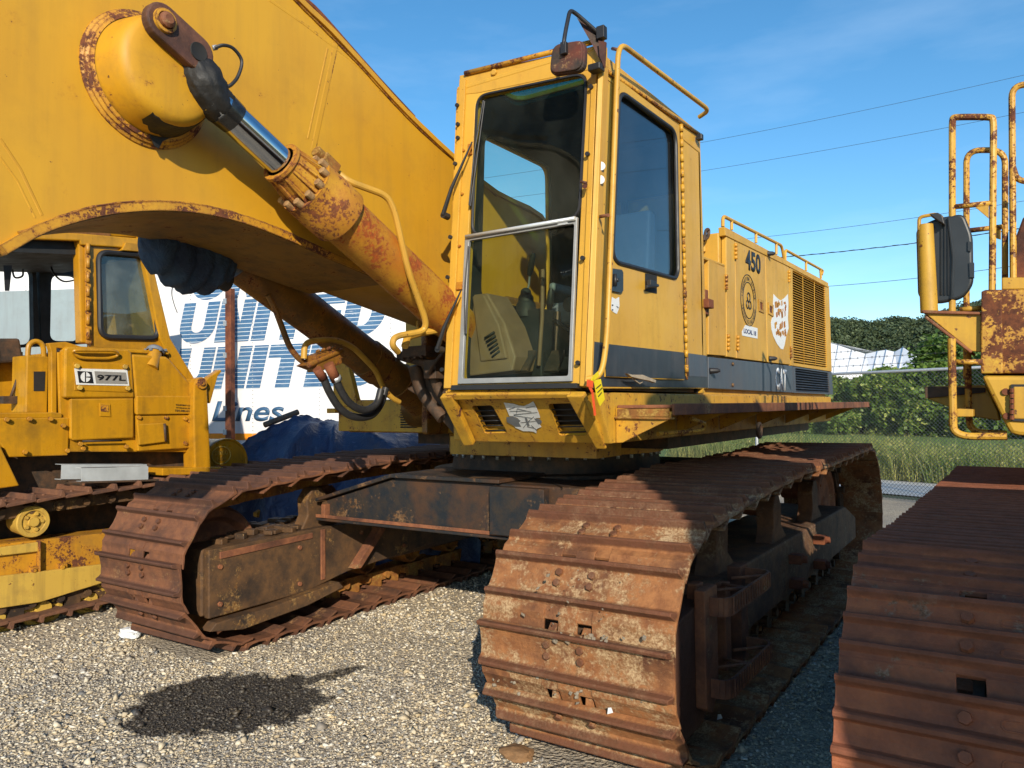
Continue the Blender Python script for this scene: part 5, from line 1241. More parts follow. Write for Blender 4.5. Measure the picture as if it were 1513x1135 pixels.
# pale aluminium channels lying on the track
def channel(pix, name, lab, X, t=.06):
    g = G(); P = [ls(x, y, X) for x, y in pix]
    a, b, c_, d_ = P   # ul, ur, lr, ll
    g.prism([a, b, c_, d_], (-.004, 0, 0)); g.prism([a, b, b-V(t, 0, 0), a-V(t, 0, 0)], (0, 0, -.004)); g.prism([d_, c_, c_-V(t, 0, 0), d_-V(t, 0, 0)], (0, 0, .004))
    o = g.build(name, 'white_metal', None); return tag(o, lab, 'metal channel', 'pale metal channels on the loader track')
channel([(91, 686), (217, 686), (217, 708), (90, 709)], 'metal_channel', 'longer pale metal channel lying at the back on the loader track', -6.28, .10)
channel([(120, 691), (219, 689), (219, 710), (120, 712)], 'metal_channel', 'shorter pale metal channel lying in front of the other on the loader track', -6.14, .08)
g = G(); g.prism([ls(118, 712, -6.12), ls(240, 708, -6.12), ls(240, 710.5, -6.12), ls(118, 714.5, -6.12)], (-.2, 0, 0)); tag(g.build('steel_strip', 'steel_dark'), 'thin dark steel strip lying under the pale channels on the loader track', 'metal strip')
# ------------------------------------------------------------------ machine at the right edge
RM = thing('tracked_machine', 'rusty yellow tracked machine cut off by the right edge, with black mirror and ladder rails', 'tracked machine', (.6, 4.6, 0))
pathR = track_path((2.50, .60), .475, (6.35, .60), .42, [(3.1, 1.045), (4.2, 1.035), (5.4, 1.02)])
tr3 = build_track(RM, 'track', -.40, .42, pathR, 50, shoe_triple(.82, -.0), 'shoe_right', 'steel_dark', shoe_n=.085, rail=.10, phase=0)
wheel(tr3, 'idler', -.11, .13, (2.50, .60), .45, 'steel_dark'); wheel(tr3, 'sprocket', -.06, .08, (6.35, .60), .38, 'rust', teeth=12)
g = G(); g.prism([V(-.30, y, z) for y, z in [(2.5, .3), (2.5, .75), (6.2, .75), (6.2, .3)]], (.6, 0, 0)); g.build('track_frame', 'steel_dark', RM, bevel=.02)
YP = 4.5
g = G(); g.prism([V(1.2, y, z) for y, z in [(.0, 1.55), (.0, 2.4), (.22, 2.9), (.32, 3.72), (.7, 3.85), (1.3, 3.75), (1.6, 3.2), (1.8, 2.6), (2.4, 2.4), (2.8, 2.0), (4.6, 1.8), (4.6, 1.6), (2.4, 1.55)]], (.62, 0, 0)); g.build('boom', 'boom', RM, bevel=.01)  # unseen boom, made up and shaped to cast shade on both nearby tracks
def q(x, y, Y=YP): return at(x, y, Y=Y)
def rp(pix, name, mat, Y=YP, t=.05, bev=.006, par=None):
    g = G(); g.prism([q(x, y, Y) for x, y in pix], (0, t, 0)); return g.build(name, mat, par or RM, bevel=bev)
body = rp([(1451, 428), (1700, 424), (1700, 552), (1450, 552)], 'body', 'peeling', YP, 3.2, .015)
rp([(1450, 555), (1700, 556), (1700, 655), (1506, 644), (1493, 641), (1486, 628)], 'lower_body', 'machine3', YP-.02, 3.2, .02)
rp([(1480, 410), (1700, 408), (1700, 426), (1480, 428)], 'body_ledge', 'machine3', YP+.05, 1.2, .006)
rp([(1499, 355), (1512, 320), (1700, 300), (1700, 412), (1499, 412)], 'rusty_tower', 'rust_red', YP+.35, 1.2, .01)
g = G(); g.ring_plate([q(1494, 568, YP-.024), q(1600, 568, YP-.024), q(1600, 627, YP-.024), q(1494, 622, YP-.024)], [q(1498, 572, YP-.024), q(1596, 572, YP-.024), q(1596, 622, YP-.024), q(1498, 618, YP-.024)], .02, (0, -.008, 0)); g.build('hatch_seal', 'black', RM)
rp([(1497, 571), (1597, 571), (1597, 623), (1497, 619)], 'hatch', 'machine3', YP-.034, .02, .006)
g = G()
for k in range(6): g.cyl(q(1495, 574+k*8, YP-.04), q(1495, 580+k*8, YP-.04), .010, n=8)
for x, y in ((1486, 579), (1488, 615)): g.bolt(q(x, y, YP-.02), V(0, -1, 0), .018, .012, 12)
g.build('hinge', 'rust_red', RM)
rp([(1450, 430), (1480, 431), (1482, 552), (1449, 552)], 'corner_plate', 'peeling', YP-.012, .03, .006, body)
# mirror platform bracket
rp([(1362, 459), (1450, 462), (1450, 520), (1436, 519)], 'bracket_web', 'machine3', YP+.02, .02, .003)
g = G(); g.hexa([q(1361, 458), q(1450, 461), q(1450, 465), q(1364, 463)], [p+V(0, .35, 0) for p in [q(1361, 458), q(1450, 461), q(1450, 465), q(1364, 463)]])
g.hexa([q(1368, 466), q(1437, 519), q(1434, 522), q(1366, 470)], [p+V(0, .35, 0) for p in [q(1368, 466), q(1437, 519), q(1434, 522), q(1366, 470)]]); g.build('platform', 'rust', RM, bevel=.004)
g = G(); P = q(1373, 462, YP+.05); T = q(1367, 332, YP+.05)
g.tube([P, P.lerp(T, .5), T], [.042, .040, .038], 20); g.build('mirror_post', 'machine3', RM, bevel=.004)
g = G(); g.prism(roundpoly([q(1383, 322, YP+.08), q(1424, 315, YP+.08), q(1437, 348, YP+.08), (q(1438, 420, YP+.08)), q(1422, 441, YP+.08), q(1385, 449, YP+.08), q(1356, 440, YP+.08), q(1353, 337, YP+.08)], .035, 6), (0, .05, 0)); mir = g.build('mirror', 'mirror_back', RM, bevel=.014, seg=3)
g = G()
for k in range(3):
    g.tube([q(1391+k*5, 330, YP+.075), q(1391+k*5.2, 436, YP+.075)], .005, 6)
g.tube([q(1401, 322, YP+.07), q(1408, 380, YP+.07), q(1406, 442, YP+.07)], .006, 6)
g.prism([q(1430, 356, YP+.07), q(1436, 358, YP+.07), q(1434, 372, YP+.07), q(1430, 370, YP+.07)], (0, .04, 0)); g.prism([q(1432, 388, YP+.07), q(1439, 388, YP+.07), q(1439, 410, YP+.07), q(1433, 410, YP+.07)], (0, .04, 0))
g.build('mirror_ribs', 'mirror_back', mir)
g = G(); g.tube(roundpoly([q(1358, 340, YP+.03), q(1358, 321, YP+.03), q(1384, 316, YP+.03), q(1392, 322, YP+.05)], .02, 4, closed=False), .009, 8); g.build('mirror_clip', 'machine3', mir)
g = G(); g.prism([q(1372, 316, YP+.02), q(1386, 314, YP+.02), q(1392, 318, YP+.02), q(1396, 332, YP+.02), q(1386, 326, YP+.02)], (0, .05, 0)); g.build('mirror_clamp', 'black', mir, bevel=.004)
# ladder rails
def rr(pts, Y, r=.0165, rad=.10, name='hand_rail', mat='rail_rusty', n=10):
    g = G(); g.tube(roundpoly([q(x, y, Y if len(rest) == 0 else rest[0]) for x, y, *rest in pts], rad, 7, closed=False), r, n); return g.build(name, mat, RM)
rr([(1407, 645-15), (1407, 176), (1410, 173), (1463, 173), (1468, 176), (1466, 430)], YP+.1, .0165, .075)
rr([(1428, 560), (1428, 222), (1485, 222), (1485, 420)], YP+.45, .016, .075)
rr([(1600, 125), (1495, 125), (1497, 420)], YP+.3, .0165, .07); rr([(1496, 246, YP+.3), (1503, 268, YP+.3), (1600, 270, YP+.3)], YP+.3, .0155, .05)
rr([(1408, 306), (1466, 300)], YP+.1, .014, .01, 'cross_rail'); rr([(1430, 341), (1482, 335)], YP+.4, .014, .01, 'cross_rail')
rp([(1441, 306), (1461, 303), (1461, 323)], 'rail_gusset', 'machine3', YP+.09, .008, .0); rp([(1471, 339), (1479, 338), (1479, 354), (1472, 352)], 'rail_gusset', 'machine3', YP+.4, .008, .0)
rr([(1418, 458), (1450, 455)], YP+.06, .014, .01, 'cross_rail')
# lower ladder
rr([(1406, 500), (1408, 610), (1409, 645), (1488, 645)], YP-.05, .0185, .09, 'ladder_rail')
rr([(1430, 510), (1431, 600), (1433, 638), (1488, 641)], YP+.25, .0165, .06, 'ladder_rail')
rr([(1407, 535), (1452, 535)], YP-.02, .014, .01, 'cross_rail')
rp([(1413, 604), (1438, 605), (1438, 616), (1413, 616)], 'rung', 'machine3', YP-.03, .2, .004)
rp([(1367, 571), (1456, 569), (1474, 607), (1478, 622), (1440, 616), (1370, 589)], 'lower_bracket', 'machine3', YP+.35, .3, .006)
rp([(1366, 571), (1456, 573), (1456, 580), (1367, 589)], 'bracket_edge', 'steel_dark', YP+.33, .02, .003)
# ------------------------------------------------------------------ trailer, post, tarpaulin heap
tdir = V(.968, .249, 0).normalized()     # along the trailer, to the right in the picture
P0t = at(500, 600, D=11.6)
nT = V(tdir.y, -tdir.x, 0)
PT = (nT, nT.dot(P0t))
def tq(x, y, off=0.): return at(x, y, pl=PT)+nT*off
def tpos(s, z, off=0.): p = V(P0t.x, P0t.y, 0)+tdir*s+nT*off; p.z = z; return p
TR = thing('semi_trailer', 'long white box trailer lettered UNITED in blue behind the machines', 'trailer', tuple(tpos(-2, 0)))
M['trailer'] = paint('trailer_white', (.80, .81, .81), rust=.80, edge=.0, streak=.10, rough=.5, dirt=.06, chips=.80, dirtcol=(.35, .35, .36))
sn = N('united_blue_worn')
c_ = sn.coord(False)
sepz = sn.n('ShaderNodeSeparateXYZ'); sn.l(c_, sepz.inputs[0])
sw = sn.math('FRACT', sn.math('MULTIPLY', sepz.outputs['Z'], 15.5))
stripe = sn.ramp(sw, .85, .89)
wear = sn.ramp(sn.noise(6, 8, .75, stretch=(1, 1, 6)), .60, .66)
wear2 = sn.ramp(sn.noise(40, 5, .8, stretch=(1, 1, 8)), .60, .66)
cb_ = sn.mix(sn.ramp(sn.noise(5, 3), .3, .7), rgb(.040, .115, .24), rgb(.065, .16, .29))
cb_ = sn.mix(sn.math('MAXIMUM', sn.math('MULTIPLY', stripe, .9), sn.math('MAXIMUM', sn.math('MULTIPLY', wear, .55), sn.math('MULTIPLY', wear2, .5))), cb_, rgb(.74, .77, .79))
sn.bsdf(cb_, .5); M['united'] = sn.m
M['blue_solid'] = simple('trailer_blue', (.045, .115, .22), .5, var=.15)
M['orange'] = simple('orange_stripe', (.80, .26, .01), .5, var=.1)
sL, sRr = -9.5, 2.7; zb, ztp = 1.02, 4.35
g = G(); a, b = tpos(sL, zb), tpos(sRr, zb); g.hexa([a, b, b-nT*2.5, a-nT*2.5], [p+V(0, 0, ztp-zb) for p in [a, b, b-nT*2.5, a-nT*2.5]]); g.build('box_body', 'trailer', TR, bevel=.02)
g = G()
s = sL+.6
while s < sRr:
    p = tpos(s, 0, 0); 
    g.hexa([tpos(s-.012, zb+.1, 0), tpos(s+.012, zb+.1, 0), tpos(s+.012, zb+.1, .005), tpos(s-.012, zb+.1, .005)], [tpos(s-.012, ztp-.1, 0), tpos(s+.012, ztp-.1, 0), tpos(s+.012, ztp-.1, .005), tpos(s-.012, ztp-.1, .005)]); s += 1.22
g.build('panel_seam', 'trailer', TR)
g = G(); sdot = sL+.6
while sdot < sRr:
    for k in range(44):
        p = tpos(sdot+.03, zb+.12+k*.063, .004); g.obox(p, tdir*.007, nT*.004, V(0, 0, .007))
    sdot += 1.22
g.build('rivets', simple('rivet_grey', (.35, .36, .37), .5), TR)
g = G(); g.hexa([tpos(sL, zb+.095, .003), tpos(sRr, zb+.095, .003), tpos(sRr, zb+.095, .006), tpos(sL, zb+.095, .006)], [tpos(sL, zb+.20, .003), tpos(sRr, zb+.20, .003), tpos(sRr, zb+.20, .006), tpos(sL, zb+.20, .006)]); st_ = g.build('orange_stripe', 'orange', TR)
g = G(); g.hexa([tpos(sL, zb-.06, .01), tpos(sRr, zb-.06, .01), tpos(sRr, zb-.06, -.06), tpos(sL, zb-.06, -.06)], [tpos(sL, zb+.03, .01), tpos(sRr, zb+.03, .01), tpos(sRr, zb+.03, -.06), tpos(sL, zb+.03, -.06)]); g.build('bottom_rail', 'alu', TR)
def arcp(cx, cy, rx, ry, a0, a1, n=14): return [(cx+rx*math.cos(math.radians(a0+(a1-a0)*i/n)), cy+ry*math.sin(math.radians(a0+(a1-a0)*i/n))) for i in range(n+1)]
def block_row(x0, x1, y0, y1):
    """heavy slanted block capitals"""
    k = .34; polys = []; o = 0
    def P(pts): polys.append([(x+o, y) for x, y in pts])
    P([(0, 1), (0, .42)]+arcp(.46, .42, .46, .42, 180, 360)+[(.92, 1), (.92-k+.04, 1), (.92-k+.04, .42)]+arcp(.46, .42, .46-k+.04, .16, 360, 180)+[(k-.04, 1)]); o += .97
    P([(0, 0), (0, 1), (k, 1), (.86-k+.04, .45), (.86-k+.04, 1), (.86, 1), (.86, 0), (.86-k, 0), (k-.04, .55), (k-.04, 0)]); o += .91
    P([(0, 0), (0, 1), (k, 1), (k, 0)]); o += k+.05
    P([(.30, 0), (.30, .70), (0, .70), (0, 1), (.94, 1), (.94, .70), (.30+k, .70), (.30+k, 0)]); o += .99-.12
    P([(.10, 0), (.10, 1), (.78, 1), (.78, .76), (.10+k, .76), (.10+k, .62), (.74, .62), (.74, .38), (.10+k, .38), (.10+k, .24), (.80, .24), (.80, 0)]); o += .83
    P([(0, 0), (0, 1), (k, 1), (k, 0)]); P([(k, 1)]+arcp(.45, .5, .45, .5, 90, -90)+[(k, 0), (k, .24)]+arcp(.45, .5, .14, .26, -90, 90)+[(k, .76)])
    tot = o+.90; sh = .26
    a = tq(x0, y1, .006); top_ = tq(x0, y0); h_ = top_.z-a.z; wd = (tq(x1, y1)-tq(x0, y1)).length-sh*h_; sx = wd/tot
    g = G()
    for pl_ in polys: g.add([a+tdir*(x*sx+y*h_*sh)+V(0, 0, y*h_) for x, y in pl_], [tuple(range(len(pl_)))])
    return g.build('lettering', 'united', TR)
# measure the lettering rows on the trailer plane
def trow(txt, x0, x1, y0, y1, mat, sh, off=.03, nm='lettering'):
    if txt == 'UNITED': return block_row(x0, x1, y0, y1)
    p00 = tq(x0, y1, .004); p10 = tq(x1, y1, .004); p01 = p00+V(0, 0, (tq(x0, y0)-tq(x0, y1)).z)
    h_ = p01.z-p00.z
    p10 = V(p10.x, p10.y, p00.z)
    return text_fit(txt, p00, p10, p01, mat, nm, TR, shear=sh, offset=off)
trow('UNITED', 289-35, 572, 516, 577, 'united', .30, .10)
trow('UNITED', 263-2, 578, 449, 509, 'united', .30, .10)
trow('UNITED', 268+12, 592, 385, 445, 'united', .30, .10)
trow('UNITED', 284+8, 606, 321, 381, 'united', .30, .075)
trow('Lines', 313, 420, 593, 623, 'blue_solid', .25, .02)
for s in (-8.2, -7.0):
    for off in (-.35, -2.1):
        g = G(); c = tpos(s, .5, off); g.lathe(c-nT*.14, nT, [(0, .3), (0, .5), (.04, .52), (.24, .52), (.28, .5), (.28, .3), (.2, .28), (.2, 0)], 32); g.build('wheel', 'black', TR)
g = G(); 
for off in (-.5, -2.0): p = tpos(1.2, 0, off); g.obox(p+V(0, 0, .55), tdir*.06, nT*.06, V(0, 0, .5)); g.obox(p+V(0, 0, .03), tdir*.15, nT*.15, V(0, 0, .02))
g.build('landing_gear', 'steel_dark', TR)
# blue grey box added in place of the shade on the trailer's lower side
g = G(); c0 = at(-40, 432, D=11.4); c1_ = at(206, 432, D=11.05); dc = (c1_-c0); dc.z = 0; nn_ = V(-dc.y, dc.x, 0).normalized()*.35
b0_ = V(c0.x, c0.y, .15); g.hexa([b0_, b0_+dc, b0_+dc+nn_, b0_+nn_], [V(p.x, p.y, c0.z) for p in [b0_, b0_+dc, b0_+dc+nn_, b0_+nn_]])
tag(g.build('trailer_shade_box', paint('shade_box_grey', (.27, .33, .35), rust=.78, edge=0, streak=.2, dirt=.2, chips=.8), bevel=.01), 'plain blue grey box standing in for shade on the trailer, behind the loader cab', 'shade stand-in')
# rusty post in front of the trailer
pz = at(340, 600, D=12.02); bx = V(pz.x, pz.y, 0)
PO = G(); PO.obox(bx+V(0, 0, 1.75), tdir*.055, nT*.05, V(0, 0, 1.75)); po = PO.build('steel_post', 'rust_red', bevel=.006)
tag(po, 'tall rusty red steel post standing in front of the white trailer', 'post')
g = G()
for zz in (1.25, 1.62, 2.45, 2.95, 3.3): g.obox(bx+V(0, 0, zz)+nT*.055-tdir*.05, tdir*.03, nT*.012, V(0, 0, .04))
g.build('hinge_lug', 'galv', po)
g = G(); g.tube(spline([tq(262, 405, .02), tq(255, 430, .02), tq(258, 448, .02), tq(263, 462, .02)]), .006, 5); tag(g.build('hanging_wire', 'dark_wire'), 'thin dark wire hanging against the white trailer beside the blue cloth', 'wire')

# tarpaulin heap: lumpy cloth over a pile
def tarp():
    cx, cy = -6.35, 6.75
    nu, nv = 90, 60
    U = V(.833, .553, 0); W = V(-.553, .833, 0)   # across and away
    base = at(510, 640, D=8.6); base.z = 0
    pts = [(350, 770), (360, 700), (366, 668), (385, 645), (402, 634), (425, 622), (442, 614), (470, 616), (500, 621), (540, 625), (600, 628), (640, 636), (662, 646), (690, 668), (712, 760)]
    prof_ = [((x-756.5)/F*8.6, 1.6-(y-603)/F*8.6) for x, y in pts]
    xs = np.array([p[0] for p in prof_]); zs = np.array([p[1] for p in prof_])
    vs = []; 
    from mathutils import noise
    for i in range(nu):
        u = xs[0]+(xs[-1]-xs[0])*i/(nu-1); h = float(np.interp(u, xs, zs))
        for j in range(nv):
            v = j/(nv-1); w_ = -1.0+2.4*v
            # cross profile: steep in front, round on top
            k = 1-abs((v-.45)/.55)**2.6 if v > .45 else 1-abs((v-.45)/.45)**3.2
            z = max(0., h*max(0, k))
            fold = abs(noise.noise(V(u*2.6+v*.8, v*.8, 3.)))*.13+abs(noise.noise(V(u*6+v*3, v*1.5, 9.)))*.05
            drape = .05*math.sin(u*9+4*noise.noise(V(u, v*2, 1.)))*(1-k)
            ua = -1.95; dx_, dy_ = u-ua, (v-.42)*2.4; ra_ = math.hypot(dx_, dy_); an = math.atan2(dy_, dx_)
            fold += (1-abs(math.sin(an*4.5+1.2*noise.noise(V(u, v, 2.)))))**2*min(ra_, 1.)*.16
            p = CP*0+U*u+W*(8.55+w_+drape*2-fold*.6); z += fold*.8*k-.065
            vs.append((p.x, p.y, max(z, .0)+.01))
    fs = [(i*nv+j, (i+1)*nv+j, (i+1)*nv+j+1, i*nv+j+1) for i in range(nu-1) for j in range(nv-1)]
    return np.array(vs), np.array(fs)
s = N('blue_tarpaulin'); c1 = s.mix(s.ramp(s.noise(2.5, 6), .35, .7), rgb(.018, .030, .080), rgb(.040, .060, .135))
s.bsdf(s.mix(s.ramp(s.noise(14, 6, .7), .6, .75), c1, rgb(.10, .13, .22)), .38, 0, s.bump(s.noise(7, 5, .65, dist=1.), .6, .05)); M['tarp'] = s.m
tv, tf_ = tarp(); tp = np_mesh('tarpaulin', tv, tf_, 'tarp', smooth=True); tag(tp, 'dark blue tarpaulin draped over a heap between the trailer and the left track', 'tarpaulin')
g = G(); a, b = at(391, 628, D=8.2), at(440, 609, D=8.5); g.tube([a, b], .032, 14); tag(g.build('metal_tube', 'wood'), 'short brown tube lying aslant on top of the blue tarpaulin', 'tube')
# dark blue cloth bundled round the far cylinder's rod under the boom
def cloth():
    pts = [V(p) for p in (f0+df*.45, fb+df*.20)]
    a = at(212, 335, X=XF+.15); b = at(345, 385, X=XF+.12)
    ax = (b-a); L_ = ax.length; ax.normalize(); up = V(0, -ax.z, ax.y); side = V(1, 0, 0)
    from mathutils import noise
    nu, nv = 60, 40; vs = []
    for i in range(nu):
        t = i/(nu-1); c = a+ax*(L_*t)
        r = .125*(1-abs(t*2-1)**4)*1.0+.04
        sag = .06*math.sin(PI*t)
        for j in range(nv):
            A = 2*PI*j/nv; d = side*math.cos(A)+up*math.sin(A)
            f_ = 1+.22*noise.noise(V(t*5, math.cos(A)*1.3, math.sin(A)*1.3))+.10*noise.noise(V(t*14, math.cos(A)*4, math.sin(A)*4))+.16*abs(math.sin(t*17+1.5*math.sin(A)))*max(0., .4-math.sin(A))
            p = c+d*r*f_-V(0, 0, sag*(.5-.5*math.sin(A)))
            vs.append(tuple(p))
    fs = [(i*nv+j, i*nv+(j+1) % nv, (i+1)*nv+(j+1) % nv, (i+1)*nv+j) for i in range(nu-1) for j in range(nv)]
    return np.array(vs), np.array(fs), a, b
s = N('dark_blue_cloth'); s.bsdf(s.mix(s.ramp(s.noise(8, 5), .35, .7), rgb(.010, .022, .055), rgb(.030, .065, .12)), .75, 0, s.bump(s.noise(14, 5, .6, dist=1.5), .7, .03)); M['cloth'] = s.m
cv, cf_, ca, cb2 = cloth(); cl = np_mesh('cloth_bundle', cv, cf_, 'cloth', smooth=True); tag(cl, 'dark blue cloth bundled round the far cylinder rod beneath the boom', 'cloth')
g = G(); e = at(328, 408, X=XF+.15); g.tube(spline([at(318, 395, X=XF+.15), at(326, 405, X=XF+.15), at(330, 414, X=XF+.15), at(338, 418, X=XF+.15)]), [.08]*6+[.07]*6+[.055]*6+[.045], 12); g.build('cloth_end', 'black', cl)
# straps and tape tied to the cab hand rail
TG = G()
def ribbon(pix, X, w_, g):
    P = [at(x, y, X=X) for x, y in pix]
    for a, b in zip(P[:-1], P[1:]):
        d = (b-a).normalized(); n = V(0, d.z, -d.y)*w_; g.hexa([a-n, b-n, b+n, a+n], [p+V(.002, 0, 0) for p in [a-n, b-n, b+n, a+n]])
g = G(); ribbon([(872, 570), (876, 560), (884, 552)], XR+.115, .012, g)
g.prism([at(x, y, X=XR+.11) for x, y in [(877, 562), (887, 560), (893, 590), (886, 600), (882, 590)]], (.003, 0, 0)); tg = g.build('inspection_tag', 'tagy'); tag(tg, 'yellow paper tag tied to the bottom of the cab hand rail', 'tag')
g = G()
for a, b in (((881, 574), (888, 568)), ((883, 580), (890, 573)), ((884, 586), (889, 580))): g.tube([at(*a, X=XR+.115), at(*b, X=XR+.115)], .0022, 4)
g.build('handwriting', 'ink', tg)
g = G(); ribbon([(867, 566), (876, 568)], XR+.12, .016, g); ribbon([(870, 570), (875, 580), (877, 595), (879, 614)], XR+.118, .010, g); tag(g.build('warning_ribbon', 'tago'), 'orange plastic ribbon hanging below the yellow tag on the cab hand rail', 'ribbon')
g = G(); g.prism([at(x, y, X=XR+.05) for x, y in [(922, 552), (930, 554), (945, 554), (965, 562), (964, 566), (955, 563), (940, 560), (928, 557)]], (.02, 0, 0)); g.tube([at(934, 559, X=XR+.05), at(945, 567, X=XR+.05), at(950, 564, X=XR+.05)], .004, 6)
tag(g.build('leather_strap', simple('tan_leather', (.42, .34, .24), .7, var=.3), bevel=.003), 'tan worn strap hooked on the dark sill under the cab door', 'strap')

# ------------------------------------------------------------------ fence, road, planting, roofs, hill
FA = at(1228, 600, D=13.4); FB = at(1410, 600, D=11.7); fd = (FB-FA); fd.z = 0; fd.normalize(); fnz = V(fd.y, -fd.x, 0)
def fp(s, z): return V(FA.x, FA.y, 0)+fd*s+V(0, 0, z)
FH = 2.10
FE = thing('chain_link_fence', 'galvanised chain link fence with barbed wire running across the back right', 'fence', tuple(fp(0, 0)))
s0, s1 = -6.5, 6.0
g = G(); g.tube([fp(s0, FH), fp(s1, FH)], .024, 10); g.build('top_rail', 'galv', FE)
for s_ in (-5.5, -1.58, 3.15, 5.9):
    g = G(); g.tube([fp(s_, 0), fp(s_, FH+.05)], .032, 12); g.tube([fp(s_, FH+.04), fp(s_, FH+.42)+fnz*-.22], .014, 8); g.build('fence_post', 'galv', FE)
g = G()
for k, zz in enumerate((.13, .26, .39)): g.tube([fp(s0, FH+zz)-fnz*(.07*(k+1)), fp(s1, FH+zz)-fnz*(.07*(k+1))], .0035, 5)
s_ = s0
while s_ < s1:
    for k, zz in enumerate((.13, .26, .39)):
        c = fp(s_+k*.04, FH+zz)-fnz*(.07*(k+1)); g.tube([c+V(0, 0, -.02)-fd*.012, c+V(0, 0, .02)+fd*.012], .003, 4); g.tube([c+V(0, 0, .02)-fd*.012, c+V(0, 0, -.02)+fd*.012], .003, 4)
    s_ += .13
g.build('barbed_wire', 'dark_wire', FE)
def mesh_wires():
    vs = []; fs = []; w_ = .0034; dd = .062
    k = s0-FH
    def wire(a, b):
        d = (b-a).normalized(); u = fnz; v = d.cross(u); o = len(vs)
        for p in (a, b):
            for A in (0, 2.09, 4.19): vs.append(tuple(p+u*math.cos(A)*w_+v*math.sin(A)*w_))
        for j in range(3): fs.append((o+j, o+(j+1) % 3, o+3+(j+1) % 3, o+3+j))
    while k < s1:
        for sg in (1, -1):
            a0 = k if sg > 0 else k+FH; b0 = a0+sg*FH; za, zb_ = .03, FH-.02
            lo, hi = min(a0, b0), max(a0, b0)
            if hi < s0 or lo > s1: continue
            def zz(s): return za+(zb_-za)*(s-a0)/(b0-a0)
            sa = min(max(a0, s0), s1); sb = min(max(b0, s0), s1)
            wire(fp(sa, zz(sa))+fnz*.002*sg, fp(sb, zz(sb))+fnz*.002*sg)
        k += dd
    return np.array(vs), np.array(fs)
wv, wf = mesh_wires(); np_mesh('wire_mesh', wv, wf, simple('mesh_wire', (.10, .11, .11), .5, .3), FE)
# frame of the view direction at the back right, for laying out the far ground
Ur = V(CR.x, CR.y, 0).normalized(); Wf = V(CF.x, CF.y, 0).normalized()
def gp(r, d, z=0.): p = Ur*r+Wf*d; return V(p.x, p.y, z)
# ground sheets
def sheet(name, poly, z, mat, kind='structure'):
    g = G(); g.add([V(p.x, p.y, z) for p in poly], [tuple(range(len(poly)))]); o = g.build(name, mat); o['kind'] = kind; return o
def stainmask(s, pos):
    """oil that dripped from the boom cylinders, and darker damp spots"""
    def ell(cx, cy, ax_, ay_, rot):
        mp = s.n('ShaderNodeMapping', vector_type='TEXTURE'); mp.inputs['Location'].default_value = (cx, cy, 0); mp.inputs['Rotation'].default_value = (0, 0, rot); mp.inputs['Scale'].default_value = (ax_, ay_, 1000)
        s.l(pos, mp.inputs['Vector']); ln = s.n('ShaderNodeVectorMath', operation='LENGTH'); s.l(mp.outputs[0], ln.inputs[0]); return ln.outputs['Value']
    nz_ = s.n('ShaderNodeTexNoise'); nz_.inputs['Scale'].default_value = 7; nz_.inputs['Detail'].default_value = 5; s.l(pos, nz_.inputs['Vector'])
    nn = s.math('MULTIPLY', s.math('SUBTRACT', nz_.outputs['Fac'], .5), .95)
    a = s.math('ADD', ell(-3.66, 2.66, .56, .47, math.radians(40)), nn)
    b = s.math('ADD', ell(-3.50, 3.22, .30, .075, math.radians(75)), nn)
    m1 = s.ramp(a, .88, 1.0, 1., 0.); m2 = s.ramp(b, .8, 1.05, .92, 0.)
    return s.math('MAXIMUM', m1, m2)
s = N('gravel_ground'); geo = s.n('ShaderNodeNewGeometry').outputs['Position']; s.tc = geo
vor = s.n('ShaderNodeTexVoronoi'); vor.inputs['Scale'].default_value = 42; s.l(geo, vor.inputs['Vector'])
vor2 = s.n('ShaderNodeTexVoronoi'); vor2.inputs['Scale'].default_value = 95; s.l(geo, vor2.inputs['Vector'])
sp = s.n('ShaderNodeSeparateColor'); s.l(vor.outputs['Color'], sp.inputs[0])
sp2 = s.n('ShaderNodeSeparateColor'); s.l(vor2.outputs['Color'], sp2.inputs[0])
cA = s.mix(sp.outputs[0], rgb(.28, .23, .16), rgb(.64, .52, .36)); cB = s.mix(sp2.outputs[0], rgb(.24, .20, .15), rgb(.60, .49, .34))
cg = s.mix(.45, cA, cB); cg = s.mix(s.ramp(s.noise(.9, 5), .4, .65), cg, s.mix(.55, cg, rgb(.16, .155, .15)))
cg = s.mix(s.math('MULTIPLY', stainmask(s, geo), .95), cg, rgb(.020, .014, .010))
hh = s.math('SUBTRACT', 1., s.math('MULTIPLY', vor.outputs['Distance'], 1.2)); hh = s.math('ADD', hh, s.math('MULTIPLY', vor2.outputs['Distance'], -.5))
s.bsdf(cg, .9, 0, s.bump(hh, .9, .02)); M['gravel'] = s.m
s = N('gravel_stones'); geo_n = s.n('ShaderNodeNewGeometry'); geo = geo_n.outputs['Position']; s.tc = geo
rnd = geo_n.outputs['Random Per Island']
cr = s.n('ShaderNodeValToRGB'); s.l(rnd, cr.inputs[0]); e = cr.color_ramp.elements; cr.color_ramp.interpolation = 'CONSTANT'
e[0].position = 0; e[0].color = rgb(.30, .26, .21); e[1].position = .90; e[1].color = rgb(.78, .72, .60)
for p_, c_ in ((.10, (.50, .43, .32)), (.22, (.68, .57, .39)), (.38, (.56, .46, .31)), (.52, (.76, .66, .48)), (.66, (.33, .30, .26)), (.74, (.58, .45, .26)), (.85, (.20, .195, .18))): x_ = e.new(p_); x_.color = rgb(*c_)
cs = s.mix(s.ramp(s.noise(90, 3), .3, .7), cr.outputs[0], s.mix(.35, cr.outputs[0], rgb(.12, .10, .08)))
big_ = s.ramp(s.noise(.9, 5), .45, .65); cs = s.mix(s.math('MULTIPLY', big_, .30), cs, rgb(.21, .205, .20))
sm = stainmask(s, geo)
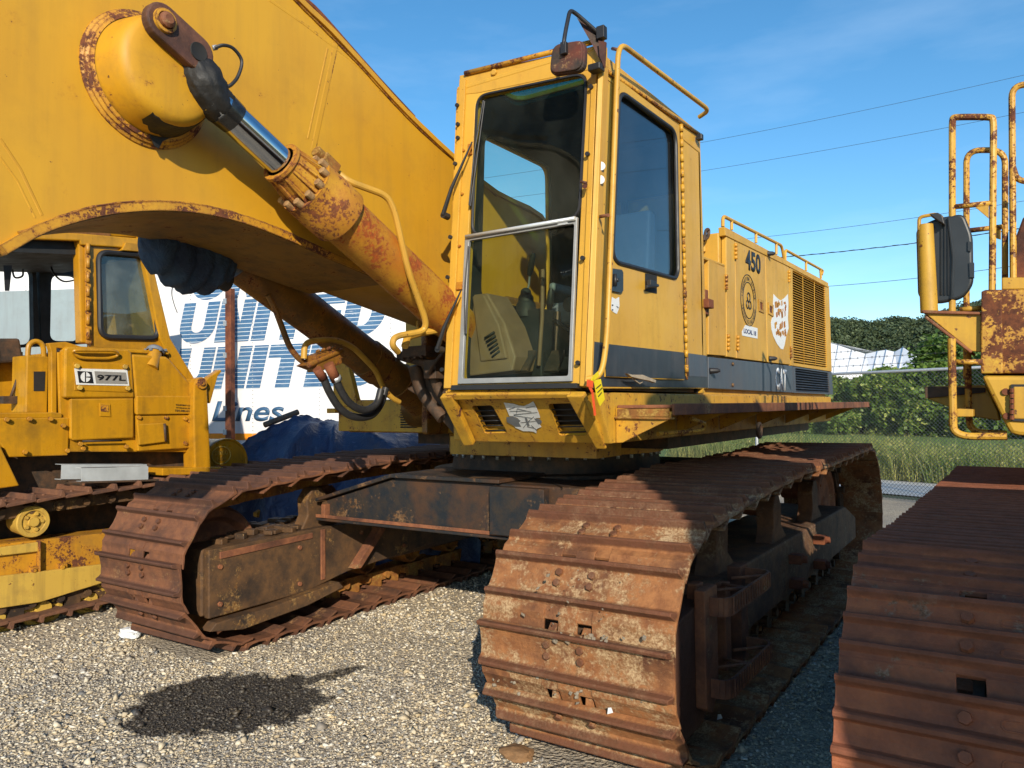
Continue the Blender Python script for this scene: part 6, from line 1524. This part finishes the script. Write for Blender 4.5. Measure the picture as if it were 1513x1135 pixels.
cs = s.mix(s.math('MULTIPLY', sm, s.ramp(rnd, .0, 1., .97, .88)), cs, rgb(.020, .014, .010))
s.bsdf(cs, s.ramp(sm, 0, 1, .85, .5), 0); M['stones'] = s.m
# one sheet to the horizon: gravel yard, road strip and lawn beyond lie on it
sheet('ground', [gp(-900, -60), gp(900, -60), gp(900, 1200), gp(-900, 1200)], -.02, rust('far_ground', a=(.06, .075, .03), b=(.09, .10, .04), c=(.05, .06, .03), rough=.9, scale=.05))
fa, fb_ = fp(-16, 0), fp(14, 0)
yard = [gp(-22, -6), gp(14, -6), fb_-fnz*.3, fa-fnz*.3, gp(-22, 24)]
sheet('gravel_yard', yard, 0., 'gravel')
ra, rb = fp(-18, 0)-fnz*.8, fp(16, 0)-fnz*.8
sheet('road', [ra, rb, rb-fnz*2.3, ra-fnz*2.3], .004, 'concrete')
# loose stones
def stones(n, xr, yr, smin, smax, seed):
    r = np.random.default_rng(seed)
    x = r.uniform(*xr, n); y = r.uniform(*yr, n); sz = smin+(smax-smin)*r.random(n)**2.6
    base = np.array([[1, 0, 0], [-1, 0, 0], [0, 1, 0], [0, -1, 0], [.25, .2, .8], [-.2, -.1, -.8], [.6, .6, .35], [-.6, .55, .3], [.1, -.7, .45]])[:6]
    fc = np.array([[0, 2, 4], [2, 1, 4], [1, 3, 4], [3, 0, 4], [2, 0, 5], [1, 2, 5], [3, 1, 5], [0, 3, 5]])
    v = np.repeat(base[None], n, 0)+r.normal(0, .23, (n, 6, 3)); v *= (sz[:, None]*np.stack([r.uniform(.8, 1.3, n), r.uniform(.55, 1., n), r.uniform(.35, .75, n)], 1))[:, None, :]
    a = r.uniform(0, 2*PI, n); t = r.normal(0, .35, n); ca, sa, ct, st2 = np.cos(a), np.sin(a), np.cos(t), np.sin(t)
    X_, Y_, Z_ = v[..., 0], v[..., 1], v[..., 2]
    X2_ = X_*ct[:, None]+Z_*st2[:, None]; Z2_ = -X_*st2[:, None]+Z_*ct[:, None]
    X3 = X2_*ca[:, None]-Y_*sa[:, None]; Y3 = X2_*sa[:, None]+Y_*ca[:, None]
    v = np.stack([X3+x[:, None], Y3+y[:, None], Z2_+(sz*.22)[:, None]], -1).reshape(-1, 3)
    f = (fc[None]+(np.arange(n)*6)[:, None, None]).reshape(-1, 3); return v, f
def under(x, y): return ((x > -2.0) & (x < -1.17) & (y > 3.0)) | ((x > -5.17) & (x < -4.34) & (y > 3.0)) | (x > -.38) | ((y > 8)) 
vv, ff = [], []; off = 0
for n_, xr, yr, a_, b_, sd in ((60000, (-5.6, 0.), (1.2, 4.6), .004, .016, 1), (30000, (-6.5, 0.), (4.2, 8.), .007, .022, 2), (11000, (-9., -5.), (2.2, 6.), .008, .022, 3), (1100, (-5.2, 0), (1.3, 3.6), .016, .034, 4), (30000, (-5.2, 0.), (1.2, 3.4), .004, .012, 5)):
    v, f = stones(n_, xr, yr, a_, b_, sd); c = v.reshape(-1, 6, 3).mean(1); keep = ~under(c[:, 0], c[:, 1]); 
    v = v.reshape(-1, 6, 3)[keep].reshape(-1, 3); nk = keep.sum(); f = f.reshape(-1, 8, 3)[:nk].reshape(-1, 3); vv.append(v); ff.append(f+off); off += len(v)
st_o = np_mesh('gravel', np.concatenate(vv), np.concatenate(ff), 'stones'); tag(st_o, 'crushed tan and grey limestone gravel covering the yard', 'gravel', kind='stuff')
# leaves helper
def leafmat(name, a, b, c, trans=.25, rough=.5, cl=1.5):
    s = N(name); gn = s.n('ShaderNodeNewGeometry'); r_ = gn.outputs['Random Per Island']
    col = s.mix(r_, rgb(*a), rgb(*b)); col = s.mix(s.ramp(r_, .82, .84), col, rgb(*c)); s.tc = gn.outputs['Position']
    col = s.mix(s.ramp(s.noise(cl, 3, .6), .40, .62), col, s.mix(.6, col, rgb(*(c if cl < 1 else a))))
    p = s.n('ShaderNodeBsdfPrincipled'); s.l(col, p.inputs['Base Color']); p.inputs['Roughness'].default_value = rough
    t = s.n('ShaderNodeBsdfTranslucent'); s.l(col, t.inputs[0]); m = s.n('ShaderNodeMixShader'); m.inputs[0].default_value = trans; s.l(p.outputs[0], m.inputs[1]); s.l(t.outputs[0], m.inputs[2]); s.l(m.outputs[0], s.out.inputs[0]); return s.m
def leaves(pos, size, up=.5, seed=0, aspect=.6, fold=True):
    r = np.random.default_rng(seed); n = len(pos)
    nrm = r.normal(0, 1, (n, 3)); nrm[:, 2] = abs(nrm[:, 2])+up; nrm /= np.linalg.norm(nrm, axis=1)[:, None]
    t = r.normal(0, 1, (n, 3)); t -= nrm*(t*nrm).sum(1)[:, None]; t /= np.linalg.norm(t, axis=1)[:, None]; b = np.cross(nrm, t)
    sz = size*r.uniform(.6, 1.3, n)[:, None]
    v = np.stack([pos-t*sz, pos+b*sz*aspect, pos+t*sz, pos-b*sz*aspect], 1).reshape(-1, 3)
    f = np.arange(n*4).reshape(-1, 4); return v, f
M['vine'] = leafmat('vine_leaf', (.10, .175, .028), (.22, .31, .05), (.44, .48, .13), .3)
M['weed'] = leafmat('weed_leaf', (.10, .17, .03), (.22, .30, .06), (.46, .42, .13), .4, .5, .9)
M['tree_leaf'] = leafmat('tree_leaf', (.030, .052, .022), (.060, .088, .036), (.090, .118, .050), .12, .7, .045)
M['tree_leaf2'] = leafmat('bright_green_leaf', (.07, .13, .02), (.14, .22, .04), (.2, .3, .06), .3, .6)  # brighter green leaf for the single tree
from mathutils import noise as mn
# lawn rising gently beyond the road
g = G(); nx, ny = 60, 40; vs = []
def lawn_z(d): return .02+max(0, (d-16.))*.016
for i in range(nx):
    for j in range(ny):
        r_ = -10+60*i/(nx-1); t = j/(ny-1); 
        p0_ = fp(-12+30*i/(nx-1), 0)-fnz*(3.2+16*t)
        vs.append(V(p0_.x, p0_.y, .012+t*.45+.03*mn.noise(V(p0_.x*.6, p0_.y*.6, 0)))) 
g.add(vs, [(i*ny+j, (i+1)*ny+j, (i+1)*ny+j+1, i*ny+j+1) for i in range(nx-1) for j in range(ny-1)], True)
s = N('lawn'); cgr = s.mix(s.ramp(s.noise(1.1, 6), .35, .65), rgb(.13, .22, .035), rgb(.19, .28, .055)); s.bsdf(s.mix(s.ramp(s.noise(25, 5), .4, .7), cgr, rgb(.06, .10, .02)), .9, 0, s.bump(s.noise(60, 4), 1., .05)); M['lawn'] = s.m
lw = g.build('lawn', 'lawn'); lw['kind'] = 'structure'
# rough grass and tall weeds behind the fence
def stems(n, seed, s_rng, d_rng, h_rng, w_):
    r = np.random.default_rng(seed); out = []
    s_ = r.uniform(*s_rng, n); dd = r.uniform(*d_rng, n)
    base = np.array([[FA.x, FA.y, 0]])+s_[:, None]*np.array([[fd.x, fd.y, 0]])-dd[:, None]*np.array([[fnz.x, fnz.y, 0]])
    clump = np.array([mn.noise(V(b[0]*.9, b[1]*.9, seed)) for b in base])*.5+.5
    h = (h_rng[0]+(h_rng[1]-h_rng[0])*r.random(n))*(.35+clump)
    lean = r.normal(0, .18, (n, 2)); a = r.uniform(0, 2*PI, n); wd = np.stack([np.cos(a), np.sin(a), np.zeros(n)], 1)*w_
    base[:, 2] = .01+np.clip((dd-3.2)/16, 0, 1)*.45
    tip = base+np.concatenate([lean*h[:, None], h[:, None]], 1); mid = base+np.concatenate([lean*h[:, None]*.35, h[:, None]*.55], 1)
    v = np.stack([base-wd, base+wd, mid+wd*.9, mid-wd*.9, mid-wd*.9, mid+wd*.9, tip+wd*.1, tip-wd*.1], 1).reshape(-1, 3)
    return v, np.arange(n*8).reshape(-1, 4), base, h, lean
va, fa_, ba, ha, la = stems(30000, 5, (-7, 7), (3.0, 6.2), (.12, .85), .006)
r = np.random.default_rng(8); idx = r.integers(0, len(ba), 30000); tt = r.random(30000)
pos = ba[idx]+np.concatenate([la[idx]*ha[idx][:, None]*tt[:, None], (ha[idx]*tt)[:, None]], 1)+r.normal(0, .04, (30000, 3)); pos[:, 2] = np.maximum(pos[:, 2], .03)
vb, fb2 = leaves(pos, .028, .4, 6)
rw = np.random.default_rng(77); cl_n = 260; cs_ = rw.uniform(-7, 7, cl_n); cd_ = rw.uniform(3.1, 5.6, cl_n); wp = []
for a_, b_ in zip(cs_, cd_):
    hh_ = rw.uniform(.25, .75); n_ = int(70*hh_/.4); c_ = V(FA.x, FA.y, 0)+fd*a_-fnz*b_
    wp.append(np.array([[c_.x, c_.y, .02]])+rw.normal(0, 1, (n_, 3))*np.array([[.13, .13, 0]])+np.stack([np.zeros(n_), np.zeros(n_), rw.random(n_)*hh_], 1))
wp = np.concatenate(wp); vc, fc2 = leaves(wp, .034, .5, 78, .6)
vb = np.concatenate([vb, vc]); fb2 = np.concatenate([fb2, fc2+len(vb)-len(vc)])
wo_ = np_mesh('weeds', np.concatenate([va, vb]), np.concatenate([fa_, fb2+len(va)]), 'weed'); tag(wo_, 'tall rough weeds and grass growing between the road and the lawn', 'weeds', kind='stuff')
# vine covered bank
def bank():
    r = np.random.default_rng(21); P = []
    n = 90000; s_ = r.uniform(-24, 3, n); k = r.random(n)
    base = np.array([[FA.x, FA.y, 0]])+s_[:, None]*np.array([[fd.x, fd.y, 0]])
    lump = np.array([mn.fractal(V(s*.33, 0, 2.), .8, 2., 3) for s in s_])
    H = 2.35+lump*.8+ .25*np.sin(s_*.9)
    ang = k*PI*.62
    h = np.sin(ang)**.8*H; dep = 17.2-1.0*(-np.cos(ang))*-1
    l2 = np.array([mn.noise(V(a*1.1, b*1.4, 5.)) for a, b in zip(s_, h)])*.65+np.array([mn.noise(V(a*3.3, b*3.6, 8.)) for a, b in zip(s_, h)])*.28
    dd = 16.6-np.cos(ang)*1.3+ -l2+r.normal(0, .08, n)
    pos = base-dd[:, None]*np.array([[fnz.x, fnz.y, 0]]); pos[:, 2] = .42+h+l2*.25+r.normal(0, .07, n); return pos
bp = bank(); vb, fb3 = leaves(bp, .095, .5, 22, .8)
bk = np_mesh('vine_bank', vb, fb3, 'vine'); tag(bk, 'thick bank of sunlit green vines beyond the lawn', 'vines', kind='stuff')
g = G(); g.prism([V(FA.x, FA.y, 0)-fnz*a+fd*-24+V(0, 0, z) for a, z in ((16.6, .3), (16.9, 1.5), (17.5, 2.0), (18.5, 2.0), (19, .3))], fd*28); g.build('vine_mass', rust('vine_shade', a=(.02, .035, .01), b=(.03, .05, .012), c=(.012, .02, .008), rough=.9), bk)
# white tent-like roofs
WB = thing('white_roofed_building', 'white ridged roof of a low building rising above the vines', 'building', tuple(at(1290, 600, D=42)*1.0-V(0, 0, 1.6)))
DB = 42
def wbq(x, y, d=DB): return at(x, y, D=d)
g = G(); ridge = [(1190, 498), (1238, 510), (1258, 517), (1279, 523), (1296, 519), (1309, 517), (1322, 520), (1334, 513), (1366, 535)]
for k in range(len(ridge)-1):
    a, b = wbq(*ridge[k]), wbq(*ridge[k+1]); lo_a, lo_b = wbq(ridge[k][0]-8, 560, DB-7), wbq(ridge[k+1][0]-6 if k < len(ridge)-2 else 1374, 560 if k < len(ridge)-2 else 542, DB-7)
    n_ = 3
    g.add([a, b, lo_b, lo_a], [(0, 1, 2, 3)])
g.add([wbq(1366, 535), wbq(1190, 498), wbq(1190, 570, DB+5), wbq(1366, 570, DB+5)], [(0, 1, 2, 3)])
g.build('roof', simple('white_membrane', (.88, .88, .88), .6, var=.12, sc=.6), WB)
g = G(); a, b = wbq(1150, 556, DB-6.9), wbq(1374, 549, DB-6.9); a2, b2 = V(a.x, a.y, 0), V(b.x, b.y, 0); g.hexa([a2, b2, b2+Wf*10, a2+Wf*10], [a, b, b+Wf*10-V(0, 0, .2), a+Wf*10-V(0, 0, .2)]); g.build('wall', 'white_bead', WB)
g = G()
for k in range(1, len(ridge)-1):
    a = wbq(*ridge[k]); b = wbq(ridge[k][0]-7, 558, DB-7); g.tube([a, b], .03, 5)
g.build('roof_seam', 'white', WB)
# wooded hill
def hillz(r_, d): return 0
g = G(); hp = []; nx, ny = 90, 24
ridgepix = [(300, 500), (700, 490), (1000, 475), (1180, 460), (1228, 460), (1270, 463), (1300, 466), (1330, 459), (1360, 462), (1400, 449), (1450, 436), (1513, 424), (1700, 400), (2000, 400)]
rx = np.array([p[0] for p in ridgepix]); ry_ = np.array([p[1] for p in ridgepix])
def hill_pt(px, t):
    d = 130+130*t; ytop = float(np.interp(px, rx, ry_)); hz = 600.6-.0114*(px-756.5)
    z_top = 1.6+(hz-ytop)/F*260-8.5; z = z_top*(1-(1-t)**1.8); p = gp((px-756.5)/F*d, d); return V(p.x, p.y, z-2)
px_ = np.linspace(200, 2100, nx)
vs = [hill_pt(x, t) for x in px_ for t in np.linspace(0, 1, ny)]
g.add(vs, [(i*ny+j, (i+1)*ny+j, (i+1)*ny+j+1, i*ny+j+1) for i in range(nx-1) for j in range(ny-1)], True); hl = g.build('hill', rust('hill_soil', a=(.02, .035, .012), b=(.03, .045, .014), c=(.015, .025, .01), rough=.95, scale=.05)); hl['kind'] = 'structure'
r = np.random.default_rng(31); crowns = []
for k in range(1700):
    x = r.uniform(1150, 1520) if k < 1500 else r.uniform(200, 2080); t = r.random()**.8; p = hill_pt(x, t); crowns.append((p.x, p.y, p.z+r.uniform(1.6, 5.0), r.uniform(1.8, 3.8)))
crowns = np.array(crowns); per = 170
dirs = r.normal(0, 1, (len(crowns), per, 3)); dirs /= np.linalg.norm(dirs, axis=2)[..., None]; dirs[..., 2] = np.abs(dirs[..., 2])*.9-.15
lumpy = (.72+.38*r.random((len(crowns), per, 1)))
pos = crowns[:, None, :3]+dirs*crowns[:, None, 3:4]*lumpy
vh, fh = leaves(pos.reshape(-1, 3), .33, .5, 32, .8)
ht = np_mesh('hillside_trees', vh, fh, 'tree_leaf'); tag(ht, 'dense dark green woods covering the hill behind the white roofs', 'trees', kind='stuff')
# one tree standing right of the white roofs
def tree(px, py, d, r0, h_, n, seed, mat, name, lab, zmin=2.):
    c = at(px, py, D=d); rt = thing(name, lab, 'tree', (c.x, c.y, 0))
    g = G(); g.tube([V(c.x, c.y, 0), V(c.x+.1, c.y, c.z*.5), V(c.x, c.y, c.z)], [.22, .16, .06], 10)
    rr_ = np.random.default_rng(seed)
    for k in range(7): a = rr_.uniform(0, 2*PI); g.tube([V(c.x, c.y, c.z*(.55+.05*k)), V(c.x+math.cos(a)*r0*.7, c.y+math.sin(a)*r0*.7, c.z*(.75+.05*k))], [.07, .02], 6)
    g.build('trunk', 'wood', rt)
    cl_ = rr_.normal(0, 1, (26, 3)); cl_ /= np.linalg.norm(cl_, axis=1)[:, None]; cl_ = np.array([[c.x, c.y, c.z]])+cl_*np.array([[r0, r0, h_]])*rr_.uniform(.4, 1, 26)[:, None]
    pos = cl_[rr_.integers(0, 26, n)]+rr_.normal(0, .30*r0/1.5, (n, 3)); v, f = leaves(pos, .11, .5, seed+1, .7); np_mesh('crown', v, f, mat, rt)
tree(1392, 537, 30, 1.3, .8, 5000, 41, 'tree_leaf2', 'leafy_tree', 'bright green leafy tree beside the white roofs, above the fence rail')
# utility wires
WI = [((1035, 211), (1513, 111), .008, 34), ((1035, 253), (1513, 166), .008, 34), ((1140, 349), (1513, 297), .010, 36), ((1180, 378), (1513, 337), .020, 36), ((1225, 423), (1513, 391), .013, 36)]
labs = ['topmost thin overhead wire crossing the sky', 'second thin overhead wire from the top', 'third thin overhead wire, just above the thick twisted one', 'thick twisted black overhead cable', 'lowest dark overhead wire, close above the hill']
for (a, b, r_, d), lb_ in zip(WI, labs):
    A, B = at(a[0], a[1], D=d+6), at(b[0], b[1], D=d); dv = B-A
    pts = []
    for k in range(-40, 73):
        t = k/32; p = A+dv*t; sag = .35*((t-.5)**2-.25); pts.append(p+V(0, 0, sag))
    g = G(); g.tube(pts, r_, 6)
    if r_ > .015:
        g.tube([A+dv*(-1.25+3.5*i/170)+V(0, 0, .35*(((-1.25+3.5*i/170)-.5)**2-.25))+V(0, 0, .028*math.sin(i*1.3)) for i in range(171)], .012, 5)
    tag(g.build('power_line', 'dark_wire'), lb_, 'power line', 'overhead wires at the right')
# small litter
g = G(); c = at(765, 1118, Z=0.); rr_ = np.random.default_rng(2)
vs = []
bm = bmesh.new(); bmesh.ops.create_icosphere(bm, subdivisions=3, radius=1)
for v in bm.verts:
    f_ = 1+.35*mn.noise(v.co*1.3)+.12*mn.noise(v.co*4); v.co = V(v.co.x*.085*f_, v.co.y*.06*f_, v.co.z*.03*f_+.012)+c
me = bpy.data.meshes.new('rock'); bm.to_mesh(me); me.materials.append(M['stone_brown']); o = bpy.data.objects.new('rock', me); COL.objects.link(o); tag(o, 'flat reddish brown rock lying on the gravel at the foot of the near track', 'rock')
# white plastic bag caught under the left track
from mathutils import noise
g = G()
def blob(c, a, b, cc, seed, name, mat, lab, cat):
    bm = bmesh.new(); bmesh.ops.create_icosphere(bm, subdivisions=3, radius=1)
    for v in bm.verts: f_ = 1+.5*mn.noise(v.co*1.5+V(seed, 0, 0))+.2*mn.noise(v.co*4+V(seed, 0, 0)); v.co = V(v.co.x*a*f_, v.co.y*b*f_, v.co.z*cc*f_)+c
    me = bpy.data.meshes.new(name); bm.to_mesh(me); me.materials.append(M[mat]); o = bpy.data.objects.new(name, me); COL.objects.link(o); tag(o, lab, cat)
blob(at(192, 935, Z=.035), .10, .06, .035, 3, 'plastic_scrap', 'white_bead', 'white plastic scrap on the gravel under the left track front', 'plastic scrap')
g = G(); g.prism([at(x, y, Y=2.90) for x, y in [(181, 897), (199, 899), (200, 890), (207, 896), (212, 904), (200, 902), (184, 901)]], (0, .01, 0)); tag(g.build('plastic_strip', 'white_bead'), 'torn white plastic strip caught in the shoes of the left track', 'plastic strip')
for i, (x, y) in enumerate(((901, 1056), (1063, 1064))):
    p = at(x, y, Y=2.80) if i == 0 else at(x, y, Z=.07)
    g = G(); g.prism([p+V(-.012, 0, 0), p+V(.012, .004, .01), p+V(.006, .0, .03), p+V(-.008, 0, .026)], (.004, -.006, .002)); tag(g.build('paper_scrap', 'white_bead'), ('white scrap stuck on the lowest shoe of the near track front', 'white scrap lying on the flat bottom run of the near track')[i], 'scrap')
